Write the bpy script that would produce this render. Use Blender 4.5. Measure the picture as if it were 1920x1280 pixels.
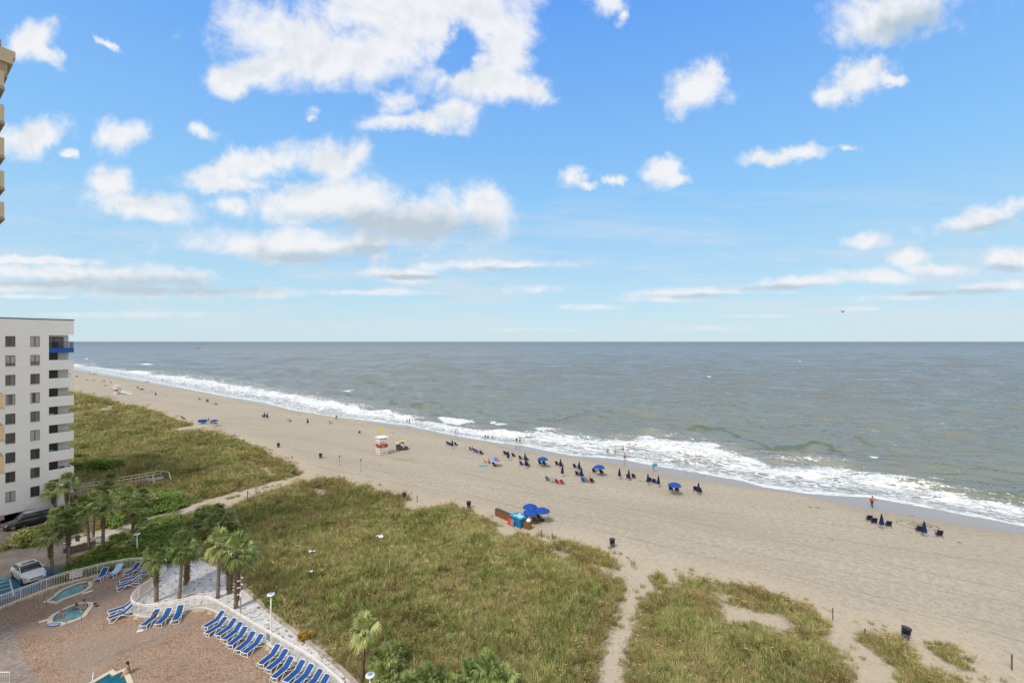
import bpy, bmesh, math, random
import numpy as np
from mathutils import Vector, Matrix, Euler, noise as mnoise, geometry as mgeo
R = math.radians
rng = random.Random(7)
nr = np.random.default_rng(7)
for o in list(bpy.data.objects): bpy.data.objects.remove(o)
SC = bpy.context.scene
COL = SC.collection
# ------------------------------------------------------------------ camera
H = 26.0            # eye height above the beach
F = 853.33          # focal length in pixels of the 1920 px wide photograph (16 mm on 36 mm)
cd = bpy.data.cameras.new('camera'); cam = bpy.data.objects.new('camera', cd); COL.objects.link(cam)
cam.location = (0, 0, H); cam.rotation_euler = (R(90), 0, 0)
cd.lens = 16; cd.sensor_width = 36; cd.clip_start = 0.5; cd.clip_end = 200000
SC.camera = cam
SC.view_settings.view_transform = 'Standard'; SC.view_settings.look = 'None'
SC.view_settings.gamma = 1; SC.view_settings.exposure = 0.18
# ------------------------------------------------------------------ sun and sky
SUN_EL, SUN_AZ = 52, 215      # azimuth measured clockwise from +Y: behind the viewer, to the left
sd = bpy.data.lights.new('sun', 'SUN'); sun = bpy.data.objects.new('sun', sd); COL.objects.link(sun)
sd.energy = 2.6; sd.angle = R(14); sd.color = (1.0, 0.95, 0.87)
sdir = Vector((math.sin(R(SUN_AZ))*math.cos(R(SUN_EL)), math.cos(R(SUN_AZ))*math.cos(R(SUN_EL)), math.sin(R(SUN_EL))))
sun.rotation_euler = sdir.to_track_quat('Z', 'Y').to_euler(); sun.location = (-40, -60, 90)

class NT:
    """small helper for building node trees"""
    def __init__(s, tree): s.t = tree; s.n = tree.nodes; s.l = tree.links
    def new(s, kind, **kw):
        nd = s.n.new(kind)
        for k, v in kw.items(): setattr(nd, k, v)
        return nd
    def put(s, sock, v):
        if v is None: return
        if hasattr(v, 'links') or hasattr(v, 'is_linked'): s.l.new(v, sock)
        else: sock.default_value = v
    def math(s, op, a=None, b=None, c=None, clamp=False):
        nd = s.new('ShaderNodeMath', operation=op, use_clamp=clamp)
        s.put(nd.inputs[0], a); s.put(nd.inputs[1], b); s.put(nd.inputs[2], c)
        return nd.outputs[0]
    def vmath(s, op, a=None, b=None, scale=None):
        nd = s.new('ShaderNodeVectorMath', operation=op)
        s.put(nd.inputs[0], a); s.put(nd.inputs[1], b)
        if scale is not None: s.put(nd.inputs['Scale'], scale)
        return nd.outputs['Value'] if op in ('LENGTH', 'DOT_PRODUCT', 'DISTANCE') else nd.outputs[0]
    def mapping(s, v, loc=(0,0,0), rot=(0,0,0), scale=(1,1,1), kind='POINT'):
        nd = s.new('ShaderNodeMapping', vector_type=kind); s.put(nd.inputs[0], v)
        nd.inputs['Location'].default_value = loc; nd.inputs['Rotation'].default_value = rot; nd.inputs['Scale'].default_value = scale
        return nd.outputs[0]
    def noise(s, v, scale=5, detail=3, rough=0.5, dist=0, dim='3D', lac=2.0):
        nd = s.new('ShaderNodeTexNoise', noise_dimensions=dim); s.put(nd.inputs['Vector'], v)
        nd.inputs['Scale'].default_value = scale; nd.inputs['Detail'].default_value = detail
        nd.inputs['Roughness'].default_value = rough; nd.inputs['Distortion'].default_value = dist
        nd.inputs['Lacunarity'].default_value = lac
        return nd.outputs[0]
    def mix(s, f, a, b, blend='MIX'):
        nd = s.new('ShaderNodeMix', data_type='RGBA', blend_type=blend)
        s.put(nd.inputs[0], f)
        for i, v in ((6, a), (7, b)):
            if isinstance(v, tuple) and len(v) == 3: v = (*v, 1)
            s.put(nd.inputs[i], v)
        return nd.outputs[2]
    def ramp(s, f, stops, interp='LINEAR'):
        nd = s.new('ShaderNodeValToRGB'); nd.color_ramp.interpolation = interp
        e = nd.color_ramp.elements
        while len(e) < len(stops): e.new(0.5)
        for i, (p, c) in enumerate(stops):
            e[i].position = p; e[i].color = (*c, 1) if len(c) == 3 else c
        s.put(nd.inputs[0], f)
        return nd.outputs[0]
    def smooth(s, v, a, b, o0=0.0, o1=1.0):
        nd = s.new('ShaderNodeMapRange', interpolation_type='SMOOTHSTEP'); s.put(nd.inputs[0], v)
        for i, x in enumerate((a, b, o0, o1)): s.put(nd.inputs[i+1], x)
        return nd.outputs[0]
    def xyz(s, v):
        nd = s.new('ShaderNodeSeparateXYZ'); s.put(nd.inputs[0], v); return nd.outputs
    def comb(s, x, y, z):
        nd = s.new('ShaderNodeCombineXYZ'); s.put(nd.inputs[0], x); s.put(nd.inputs[1], y); s.put(nd.inputs[2], z); return nd.outputs[0]

w = bpy.data.worlds.new('World'); SC.world = w; w.use_nodes = True
W = NT(w.node_tree); W.n.clear()
sky = W.new('ShaderNodeTexSky', sky_type='NISHITA'); sky.sun_disc = False
sky.sun_elevation = R(SUN_EL); sky.sun_rotation = R(SUN_AZ); sky.air_density = 1.0; sky.dust_density = 0.6; sky.ozone_density = 1.6
geo = W.new('ShaderNodeTexCoord').outputs['Generated']
dx, dy, dz = W.xyz(geo)[:3]
up = W.math('MAXIMUM', dz, 0.0)
# the sky as the photograph exposes it: the blue lifted and the air paler low down
skyc = W.mix(1.0, sky.outputs[0], (1.02, 1.06, 1.12), 'MULTIPLY')
SKYGAIN = W.math('MULTIPLY', 1.0, 1.0)
low = W.ramp(up, [(0.0, (0.63*9.6, 0.79*9.6, 0.86*9.6)), (0.10, (0.50*9.6, 0.75*9.6, 0.91*9.6)), (0.3, (0.29*9.6, 0.61*9.6, 0.99*9.6)), (0.6, (0.135*9.6, 0.385*9.6, 0.97*9.6)), (1.0, (0.08*9.6, 0.3*9.6, 0.85*9.6))])
skyc = W.mix(0.88, skyc, low)
# clouds: a layer fixed in the sky by direction, thickest where the photograph has its clouds
yy = W.math('MAXIMUM', dy, 0.08)
pa = W.math('DIVIDE', dx, yy); pb = W.math('DIVIDE', dz, yy)
p = W.comb(pa, pb, 0.0)
CL = [  # centre x, centre y, radius x, radius y, tilt (photograph pixels)
 (545,70,130,62,0),(660,105,170,62,0),(770,40,150,80,0),(860,150,110,40,-5),(960,70,50,85,8),(990,165,42,28,25),(432,155,38,30,20),(475,125,70,36,-15),(520,110,70,50,0),(700,15,170,50,0),
 (770,222,110,22,3),(850,208,48,28,0),(740,190,50,24,0),(900,20,80,50,0),(930,150,85,34,10),
 (60,75,50,26,-20),(88,100,42,18,20),(205,85,28,8,30),(62,252,58,34,-15),(230,256,46,32,0),(385,250,30,18,15),(128,288,17,10,0),(592,208,24,15,0),(590,218,18,8,0),
 (240,380,105,26,8),(205,345,45,28,0),(300,400,40,14,0),(500,305,110,34,-8),(610,296,75,36,0),(395,332,60,22,0),(640,310,36,28,0),(440,345,80,14,0),
 (590,380,135,40,5),(690,388,150,52,4),(810,400,135,50,6),(895,392,60,38,0),(760,420,140,34,4),(445,385,34,16,0),(800,432,120,22,-3),
 (490,466,150,28,4),(600,462,150,34,0),(680,455,80,20,-5),(560,485,140,12,0),
 (760,516,80,13,3),(870,500,90,12,-2),(980,496,100,12,0),(1005,541,50,11,-3),
 (60,488,120,8,2),(150,515,190,16,3),(310,520,110,22,0),(80,535,160,12,0),(420,548,180,10,0),(260,545,180,14,2),(700,548,100,6,0),(60,556,90,5,0),
 (1145,5,32,22,0),(1160,30,16,20,10),(1310,170,52,38,-25),(1340,140,24,26,0),(1700,20,130,46,-8),(1640,55,70,34,-8),(1605,150,68,34,-28),(1565,178,42,20,0),(1640,125,28,22,0),(1670,150,24,12,0),
 (1440,294,46,14,0),(1510,286,60,15,-8),(1590,275,26,9,0),(1070,335,30,24,0),(1100,345,24,9,0),(1148,338,22,12,0),(1240,325,36,24,0),(1265,335,30,12,0),
 (1830,412,95,22,-12),(1900,395,30,22,-30),(1860,400,60,20,0),(1625,452,48,16,-3),(1708,485,34,17,0),(1890,490,52,22,0),(1760,506,70,11,3),(1630,516,90,14,3),(1500,530,110,13,-7),(1350,547,130,12,-5),
 (1240,556,80,11,0),(1115,576,60,6,0),(1720,552,110,9,-4),(1850,540,110,11,-5),(1420,592,90,5,0),(1330,615,70,5,0),(1620,578,50,4,0),(1010,618,80,3,0),(200,590,150,6,0)]
def px2(x, y): return ((x-960)/F, (640-y)/F)
pn = W.comb(pa, W.math('POWER', W.math('MAXIMUM', pb, 0.001), 0.85), 0.0)
nA = W.noise(pn, scale=7.0, detail=9, rough=0.58, dist=0.25, dim='2D')
nB = W.noise(W.vmath('ADD', pn, (0.012, -0.02, 0.0)), scale=7.0, detail=6, rough=0.58, dist=0.25, dim='2D')
wv = W.new('ShaderNodeTexNoise', noise_dimensions='2D'); W.put(wv.inputs['Vector'], p)
wv.inputs['Scale'].default_value = 16; wv.inputs['Detail'].default_value = 5; wv.inputs['Roughness'].default_value = 0.6
warp = W.vmath('MULTIPLY', W.vmath('SUBTRACT', wv.outputs['Color'], (0.5, 0.5, 0.5)), (0.065, 0.045, 0))
wk = W.smooth(pb, 0.03, 0.45, 0.12, 1.0)
pw = W.vmath('ADD', p, W.vmath('MULTIPLY', warp, W.comb(1.0, wk, 0.0)))
def field(src, blobs, k=0.18):
    """distance to the nearest cloud heart, 1 at its rim; each heart is a spherical falloff stretched to the cloud"""
    acc = None
    for (x, y, rx, ry, t) in blobs:
        ca, cb = px2(x, y)
        g = W.new('ShaderNodeTexGradient', gradient_type='SPHERICAL'); W.put(g.inputs[0], src)
        tm = g.texture_mapping; tm.vector_type = 'TEXTURE'; tm.translation = (ca, cb, 0); tm.rotation = (0, 0, R(-t)); tm.scale = (rx*2.36/F, ry*2.36/F, 1)
        v = g.outputs[1]
        acc = v if acc is None else W.math('SMOOTH_MAX', acc, v, k/2)
    return W.math('MULTIPLY', W.math('SUBTRACT', 1.0, acc), 2.0)
FL = field(pw, CL)
nF = W.noise(pn, scale=30.0, detail=5, rough=0.6, dist=0.3, dim='2D')
dens = W.math('ADD', W.math('MULTIPLY', W.math('SUBTRACT', 1.0, FL), 1.25), W.math('ADD', W.math('MULTIPLY', W.math('SUBTRACT', nA, 0.49), 2.3), W.math('MULTIPLY', W.math('SUBTRACT', nF, 0.5), 0.6)))
soft = W.smooth(pb, 0.02, 0.35, 1.15, 0.95)
hole = W.smooth(field(pw, [(864,92,16,34,12),(640,205,60,16,0)], 0.2), 0.0, 2.0, 1.1, 0.0)
dens = W.math('SUBTRACT', dens, hole)
alpha = W.smooth(dens, -0.22, soft)
alpha = W.math('MULTIPLY', alpha, W.smooth(pb, 0.0, 0.16, 0.30, 0.97))
alpha = W.math('MULTIPLY', alpha, W.smooth(dy, 0.08, 0.14))
# elsewhere in the sky (behind and overhead) unseen broken cloud, made bright and warm to lift the ambient light
dome = W.vmath('DIVIDE', geo, W.comb(W.math('ADD', up, 0.12), W.math('ADD', up, 0.12), 1.0))
nC = W.noise(dome, scale=1.6, detail=5, rough=0.55)
back = W.math('MULTIPLY', W.smooth(nC, 0.34, 0.52), W.math('MAXIMUM', W.smooth(dy, 0.16, 0.05), W.smooth(dz, 0.66, 0.8)))
SH = [(800,432,175,34,2),(690,420,110,20,4),(590,486,170,15,0),(690,468,80,14,-4),(300,538,240,20,0),(120,530,160,10,0),(960,506,110,6,0),(790,520,90,6,0),(1500,540,140,7,0),(1340,556,120,6,0),(1790,548,160,8,0),(1850,425,80,10,-12),(1890,504,60,9,0),(1700,50,90,30,-20)]
shd = W.smooth(field(pw, SH, 0.3), 0.0, 1.35, 1.0, 0.0)
relief = W.math('MULTIPLY', W.math('SUBTRACT', nB, nA), 1.8)
edge = W.smooth(dens, 0.3, 1.9, 0.0, 0.24)
lit = W.math('ADD', W.math('ADD', relief, W.math('MULTIPLY', shd, 1.2)), edge, clamp=True)
cwhite = (0.93*9.2, 0.94*9.2, 0.965*9.2)
cgrey = (0.54*9.2, 0.63*9.2, 0.71*9.2)
ccol = W.mix(lit, cwhite, cgrey)
veil = W.noise(W.mapping(p, scale=(1.0, 9.0, 1.0)), scale=2.6, detail=7, rough=0.62, dist=0.3, dim='2D')
veil = W.math('MULTIPLY', W.smooth(veil, 0.42, 0.72, 0.0, 0.55), W.math('MULTIPLY', W.smooth(pb, 0.0, 0.05), W.smooth(pb, 0.42, 0.12)))
col = W.mix(alpha, W.mix(veil, skyc, (0.72*9.2, 0.79*9.2, 0.86*9.2)), ccol)
col = W.mix(back, col, (1.25*9, 1.16*9, 1.02*9))  # out-of-view cloud set brighter and warmer than the visible ones, as added fill light
bg = W.new('ShaderNodeBackground'); W.put(bg.inputs[0], col); bg.inputs[1].default_value = 0.093
W.l.new(bg.outputs[0], W.new('ShaderNodeOutputWorld').inputs[0])
w.cycles.sampling_method = 'MANUAL'; w.cycles.sample_map_resolution = 512

# ------------------------------------------------------------------ helpers
def G(px, py, z=0.0):
    """the place at height z that the photograph shows at (px, py)"""
    Y = (H - z)*F/(py - 640.0)
    return Vector(((px-960.0)/F*Y, Y, z))
ES = Vector((0.4903, 0.8716, 0))       # towards the sea
EC = Vector((0.8716, -0.4903, 0))      # along the coast, to the right

MATS = {}
def material(name, color, rough=0.6, var=0.12, scale=8.0, spec=0.3, metal=0.0, bump=0.0, c2=None, coat=0.0, alpha=None, trans=0.0, emis=None):
    if name in MATS: return MATS[name]
    m = bpy.data.materials.new(name); m.use_nodes = True; T = NT(m.node_tree)
    b = T.n['Principled BSDF']
    tc = T.new('ShaderNodeTexCoord').outputs['Object']
    nz = T.noise(tc, scale, 4, 0.6)
    a = tuple(max(0, c*(1-var)) for c in color); bb = tuple(min(1, c*(1+var)) for c in color) if c2 is None else c2
    T.put(b.inputs['Base Color'], T.ramp(nz, [(0.3, a), (0.7, bb)]))
    b.inputs['Roughness'].default_value = rough; b.inputs['Specular IOR Level'].default_value = spec; b.inputs['Metallic'].default_value = metal
    if coat: b.inputs['Coat Weight'].default_value = coat
    if trans: b.inputs['Transmission Weight'].default_value = trans
    if bump:
        bp = T.new('ShaderNodeBump'); bp.inputs['Strength'].default_value = bump; bp.inputs['Distance'].default_value = 0.02
        T.put(bp.inputs['Height'], T.noise(tc, scale*3, 3)); T.l.new(bp.outputs[0], b.inputs['Normal'])
    MATS[name] = m
    return m

class MB:
    """collects shapes and links them as ONE mesh object"""
    def __init__(s): s.v = []; s.f = []; s.mi = []; s.m = 0; s.sm = []; s.s = False
    def add(s, vs, fs):
        o = len(s.v); s.v += [tuple(v) for v in vs]
        for f in fs: s.f.append(tuple(i+o for i in f)); s.mi.append(s.m); s.sm.append(s.s)
        return s
    def box(s, c, sz, rz=0.0, M=None):
        x, y, z = sz[0]/2, sz[1]/2, sz[2]/2
        vs = [Vector(q) for q in ((-x,-y,-z),(x,-y,-z),(x,y,-z),(-x,y,-z),(-x,-y,z),(x,-y,z),(x,y,z),(-x,y,z))]
        T = Matrix.Translation(c) @ (M if M is not None else Matrix.Rotation(rz, 4, 'Z'))
        return s.add([T @ q for q in vs], [(0,3,2,1),(4,5,6,7),(0,1,5,4),(1,2,6,5),(2,3,7,6),(3,0,4,7)])
    def beam(s, a, b, wd, ht):
        a = Vector(a); b = Vector(b); d = b-a; L = d.length
        if L < 1e-5: return s
        q = d.to_track_quat('X', 'Z').to_matrix().to_4x4()
        return s.box((a+b)/2, (L, wd, ht), M=q)
    def tube(s, pts, r, n=6, cap=True, closed=False):
        pts = [Vector(q) for q in pts]; rs = r if isinstance(r, (list, tuple)) else [r]*len(pts)
        vs = []; N = len(pts); ref = None
        for i, q in enumerate(pts):
            if closed: d = pts[(i+1) % N]-pts[i-1]
            else: d = pts[min(i+1, N-1)]-pts[max(i-1, 0)]
            if d.length < 1e-9: d = Vector((0,0,1))
            d.normalize()
            if ref is None: ref = Vector((0,0,1)) if abs(d.z) < 0.9 else Vector((1,0,0))
            u = d.cross(ref); 
            if u.length < 1e-4: u = d.cross(Vector((0,1,0)))
            u.normalize(); v = d.cross(u).normalized(); ref = u.cross(d).normalized()
            for k in range(n):
                a = 2*math.pi*k/n; vs.append(q + (u*math.cos(a)+v*math.sin(a))*rs[i])
        fs = []
        for i in range(N if closed else N-1):
            j = (i+1) % N
            for k in range(n): fs.append((i*n+k, i*n+(k+1) % n, j*n+(k+1) % n, j*n+k))
        if cap and not closed: fs += [tuple(range(n))[::-1], tuple((N-1)*n+k for k in range(n))]
        return s.add(vs, fs)
    def lathe(s, prof, n=16, c=(0,0,0), M=None):
        vs = []; T = Matrix.Translation(c) @ (M if M is not None else Matrix.Identity(4))
        for r, z in prof:
            for k in range(n):
                a = 2*math.pi*k/n; vs.append(T @ Vector((r*math.cos(a), r*math.sin(a), z)))
        fs = []
        for i in range(len(prof)-1):
            for k in range(n): fs.append((i*n+k, i*n+(k+1) % n, (i+1)*n+(k+1) % n, (i+1)*n+k))
        if prof[0][0] > 0: fs.append(tuple(range(n))[::-1])
        if prof[-1][0] > 0: fs.append(tuple((len(prof)-1)*n+k for k in range(n)))
        return s.add(vs, fs)
    def prism(s, poly, z0, z1):
        n = len(poly); vs = [(q[0], q[1], z0) for q in poly]+[(q[0], q[1], z1) for q in poly]
        tr = mgeo.tessellate_polygon([[Vector((q[0], q[1], 0)) for q in poly]])
        fs = []
        for t in tr:
            a, b, c = (Vector(vs[i]) for i in t)
            if (b-a).cross(c-a).z < 0: t = (t[0], t[2], t[1])
            fs += [(t[0]+n, t[1]+n, t[2]+n), (t[2], t[1], t[0])]
        ar = sum(poly[i][0]*poly[(i+1) % n][1]-poly[(i+1) % n][0]*poly[i][1] for i in range(n))
        for i in range(n):
            j = (i+1) % n
            fs.append((i, j, j+n, i+n) if ar > 0 else (j, i, i+n, j+n))
        return s.add(vs, fs)
    def sheet(s, loops, z):
        """flat sheet at height z; the first loop is the outline, further loops are holes"""
        flat = [Vector((q[0], q[1], 0)) for l in loops for q in l]
        tr = mgeo.tessellate_polygon([[Vector((q[0], q[1], 0)) for q in l] for l in loops])
        fs = []
        for t in tr:
            if (flat[t[1]]-flat[t[0]]).cross(flat[t[2]]-flat[t[0]]).z < 0: t = (t[0], t[2], t[1])
            fs.append(tuple(t))
        return s.add([(q.x, q.y, z) for q in flat], fs)
    def ell(s, c, r, n=10, m=7, M=None):
        prof = [(max(1e-4, math.sin(math.pi*i/m)), -math.cos(math.pi*i/m)) for i in range(m+1)]
        T = Matrix.Translation(c) @ (M if M is not None else Matrix.Identity(4)) @ Matrix.Diagonal((*r, 1))
        vs = [T @ Vector((a*math.cos(2*math.pi*k/n), a*math.sin(2*math.pi*k/n), z)) for a, z in prof for k in range(n)]
        fs = [(i*n+k, i*n+(k+1) % n, (i+1)*n+(k+1) % n, (i+1)*n+k) for i in range(m) for k in range(n)]
        return s.add(vs, fs)
    def mesh(s, name, mats):
        me = bpy.data.meshes.new(name); me.from_pydata(s.v, [], s.f)
        if not isinstance(mats, (list, tuple)): mats = [mats]
        for m in mats: me.materials.append(m)
        me.polygons.foreach_set('material_index', s.mi)
        me.polygons.foreach_set('use_smooth', s.sm)
        me.update(); return me
    def build(s, name, mats, parent=None):
        return link(name, s.mesh(name, mats), parent)
def link(name, me, parent=None):
    o = bpy.data.objects.new(name, me); COL.objects.link(o)
    if parent is not None: o.parent = parent
    return o
def tag(o, label=None, cat=None, group=None, kind=None):
    if label: o['label'] = label
    if cat: o['category'] = cat
    if group: o['group'] = group
    if kind: o['kind'] = kind
    return o
def empty(name, loc=(0,0,0), rz=0.0, label=None, cat=None, group=None):
    o = bpy.data.objects.new(name, None); COL.objects.link(o); o.location = loc; o.rotation_euler = (0, 0, rz)
    o.empty_display_size = 0.2
    return tag(o, label, cat, group)
KIDS = {}
def kids(o): return [c for c in bpy.data.objects if c.parent == o] if o.name not in KIDS else KIDS[o.name]
def copy_tree(o, loc=None, rz=None, label=None, group=None, scale=None, parent=None):
    c = o.copy(); COL.objects.link(c)
    if parent is not None: c.parent = parent
    if loc is not None: c.location = loc
    if rz is not None: c.rotation_euler = (0, 0, rz)
    if scale is not None: c.scale = (scale,)*3
    if label: c['label'] = label
    if group: c['group'] = group
    for k in [q for q in bpy.data.objects if q.parent == o]: copy_tree(k, parent=c)
    return c
class Kind:
    """the first placement moves the prototype itself, later ones copy it with its parts"""
    def __init__(s, proto): s.p = proto; s.used = False
    def put(s, loc, rz=0.0, label=None, group=None, scale=None):
        if not s.used:
            s.used = True; o = s.p; o.location = loc; o.rotation_euler = (0, 0, rz)
            if scale is not None: o.scale = (scale,)*3
            if label: o['label'] = label
            if group: o['group'] = group
            return o
        return copy_tree(s.p, loc, rz, label, group, scale)
def catmull(pts, sub=6):
    P = [Vector(q) for q in pts]; P = [P[0]*2-P[1]]+P+[P[-1]*2-P[-2]]; out = []
    for i in range(1, len(P)-2):
        for k in range(sub):
            t = k/sub; a, b, c, d = P[i-1:i+3]
            out.append(0.5*((2*b)+(c-a)*t+(2*a-5*b+4*c-d)*t*t+(3*b-a-3*c+d)*t**3))
    out.append(P[-2]); return out
def resample(pts, step):
    out = [pts[0].copy()]; acc = 0
    for a, b in zip(pts, pts[1:]):
        L = (b-a).length; t = step-acc
        while t <= L: out.append(a.lerp(b, t/L)); t += step
        acc = (acc+L) % step
    return out
def inpoly(X, Y, poly):
    """numpy point in polygon"""
    c = np.zeros(X.shape, bool); n = len(poly)
    for i in range(n):
        x0, y0 = poly[i][0], poly[i][1]; x1, y1 = poly[(i+1) % n][0], poly[(i+1) % n][1]
        if y0 == y1: continue
        k = ((y0 > Y) != (y1 > Y)) & (X < (x1-x0)*(Y-y0)/(y1-y0)+x0)
        c ^= k
    return c
def GP(pts, z=0.0): return [G(x, y, z) for x, y in pts]
def polydist(X, Y, poly, closed=True):
    d = np.full(X.shape, 1e9); n = len(poly)
    for i in range(n if closed else n-1):
        ax, ay = poly[i][0], poly[i][1]; bx, by = poly[(i+1) % n][0], poly[(i+1) % n][1]
        vx, vy = bx-ax, by-ay; L = vx*vx+vy*vy+1e-9
        t = np.clip(((X-ax)*vx+(Y-ay)*vy)/L, 0, 1)
        d = np.minimum(d, np.hypot(X-ax-t*vx, Y-ay-t*vy))
    return d
def sdist(X, Y, poly): return np.where(inpoly(X, Y, poly), 1, -1)*polydist(X, Y, poly)
def fbm(X, Y, s, oct=4, seed=0):
    """cheap value noise in numpy, -1..1"""
    out = np.zeros(X.shape); amp = 1; tot = 0
    for k in range(oct):
        x = X*s+seed*17.3+k*5.1; y = Y*s-seed*9.7+k*3.7
        xi = np.floor(x); yi = np.floor(y); fx = x-xi; fy = y-yi; fx = fx*fx*(3-2*fx); fy = fy*fy*(3-2*fy)
        def h(a, b):
            q = np.sin(a*127.1+b*311.7+seed*1.7)*43758.5453; return (q-np.floor(q))*2-1
        out += amp*((h(xi, yi)*(1-fx)+h(xi+1, yi)*fx)*(1-fy)+(h(xi, yi+1)*(1-fx)+h(xi+1, yi+1)*fx)*fy)
        tot += amp; amp *= 0.5; s *= 2.03
    return out/tot
# ------------------------------------------------------------------ layout of the shore
def UV(P): return (P.x*EC.x+P.y*EC.y, P.x*ES.x+P.y*ES.y)
def curve(pts):
    q = sorted(UV(G(x, y)) for x, y in pts); return np.array([a for a, b in q]), np.array([b for a, b in q])
FRONT = [(140,687),(230,705),(297,717),(363,730),(430,743),(497,753),(547,767),(630,780),(697,788),(760,795),(800,803),(840,812),(887,820),(933,828),(980,833),(1023,842),(1073,852),(1123,855),(1173,860),(1207,867),(1273,878),(1347,891),(1390,898),(1430,910),(1513,922),(1563,926),(1630,929),(1680,938),(1747,950),(1813,963),(1880,975),(1920,983)]
WET = [(140,694),(297,722),(397,738),(497,760),(597,773),(760,803),(800,808),(857,822),(907,827),(973,845),(1040,853),(1107,862),(1173,875),(1273,895),(1347,904),(1413,914),(1480,922),(1547,937),(1613,953),(1680,963),(1780,980),(1880,998),(1920,1002)]
OUTER = [(140,680),(240,691),(300,697),(400,711),(500,727),(600,745),(663,757),(740,772),(807,787),(890,797),(950,806),(1023,802),(1067,810),(1123,820),(1173,820),(1213,813),(1250,824),(1300,828),(1340,832),(1387,845),(1447,860),(1540,862),(1630,878),(1730,897),(1847,923),(1920,932)]
FU, FV = curve(FRONT); WU, WV = curve(WET); OU, OV = curve(OUTER)
def ext(u, U, V):
    r = np.interp(u, U, V)
    r = np.where(u < U[0], V[0]+(u-U[0])*-0.02, r); return np.where(u > U[-1], V[-1]+(u-U[-1])*0.0, r)
# vegetated dunes, paved ground (all from the photograph, as places on the ground)
VEG = [GP(q) for q in (
 [(375,1066),(398,1010),(412,966),(440,945),(500,926),(560,906),(600,897),(640,899),(665,914),(690,908),(712,921),(740,930),(764,932),(775,938),(755,943),(764,955),(775,962),(790,952),(803,957),(830,944),(858,953),(888,962),(893,968),(918,975),(945,988),(938,1000),(955,1008),(972,1000),(1004,1008),(1035,1020),(1060,1012),(1090,1019),(1125,1032),(1150,1045),(1172,1063),(1166,1073),(1140,1075),(1170,1090),(1178,1110),(1168,1150),(1153,1200),(1141,1250),(1136,1290),(1120,1420),(700,1420),(668,1290),(600,1222),(510,1152),(445,1092)],
 [(1192,1117),(1215,1112),(1238,1109),(1221,1094),(1217,1082),(1230,1072),(1243,1082),(1250,1098),(1262,1100),(1270,1085),(1269,1075),(1290,1080),(1326,1088),(1396,1096),(1442,1111),(1508,1132),(1545,1155),(1560,1172),(1565,1190),(1550,1203),(1573,1213),(1590,1235),(1610,1280),(1640,1420),(1140,1420),(1155,1290),(1157,1240),(1167,1195),(1182,1150)],
 [(1598,1192),(1612,1184),(1640,1190),(1673,1186),(1700,1200),(1712,1212),(1719,1229),(1735,1250),(1775,1268),(1800,1275),(1840,1330),(1900,1420),(1700,1420),(1650,1290),(1680,1262),(1655,1238),(1625,1218),(1605,1205)],
 [(1739,1206),(1777,1205),(1800,1220),(1815,1238),(1826,1258),(1810,1266),(1781,1250),(1757,1238),(1745,1222)],
 [(-900,700),(100,733),(140,738),(178,746),(200,752),(235,760),(270,766),(300,776),(330,788),(360,797),(366,802),(345,806),(325,808),(345,813),(372,809),(400,812),(430,820),(455,829),(480,838),(500,848),(512,858),(524,862),(548,872),(566,885),(560,896),(520,908),(480,918),(440,932),(392,944),(350,957),(300,970),(240,985),(190,995),(150,1000),(120,985),(100,960),(140,930),(138,898),(-900,898)],
 [(180,1035),(150,1052),(112,1092),(180,1075),(250,1063),(315,1062),(330,1045),(350,1046),(380,1052),(410,1010),(445,960),(400,950),(368,956),(330,966),(300,973),(260,984),(250,995),(235,1015),(200,1025)])]
HOLE = [GP(q) for q in (
 [(1346,1126),(1373,1138),(1419,1153),(1445,1153),(1468,1158),(1480,1170),(1466,1186),(1440,1180),(1420,1172),(1390,1172),(1361,1162),(1352,1145)],
 [(585,917),(600,919),(614,926),(606,931),(592,928)],[(180,768),(190,765),(222,769),(224,773),(200,774)],[(196,762),(212,760),(222,763),(205,766)],
 [(325,804),(350,800),(366,800),(378,806),(352,811),(322,809)],[(466,866),(476,872),(490,874),(505,884),(513,893),(507,893),(490,880),(470,872)],
 [(760,942),(790,940),(800,948),(782,952),(763,950)],[(930,990),(948,985),(958,992),(940,1000)],[(1040,1036),(1062,1040),(1052,1046)],[(1110,1060),(1140,1068),(1158,1076),(1130,1074)],
 [(1612,1234),(1640,1250),(1660,1266),(1640,1268),(1610,1250)],[(1330,1110),(1352,1116),(1370,1122),(1345,1121)])]
GREEN = [GP(q) for q in ([(195,992),(200,975),(240,975),(240,982),(215,992)],[(252,977),(270,960),(285,948),(290,936),(310,932),(335,938),(352,950),(330,960),(290,969)],[(255,1000),(262,990),(300,976),(330,970),(345,985),(335,1005),(290,1010),(262,1012)],[(180,1035),(235,1015),(255,1015),(340,1010),(335,1045),(315,1062),(250,1063),(112,1092),(150,1052)])]
BACKF = [(-60,1170),(0,1140),(15,1134),(52,1120),(90,1105),(127,1093),(159,1085),(193,1076),(224,1070),(252,1066),(285,1066),(312,1069)]
FRONTF = [(312,1069),(300,1085),(284,1105),(262,1121),(249,1135),(246,1146),(255,1154),(275,1157.5),(304,1154.5),(339,1147),(369,1141),(388,1142),(403,1147),(424,1160),(452,1177.5),(481,1196),(516,1217),(556,1241),(584,1259),(608,1278),(640,1307),(665,1335),(700,1380)]
bf = catmull(GP(BACKF), 5); ff = catmull(GP(FRONTF), 5)
DECK = bf + ff[1:] + GP([(700,1700),(-400,1700),(-400,1250)])
GRAVEL = ff + GP([(760,1380),(705,1330),(668,1284),(640,1256),(600,1222),(555,1187),(510,1152),(475,1118),(445,1092),(410,1064),(375,1047),(340,1046)])
PARK = GP([(-900,960),(100,960),(122,985),(150,1003),(172,1022),(180,1036),(150,1052),(112,1092),(60,1112),(0,1136),(-60,1166),(-900,1250)])
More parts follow.
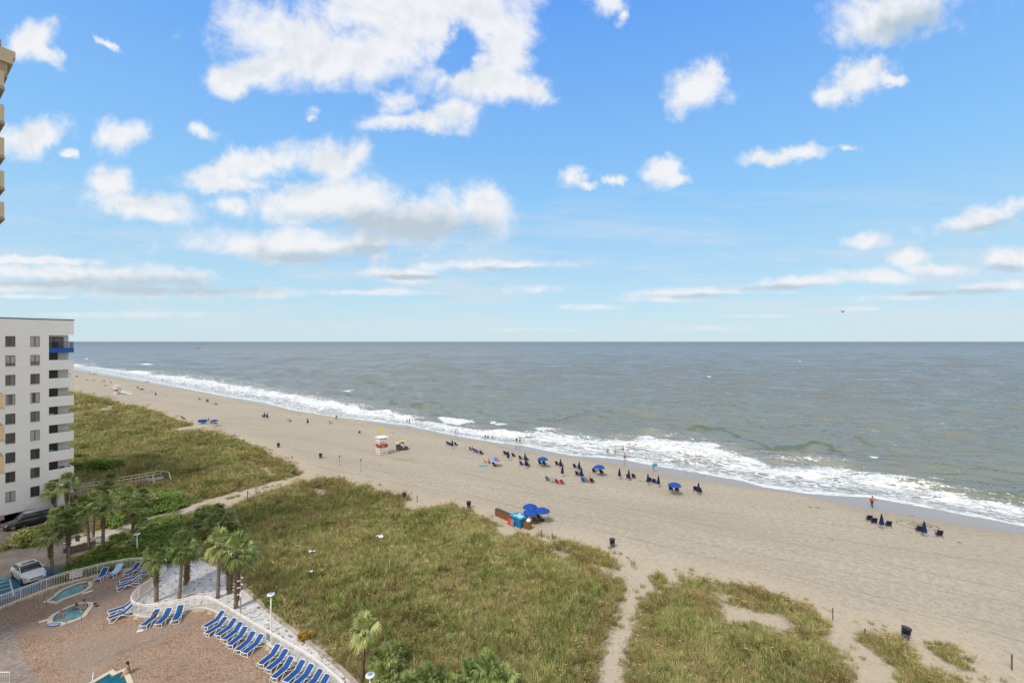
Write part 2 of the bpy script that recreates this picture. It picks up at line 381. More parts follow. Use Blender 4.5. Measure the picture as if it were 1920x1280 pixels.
PATHC = catmull(GP([(128,1022),(160,1012),(200,1003),(240,990),(285,973),(330,963),(362,952)]), 5)
PATHS = catmull(GP([(362,952),(400,940),(440,928),(480,918),(520,906),(560,897),(590,888)]), 5)
PATHF = catmull(GP([(1192,1088),(1190,1112),(1177,1150),(1162,1200),(1150,1242),(1145,1290),(1140,1420)]), 4)
def vegmask(X, Y):
    s = np.full(X.shape, -1e9)
    for q in VEG: s = np.maximum(s, sdist(X, Y, q))
    for q in HOLE: s = np.minimum(s, -sdist(X, Y, q)*1.0)
    s = np.minimum(s, polydist(X, Y, PATHC, False)-1.5); s = np.minimum(s, polydist(X, Y, PATHS, False)-1.2)
    s = np.minimum(s, polydist(X, Y, PATHF, False)-.62)
    return s
def gheight(X, Y, sv=None):
    u = X*EC.x+Y*EC.y; v = X*ES.x+Y*ES.y
    d = v-ext(u, FU, FV)
    z = np.where(d > 0, -0.06-0.14*d, -0.06+0.10*np.clip(-d/5, 0, 1))
    z = np.maximum(z, -4)
    if sv is None: sv = vegmask(X, Y)
    k = np.clip(sv/5.0, 0, 1); k = k*k*(3-2*k)
    hard = np.minimum(np.minimum(polydist(X, Y, GRAVEL), polydist(X, Y, PARK)), polydist(X, Y, DECK))
    hard = np.clip(hard/6.0, 0, 1)
    z = z + k*hard*(0.45+0.55*fbm(X, Y, 0.07, 3, 3)+0.25*fbm(X, Y, 0.3, 2, 5))
    dry = np.clip((-d-14)/20, 0, 1)
    z = z + dry*(1-k)*hard*0.05*fbm(X, Y, 0.25, 3, 9)
    ins = inpoly(X, Y, DECK); z = np.where(ins & (polydist(X, Y, DECK) > 0.6), -1.6, z)
    ins = inpoly(X, Y, PARK) | inpoly(X, Y, GRAVEL); z = np.where(ins, np.minimum(z, -0.06), z)
    return z
def gz(x, y): return float(gheight(np.array([x], float), np.array([y], float))[0])

def fan(rows, cols):
    Yg = np.array(rows); T = np.array(cols); return T[None, :]*Yg[:, None], np.repeat(Yg[:, None], len(T), 1)
def gridmesh(name, X, Y, Z, mat, attrs, keep=None):
    n, m = X.shape
    co = np.stack([X, Y, Z], -1).reshape(-1, 3)
    i, j = np.meshgrid(np.arange(n-1), np.arange(m-1), indexing='ij'); a = (i*m+j).ravel()
    fs = np.stack([a, a+1, a+m+1, a+m], 1)
    if keep is not None: fs = fs[keep.reshape(-1)[fs].any(1)]
    me = bpy.data.meshes.new(name); me.vertices.add(len(co)); me.vertices.foreach_set('co', co.ravel())
    me.loops.add(len(fs)*4); me.loops.foreach_set('vertex_index', fs.ravel().astype(np.int32))
    me.polygons.add(len(fs)); me.polygons.foreach_set('loop_start', np.arange(0, len(fs)*4, 4, dtype=np.int32))
    me.polygons.foreach_set('use_smooth', np.ones(len(fs), bool))
    for k, v in attrs.items():
        at = me.attributes.new(k, 'FLOAT', 'POINT'); at.data.foreach_set('value', v.reshape(-1).astype(np.float32))
    me.materials.append(mat); me.update(); me.validate()
    return link(name, me)
def attr(T, n): 
    a = T.new('ShaderNodeAttribute'); a.attribute_name = n; return a.outputs['Fac']

# ---- sand -----------------------------------------------------------
def sand_material():
    m = bpy.data.materials.new('sand'); m.use_nodes = True; T = NT(m.node_tree); b = T.n['Principled BSDF']
    o = T.new('ShaderNodeTexCoord').outputs['Object']
    veg = attr(T, 'veg'); wet = attr(T, 'wet'); dry = attr(T, 'dry')
    c = T.mapping(o, rot=(0, 0, R(29.36)))          # x along the coast, y towards the sea
    n1 = T.noise(T.mapping(c, scale=(0.25, 1, 1)), 0.12, 5, 0.6)
    n2 = T.noise(o, 1.6, 6, 0.68); n3 = T.noise(o, 9, 3, 0.7)
    base = T.ramp(n1, [(0.3, (0.362, 0.316, 0.234)), (0.7, (0.443, 0.391, 0.299))])
    base = T.mix(T.smooth(n2, 0.36, 0.66, 0.0, 0.6), base, (0.27, 0.225, 0.17))
    base = T.mix(T.smooth(n3, 0.45, 0.75, 0.0, 0.45), base, (0.54, 0.475, 0.38))
    # wheel tracks and raked lines that run along the beach
    x, y = T.xyz(c)[:2]
    wob = T.math('MULTIPLY', T.math('SUBTRACT', T.noise(T.mapping(c, scale=(1, 0.1, 1)), 0.02, 1), 0.5), 9.0)
    yw = T.math('ADD', y, wob)
    st = T.noise(T.mapping(T.comb(x, yw, 0.0), scale=(0.012, 1.0, 1)), 1.1, 5, 0.75)
    brk = T.smooth(T.noise(c, 0.05, 2), 0.42, 0.62)
    lines = T.math('MULTIPLY', T.math('MULTIPLY', T.smooth(st, 0.58, 0.70), brk), T.smooth(dry, 0.15, 0.7))
    base = T.mix(T.math('MULTIPLY', lines, 0.15), base, (0.22, 0.18, 0.14))
    trk = None
    for (v0, k) in TRK:
        q = T.math('ABSOLUTE', T.math('SUBTRACT', T.math('SUBTRACT', y, T.math('MULTIPLY', x, k)), v0))
        q = T.math('SUBTRACT', q, T.math('MULTIPLY', T.math('SUBTRACT', T.noise(c, 0.08, 1), 0.5), 0.0))
        q = T.smooth(q, 0.10, 0.24, 1.0, 0.0); trk = q if trk is None else T.math('MAXIMUM', trk, q)
    trk = T.math('MULTIPLY', T.math('MULTIPLY', trk, T.smooth(T.noise(c, 0.25, 3), 0.3, 0.55)), dry)
    base = T.mix(T.math('MULTIPLY', trk, 0.27), base, (0.20, 0.165, 0.13))
    # warm pale strip below the dunes
    base = T.mix(T.math('MULTIPLY', T.smooth(veg, -7.0, 0.5), 0.55), base, (0.50, 0.41, 0.29))
    foot = T.new('ShaderNodeTexVoronoi'); T.put(foot.inputs['Vector'], o); foot.inputs['Scale'].default_value = 2.2
    fp = T.smooth(foot.outputs[0], 0.05, 0.28, 1.0, 0.0)
    base = T.mix(T.math('MULTIPLY', T.math('MULTIPLY', fp, dry), T.smooth(n1, 0.35, 0.6, 0.25, 0.55)), base, (0.22, 0.18, 0.135))
    gcol = T.ramp(n2, [(0.3, (0.050, 0.045, 0.022)), (0.7, (0.13, 0.115, 0.05))])
    vm = T.smooth(T.math('ADD', veg, T.math('MULTIPLY', T.math('SUBTRACT', n2, 0.5), 3.0)), -0.3, 1.0)
    base = T.mix(T.math('MULTIPLY', vm, 0.85), base, gcol)
    wn = T.math('ADD', wet, T.math('MULTIPLY', T.math('SUBTRACT', T.noise(T.mapping(c, scale=(0.3, 1, 1)), 0.3, 3), 0.5), 0.25))
    damp = T.smooth(wn, -0.9, 0.25); wetk = T.smooth(wn, -0.12, 0.10)
    base = T.mix(T.math('MULTIPLY', damp, 0.45), base, (0.27, 0.225, 0.17))
    base = T.mix(wetk, base, (0.30, 0.258, 0.212))
    T.put(b.inputs['Base Color'], base)
    T.put(b.inputs['Roughness'], T.mix(wetk, (0.9,)*3, (0.16,)*3)); T.put(b.inputs['Specular IOR Level'], T.mix(wetk, (0.04,)*3, (0.28,)*3))
    bp = T.new('ShaderNodeBump'); bp.inputs['Distance'].default_value = 0.10; T.put(bp.inputs['Strength'], T.math('MULTIPLY', T.math('SUBTRACT', 1.0, wetk), 0.8))
    hgt = T.math('SUBTRACT', T.math('ADD', n2, T.math('MULTIPLY', n3, 0.4)), T.math('MULTIPLY', T.math('ADD', lines, fp), 0.5))
    T.put(bp.inputs['Height'], hgt); T.l.new(bp.outputs[0], b.inputs['Normal'])
    return m
def trk(p0, p1):
    a, b = UV(G(*p0)), UV(G(*p1)); k = (b[1]-a[1])/(b[0]-a[0]); return (a[1]-k*a[0], k)
TRK = [trk((1397,1000),(1781,1082)), trk((1397,1013),(1781,1104)), trk((860,905),(1280,968)), trk((1560,1098),(1740,1140)), trk((1500,1092),(1700,1145)), trk((700,893),(900,914)), trk((560,868),(640,884))]
SAND = sand_material()
rows = [6]; 
while rows[-1] < 900: rows.append(rows[-1]+max(0.42, rows[-1]*0.0085))
rows += [1100, 1500, 2500, 5000, 12000]
cols = np.concatenate([np.arange(-6, -2, 0.4), np.arange(-2, -1.35, 0.05), np.arange(-1.35, 1.3, 0.0085), np.arange(1.3, 3, 0.1)])
X, Y = fan(rows, cols)
SV = vegmask(X, Y); Z = gheight(X, Y, SV)
u = X*EC.x+Y*EC.y; v = X*ES.x+Y*ES.y
dF = v-ext(u, FU, FV); dW = v-ext(u, WU, WV); gap = np.maximum(ext(u, FU, FV)-ext(u, WU, WV), 2.0)
wet = np.clip(dW/gap, -6, 3)
ground = gridmesh('ground', X, Y, Z, SAND, {'veg': np.clip(SV, -20, 20), 'wet': wet, 'dry': np.clip(-wet-0.5, 0, 1)})
tag(ground, 'pale beach sand with wheel tracks, damp and shining beside the surf', kind='structure')

# ---- sea ------------------------------------------------------------
def sea_material():
    m = bpy.data.materials.new('sea_water'); m.use_nodes = True; T = NT(m.node_tree); b = T.n['Principled BSDF']
    o = T.new('ShaderNodeTexCoord').outputs['Object']
    c = T.mapping(o, rot=(0, 0, R(29.36)))
    zone = attr(T, 'zone'); extra = attr(T, 'crest'); far = attr(T, 'far'); hgt = attr(T, 'swell'); thin = attr(T, 'thin')
    # foam: lacy near the sand, solid towards the breakers
    ca = T.mapping(c, scale=(0.33, 1.0, 1))
    w1 = T.noise(ca, 0.35, 6, 0.62, 0.8); w2 = T.noise(ca, 1.5, 7, 0.72, 1.4); w3 = T.noise(ca, 0.1, 3, 0.5)
    lace = T.new('ShaderNodeTexVoronoi', feature='DISTANCE_TO_EDGE')
    wv = T.new('ShaderNodeTexNoise'); T.put(wv.inputs['Vector'], ca); wv.inputs['Scale'].default_value = 1.2; wv.inputs['Detail'].default_value = 4
    T.put(lace.inputs['Vector'], T.vmath('ADD', ca, T.vmath('MULTIPLY', wv.outputs['Color'], (1.6, 1.6, 0)))); lace.inputs['Scale'].default_value = 1.1
    lc = T.smooth(lace.outputs[0], 0.02, 0.16, 0.22, -0.22)
    amt = T.math('ADD', T.math('ADD', zone, T.math('MULTIPLY', T.math('SUBTRACT', w1, 0.5), 1.5)), T.math('ADD', T.math('MULTIPLY', T.math('SUBTRACT', w2, 0.5), 1.5), lc))
    amt = T.math('ADD', amt, T.math('MULTIPLY', T.math('SUBTRACT', w3, 0.5), 0.5))
    f1 = T.smooth(amt, 0.42, 0.62)
    f1 = T.math('MULTIPLY', f1, T.smooth(zone, 0.02, 0.12))
    cr = T.math('ADD', T.math('MULTIPLY', extra, 0.86), T.math('ADD', T.math('MULTIPLY', T.math('SUBTRACT', w1, 0.5), 1.1), T.math('MULTIPLY', T.math('SUBTRACT', w2, 0.5), 0.9)))
    f2 = T.math('MULTIPLY', T.smooth(cr, 0.36, 0.55), T.smooth(extra, 0.05, 0.2))
    foam = T.math('MAXIMUM', f1, f2)
    deep = T.mix(far, (0.175, 0.195, 0.17), (0.15, 0.172, 0.182))
    deep = T.mix(T.smooth(hgt, 0.12, 0.55), deep, (0.085, 0.115, 0.05))
    patch = T.noise(T.mapping(c, scale=(0.3, 1, 1)), 0.02, 4, 0.6)
    deep = T.mix(T.smooth(patch, 0.35, 0.65, 0.0, 0.4), deep, T.mix(far, (0.205, 0.215, 0.195), (0.17, 0.19, 0.198)))
    deep = T.mix(T.math('MULTIPLY', T.smooth(zone, 0.0, 0.3), 0.75), deep, (0.27, 0.27, 0.23))
    ccol = T.mix(foam, deep, T.mix(T.smooth(w2, 0.35, 0.6), (0.42, 0.44, 0.43), (0.74, 0.75, 0.74)))
    T.put(b.inputs['Base Color'], ccol)
    T.put(b.inputs['Roughness'], T.mix(foam, T.mix(far, (0.12,)*3, (0.38,)*3), (0.8,)*3)); b.inputs['IOR'].default_value = 1.33
    T.put(b.inputs['Specular IOR Level'], T.mix(foam, T.mix(far, (0.42,)*3, (0.2,)*3), (0.1,)*3))
    ws = T.noise(T.mapping(c, rot=(0, 0, R(-12)), scale=(0.22, 1.0, 1)), 0.6, 4, 0.6, 0.2)
    wl = T.noise(T.mapping(c, rot=(0, 0, R(14)), scale=(0.15, 1.0, 1)), 0.12, 4, 0.6, 0.2); wf = T.noise(T.mapping(c, scale=(0.3, 1.0, 1)), 0.022, 5, 0.7, 0.4)
    bp = T.new('ShaderNodeBump'); bp.inputs['Distance'].default_value = 1.0; T.put(bp.inputs['Strength'], T.mix(foam, (0.75,)*3, (0.25,)*3))
    T.put(bp.inputs['Height'], T.math('ADD', T.math('MULTIPLY', ws, 1.5), T.math('ADD', T.math('MULTIPLY', wl, 1.6), T.math('MULTIPLY', T.math('MULTIPLY', wf, far), 14.0)))); T.l.new(bp.outputs[0], b.inputs['Normal'])
    return m
rows = [30]
while rows[-1] < 900: rows.append(rows[-1]+max(0.5, rows[-1]*0.006))
while rows[-1] < 90000: rows.append(rows[-1]*1.013)
cols = np.concatenate([np.arange(-5, -1.3, 0.1), np.arange(-1.3, 1.3, 0.006), np.arange(1.3, 5, 0.1)])
X, Y = fan(rows, cols)
u = X*EC.x+Y*EC.y; v = X*ES.x+Y*ES.y
vF = ext(u, FU, FV); d = v-vF; wd = np.maximum(ext(u, OU, OV)-vF, 6)+4.5*fbm(u, v*0, 0.09, 3, 2)
t = d/wd
zone = np.interp(t, [-0.05, 0, 0.03, 0.12, 0.35, 0.6, 0.85, 0.97, 1.03, 1.15, 1.6, 2.2], [0.9, 0.85, 0.78, 0.5, 0.52, 0.78, 0.85, 0.80, 0.42, 0.22, 0.05, 0])
zone = np.where(d > 400, 0, zone)
WH = [(857,784,38,4.0),(783,777,14,3.2),(940,790,12,2),(925,787,6,2),(605,751,58,3,7),(648,760,16,3.5,7),(463,727,11,2.5),(513,732,12,2.5),(292,703,13,2),(330,713,14,2),(656,726,18,1.2,-4),(360,691,20,1),(271,679.5,20,1),(162,671,4,1),(260,697,6,1.5),(1023,800,22,3,4),(1640,846,9,1.0),(1767,788,10,.9),(1500,675,5,.5),(1330,703,6,.4),(700,771,18,2.5,6),(1213,812,22,4),(1330,828,34,3.5)]
crest = np.zeros(X.shape)
for q in WH:
    P = G(q[0], q[1]); s = P.y/F
    pxx = 960+F*X/Y; pyy = 640+F*H/Y
    a = R(q[4]) if len(q) > 4 else R(4)
    ex = (X-P.x)*math.cos(0)/(q[2]*s); 
    sl = math.tan(a)
    ey = (pyy-q[1]-sl*(pxx-q[0]))/q[3]
    ex = (pxx-q[0])/q[2]
    crest = np.maximum(crest, np.exp(-(ex**2)**1.4)*np.exp(-ey**2))
# swell and wind waves as real relief
Zs = np.zeros(X.shape); sp = np.maximum(0.5, Y*0.006)
wr = np.random.default_rng(11)
for k in range(46):
    L = 2.0*(8.0**wr.random()); th = wr.normal(0, 0.34)-0.05
    kx, ky = math.sin(th), math.cos(th); ph = wr.random()*6.28
    amp = 0.036*L**0.7*(0.6+0.8*wr.random())
    fade = np.clip((L/sp-2.5)/3, 0, 1)
    arg = (u*kx+v*ky)*6.283/L+ph+1.2*fbm(u, v, 0.02, 2, k)
    Zs += amp*fade*(1-2*np.abs(np.sin(arg/2)))
for k in range(22):
    L = 16.0*(5.0**wr.random()); th = wr.normal(0, 0.3)-0.1; kx, ky = math.sin(th), math.cos(th)
    fade = np.clip((L/np.maximum(sp, Y*0.011)-2.2)/3, 0, 1)*np.clip((Y-150)/250, 0, 1)
    Zs += 0.010*L*fade*(1-2*np.abs(np.sin((u*kx+v*ky)*3.1416/L+wr.random()*6.28+1.5*fbm(u, v, 0.008, 2, 60+k))))
swell = np.zeros(X.shape)
for k, (off, am) in enumerate([(1.0, 1.0), (1.4, .62), (1.85, .5), (2.5, .45), (3.2, .42), (4.0, .4), (5.0, .4)]):
    cc = vF+wd*off+1.3*fbm(u, v*0+k*7, 0.03, 2, 20+k)
    seg = np.clip(fbm(u, v*0+k*3, 0.045, 2, 40+k)*2.4+0.2, 0, 1)
    swell += am*seg*np.exp(-((v-cc)/2.2)**2)
sh = np.clip(t, 0, 1)
near = np.clip(d/12, 0.04, 1)
Z = -0.05+Zs*near*0.8+swell*np.clip(d/6, 0, 1)*np.clip(1-Y/600, 0, 1)
Z = np.maximum(Z, -0.045-0.10*np.maximum(d, 0)); Z = np.where(d < 0.3, -0.045, Z)
SEA = sea_material()
sea = gridmesh('sea', X, Y, Z, SEA, {'zone': np.clip(zone, 0, 1), 'crest': crest, 'far': np.clip((np.log(Y)-np.log(160))/3.2, 0, 1), 'swell': swell, 'thin': np.clip(d/6, 0, 1)}, keep=(d > -3))
tag(sea, 'grey green sea with white surf along the sand', kind='structure')
# ------------------------------------------------------------------ vegetation
def leaf_material(name, cols, rough=0.7, wscale=0.15, fine=3.0, spec=0.04, rust=None):
    """cols: dark, mid, light ... chosen by a noise fixed in the place and by the plant"""
    m = bpy.data.materials.new(name); m.use_nodes = True; T = NT(m.node_tree); b = T.n['Principled BSDF']
    g = T.new('ShaderNodeNewGeometry').outputs['Position']; oi = T.new('ShaderNodeObjectInfo').outputs['Random']
    rp = T.new('ShaderNodeNewGeometry').outputs['Random Per Island']
    n = T.noise(g, wscale, 4, 0.65); n2 = T.noise(g, fine, 2, 0.6)
    f = T.math('ADD', T.math('ADD', T.math('MULTIPLY', n, 1.25), T.math('MULTIPLY', n2, 0.35)), T.math('ADD', T.math('MULTIPLY', oi, 0.38), T.math('MULTIPLY', rp, 0.46)))
    f = T.math('SUBTRACT', f, 0.72)
    k = len(cols)
    base = T.ramp(f, [(0.12+0.76*i/(k-1), c) for i, c in enumerate(cols)])
    if rust:
        q = T.math('MULTIPLY', T.smooth(T.noise(g, 0.28, 4, 0.7), 0.50, 0.66), T.smooth(rp, 0.2, 0.7, 0.15, 0.6)); base = T.mix(q, base, rust)
    T.put(b.inputs['Base Color'], base)
    b.inputs['Roughness'].default_value = rough; b.inputs['Specular IOR Level'].default_value = spec
    return m
M_BLADE = leaf_material('dune_grass_blades', [(0.085,0.06,0.03),(0.16,0.16,0.055),(0.22,0.275,0.075),(0.30,0.365,0.105),(0.38,0.42,0.15),(0.50,0.43,0.19),(0.58,0.46,0.25)], wscale=0.11, rust=(0.33, 0.21, 0.115))
M_DRY = leaf_material('dry_grass_blades', [(0.24,0.15,0.065),(0.36,0.25,0.11),(0.52,0.40,0.19),(0.64,0.52,0.28)], wscale=0.2)
M_DARKG = leaf_material('rusty_stems', [(0.055,0.035,0.02),(0.13,0.075,0.035),(0.22,0.12,0.05)], wscale=0.2)
M_COVER = leaf_material('ground_cover_leaves', [(0.05,0.08,0.02),(0.11,0.16,0.035),(0.17,0.26,0.055),(0.29,0.36,0.11)], wscale=0.3)
def tuft(name, n, spread, h0, h1, lean, wd, mats, mix, head=0.0, seed=1, bx=0.0):
    r = random.Random(seed); m = MB()
    for i in range(n):
        a = r.random()*6.283; d = spread*math.sqrt(r.random()); x, y = d*math.cos(a), d*math.sin(a)
        h = r.uniform(h0, h1); la = a+r.uniform(-1.2, 1.2); ln = lean*r.uniform(0.25, 1.25)*h
        dx, dy = math.cos(la)*ln+bx*h, math.sin(la)*ln; q = r.random()*3.14; w = wd*r.uniform(0.6, 1.3)
        wx, wy = math.cos(q)*w, math.sin(q)*w
        u = r.random(); m.m = 0 if u < mix[0] else (1 if u < mix[0]+mix[1] else 2)
        k = 0.5+r.uniform(-.1, .1)
        m.add([(x-wx, y-wy, -0.08), (x+wx, y+wy, -0.08), (x+dx*0.3+wx*.8, y+dy*0.3+wy*.8, h*k), (x+dx*0.3-wx*.8, y+dy*0.3-wy*.8, h*k), (x+dx, y+dy, h*(0.95-0.3*abs(ln)/h))], [(0,1,2,3), (3,2,4)])
        if r.random() < head:
            m.m = 1; tx, ty, tz = x+dx, y+dy, h*(0.95-0.3*abs(ln)/h)
            m.add([(tx, ty, tz), (tx+dx*.2+wy, ty+dy*.2-wx, tz+.05), (tx+dx*.5, ty+dy*.5, tz+0.02), (tx+dx*.2-wy, ty+dy*.2+wx, tz-.03)], [(0,1,2,3)])
    return m.mesh(name, mats)
GM = [M_BLADE, M_DRY, M_DARKG]
src = bpy.data.collections.new('grass_sources')
for i, a in enumerate([
    dict(n=60, spread=.42, h0=.45, h1=.95, lean=.55, wd=.017, mix=(.86,.12), seed=1, bx=.15),
    dict(n=64, spread=.45, h0=.35, h1=.85, lean=.75, wd=.017, mix=(.72,.24), seed=2, bx=.25),
    dict(n=56, spread=.40, h0=.5, h1=1.1, lean=.5, wd=.018, mix=(.93,.05), seed=3, bx=.1),
    dict(n=50, spread=.45, h0=.3, h1=.7, lean=.8, wd=.018, mix=(.45,.33), seed=4, bx=.2),
    dict(n=46, spread=.35, h0=.7, h1=1.45, lean=.42, wd=.014, mix=(.50,.42), head=.5, seed=5, bx=.3)]):
    o = bpy.data.objects.new('g%d' % i, tuft('grass_tuft', mats=GM, **a)); src.objects.link(o)
def cover_tuft(seed):
    r = random.Random(seed); m = MB()
    for i in range(46):
        a = r.random()*6.283; d = .5*math.sqrt(r.random()); z = r.uniform(.08, .5)*(1-d*.6); s = r.uniform(.05, .12)
        M = Matrix.Translation((d*math.cos(a), d*math.sin(a), z)) @ Euler((r.uniform(-.7,.7), r.uniform(-.7,.7), r.random()*6.28)).to_matrix().to_4x4()
        m.add([M @ Vector(q) for q in ((-s,0,0),(0,-s*.7,.01),(s,0,0),(0,s*.7,.01))], [(0,1,2,3)])
    return m.mesh('leafy_tuft', M_COVER)
src2 = bpy.data.collections.new('cover_sources')
for i in range(3): src2.objects.link(bpy.data.objects.new('c%d' % i, cover_tuft(50+i)))
def scatter(name, X, Y, Z, S, K, coll, label, cat):
    n = len(X); me = bpy.data.meshes.new(name); me.vertices.add(n); me.vertices.foreach_set('co', np.stack([X, Y, Z], -1).ravel())
    a = me.attributes.new('scl', 'FLOAT', 'POINT'); a.data.foreach_set('value', S.astype(np.float32))
    a = me.attributes.new('rz', 'FLOAT', 'POINT'); a.data.foreach_set('value', (nr.random(n)*6.283).astype(np.float32))
    a = me.attributes.new('kindi', 'INT', 'POINT'); a.data.foreach_set('value', K.astype(np.int32))
    o = link(name, me)
    ng = bpy.data.node_groups.new(name+'_points', 'GeometryNodeTree')
    ng.interface.new_socket('Geometry', in_out='INPUT', socket_type='NodeSocketGeometry'); ng.interface.new_socket('Geometry', in_out='OUTPUT', socket_type='NodeSocketGeometry')
    N, L = ng.nodes, ng.links
    gi, go = N.new('NodeGroupInput'), N.new('NodeGroupOutput'); ip = N.new('GeometryNodeInstanceOnPoints'); ci = N.new('GeometryNodeCollectionInfo')
    ci.inputs['Collection'].default_value = coll; ci.inputs['Separate Children'].default_value = True; ci.inputs['Reset Children'].default_value = True
    def at(nm, t):
        q = N.new('GeometryNodeInputNamedAttribute'); q.data_type = t; q.inputs[0].default_value = nm; return q.outputs[0]
    cx = N.new('ShaderNodeCombineXYZ'); L.new(at('rz', 'FLOAT'), cx.inputs[2]); sx = N.new('ShaderNodeCombineXYZ'); sc = at('scl', 'FLOAT')
    for i in range(3): L.new(sc, sx.inputs[i])
    L.new(gi.outputs[0], ip.inputs['Points']); L.new(ci.outputs[0], ip.inputs['Instance']); ip.inputs['Pick Instance'].default_value = True
    L.new(at('kindi', 'INT'), ip.inputs['Instance Index']); L.new(cx.outputs[0], ip.inputs['Rotation']); L.new(sx.outputs[0], ip.inputs['Scale']); L.new(ip.outputs[0], go.inputs[0])
    md = o.modifiers.new('points', 'NODES'); md.node_group = ng
    return tag(o, label, cat, kind='stuff')
def sample(n, y0, y1, t0=-1.28, t1=1.22):
    """points evenly spread on the ground between two distances"""
    Yq = np.sqrt(nr.random(n)*(y1*y1-y0*y0)+y0*y0); return nr.uniform(t0, t1, n)*Yq, Yq
Xs, Ys, Ss = [], [], []
for (y0, y1, dens, s) in ((31, 48, 7.5, 0.85), (48, 72, 5.2, 0.95), (72, 110, 2.8, 1.2), (110, 170, 1.3, 1.6), (170, 340, 0.45, 2.3)):
    t0 = -1.2; n = int(dens*(y1*y1-y0*y0)/2*2.42)
    a, b = sample(n, y0, y1, t0, 1.22); sv = vegmask(a, b)
    k = (sv+1.1*fbm(a, b, 0.5, 3, 4) > 0.12) | ((sv > -1.6) & (fbm(a, b, .35, 2, 8) > .1) & (nr.random(len(a)) < .16) & (b < 130)); a, b, sv = a[k], b[k], sv[k]
    Xs.append(a); Ys.append(b); Ss.append(np.full(len(a), s)*nr.uniform(.75, 1.25, len(a))*np.clip(0.62+sv*0.12, .6, 1.0))
Xg, Yg, Sg = (np.concatenate(q) for q in (Xs, Ys, Ss))
sv = vegmask(Xg, Yg)
ing = np.zeros(len(Xg), bool)
for q in GREEN: ing |= inpoly(Xg, Yg, q)
pad = np.zeros(len(Xg), bool)
for q in (DECK, PARK, GRAVEL): pad |= inpoly(Xg, Yg, q)
keep = ~pad & (~ing | (nr.random(len(Xg)) < 0.12))
Xg, Yg, Sg, sv = Xg[keep], Yg[keep], Sg[keep], sv[keep]
pt = fbm(Xg, Yg, 0.09, 3, 14); K = nr.choice(4, len(Xg), p=[.34, .26, .28, .12])
K = np.where((pt < -0.22) & (nr.random(len(Xg)) < .55), 3, K); K = np.where((pt > 0.15) & (nr.random(len(Xg)) < .55), 2, K)
K = np.where((sv < 2.2) & (nr.random(len(Xg)) < .22), 4, K); K = np.where(nr.random(len(Xg)) < .025, 4, K)
print('tufts', len(Xg))
scatter('dune_grass', Xg, Yg, gheight(Xg, Yg)-0.04, Sg, K, src, 'tall green and straw coloured grass covering the dunes', 'grass')
a, b = sample(30000, 44, 90, -1.2, -0.6); k = np.zeros(len(a), bool)
for q in GREEN: k |= inpoly(a, b, q)
for q in (DECK, PARK, GRAVEL): k &= ~inpoly(a, b, q)
k &= polydist(a, b, PATHC, False) > 1.15
a, b = a[k], b[k]
scatter('ground_cover', a, b, gheight(a, b)+nr.uniform(-.05, .45, len(a)), nr.uniform(.7, 1.3, len(a)), nr.integers(0, 3, len(a)), src2, 'bright green leafy plants creeping beside the path and the palms', 'ground cover')

# ---- palms
def frond_mat(name, cols): return leaf_material(name, cols, 0.6, 0.5, 1.5, 0.08)
M_FROND = frond_mat('palm_leaf', [(0.06,0.09,0.03),(0.14,0.19,0.055),(0.26,0.31,0.10),(0.46,0.48,0.21)])
M_FRONDY = frond_mat('palm_leaf_old', [(0.15,0.12,0.035),(0.28,0.22,0.07),(0.42,0.32,0.12)])
M_BOOT = material('palm_boots', (0.16,0.11,0.07), 0.9, .5, 6, .1, bump=1.0)
M_TRUNK = material('palm_trunk', (0.20,0.165,0.125), 0.9, .35, 5, .1, bump=0.8)
M_TRUNKD = material('palm_trunk_dark', (0.14,0.09,0.065), 0.9, .4, 5, .1, bump=0.8)
def fan_leaf(m, org, az, el, pet, rad, r, droop, nl=20):
    d = Vector((math.cos(az)*math.cos(el), math.sin(az)*math.cos(el), math.sin(el)))
    side = Vector((-math.sin(az), math.cos(az), 0)); upv = side.cross(d)*-1
    if upv.z < 0: upv = -upv
    p1 = org+d*pet*0.55+Vector((0,0,.04)); tip = org+d*pet+Vector((0,0,-0.10*pet*droop))
    m.tube([org, p1, tip], [.022, .016, .012], 3, False)
    d2 = (tip-p1).normalized(); roll = r.uniform(-.5, .5)
    sd = (side*math.cos(roll)+upv*math.sin(roll)); un = d2.cross(sd)
    if un.z < 0: un = -un
    for k in range(nl):
        t = (k+.5)/nl*2-1; a = t*1.85+r.uniform(-.05, .05); L = rad*(1.0-0.30*abs(t)**1.6)*r.uniform(.88, 1.08)
        dd = (d2*math.cos(a)+sd*math.sin(a)); fold = un*(0.10*math.cos(a*2))
        wv = dd.cross(un).normalized()*(L*0.034)
        a1 = tip+dd*L*.55+fold*L*.3; a2 = tip+dd*L*.97+fold*L*.2+Vector((0,0,-L*droop*r.uniform(.15, .55)))
        m.add([tip+wv*.3, tip-wv*.3, a1-wv*1.35, a1+wv*1.35, a2], [(0,1,2,3), (3,2,4)])
def palm_crown(seed, n=30, pet=.85, rad=.95, lo=-0.75, hi=1.45, squash=1.0, wind=(0,0), old=False):
    r = random.Random(seed); m = MB()
    for i in range(n):
        t = (i+.5)/n; el = hi-(hi-lo)*t**0.95+r.uniform(-.12, .12); az = i*2.39996+r.uniform(-.25, .25)
        L = r.uniform(.8, 1.15)
        fan_leaf(m, Vector((0, 0, .12-.25*t)), az, el, pet*L, rad*L, r, 0.5+0.8*t)
    if wind != (0, 0): m.v = [(x+wind[0]*(x*x+y*y+z*z)*.13, y+wind[1]*(x*x+y*y+z*z)*.13, z) for x, y, z in m.v]
    return m
def old_fronds(seed, n=8, pet=.6, rad=.8):
    r = random.Random(seed); m = MB()
    for i in range(n): fan_leaf(m, Vector((0, 0, -.25)), i*2.4+r.random(), r.uniform(-1.3, -.8), pet, rad*r.uniform(.7, 1), r, 1.2, 10)
    return m
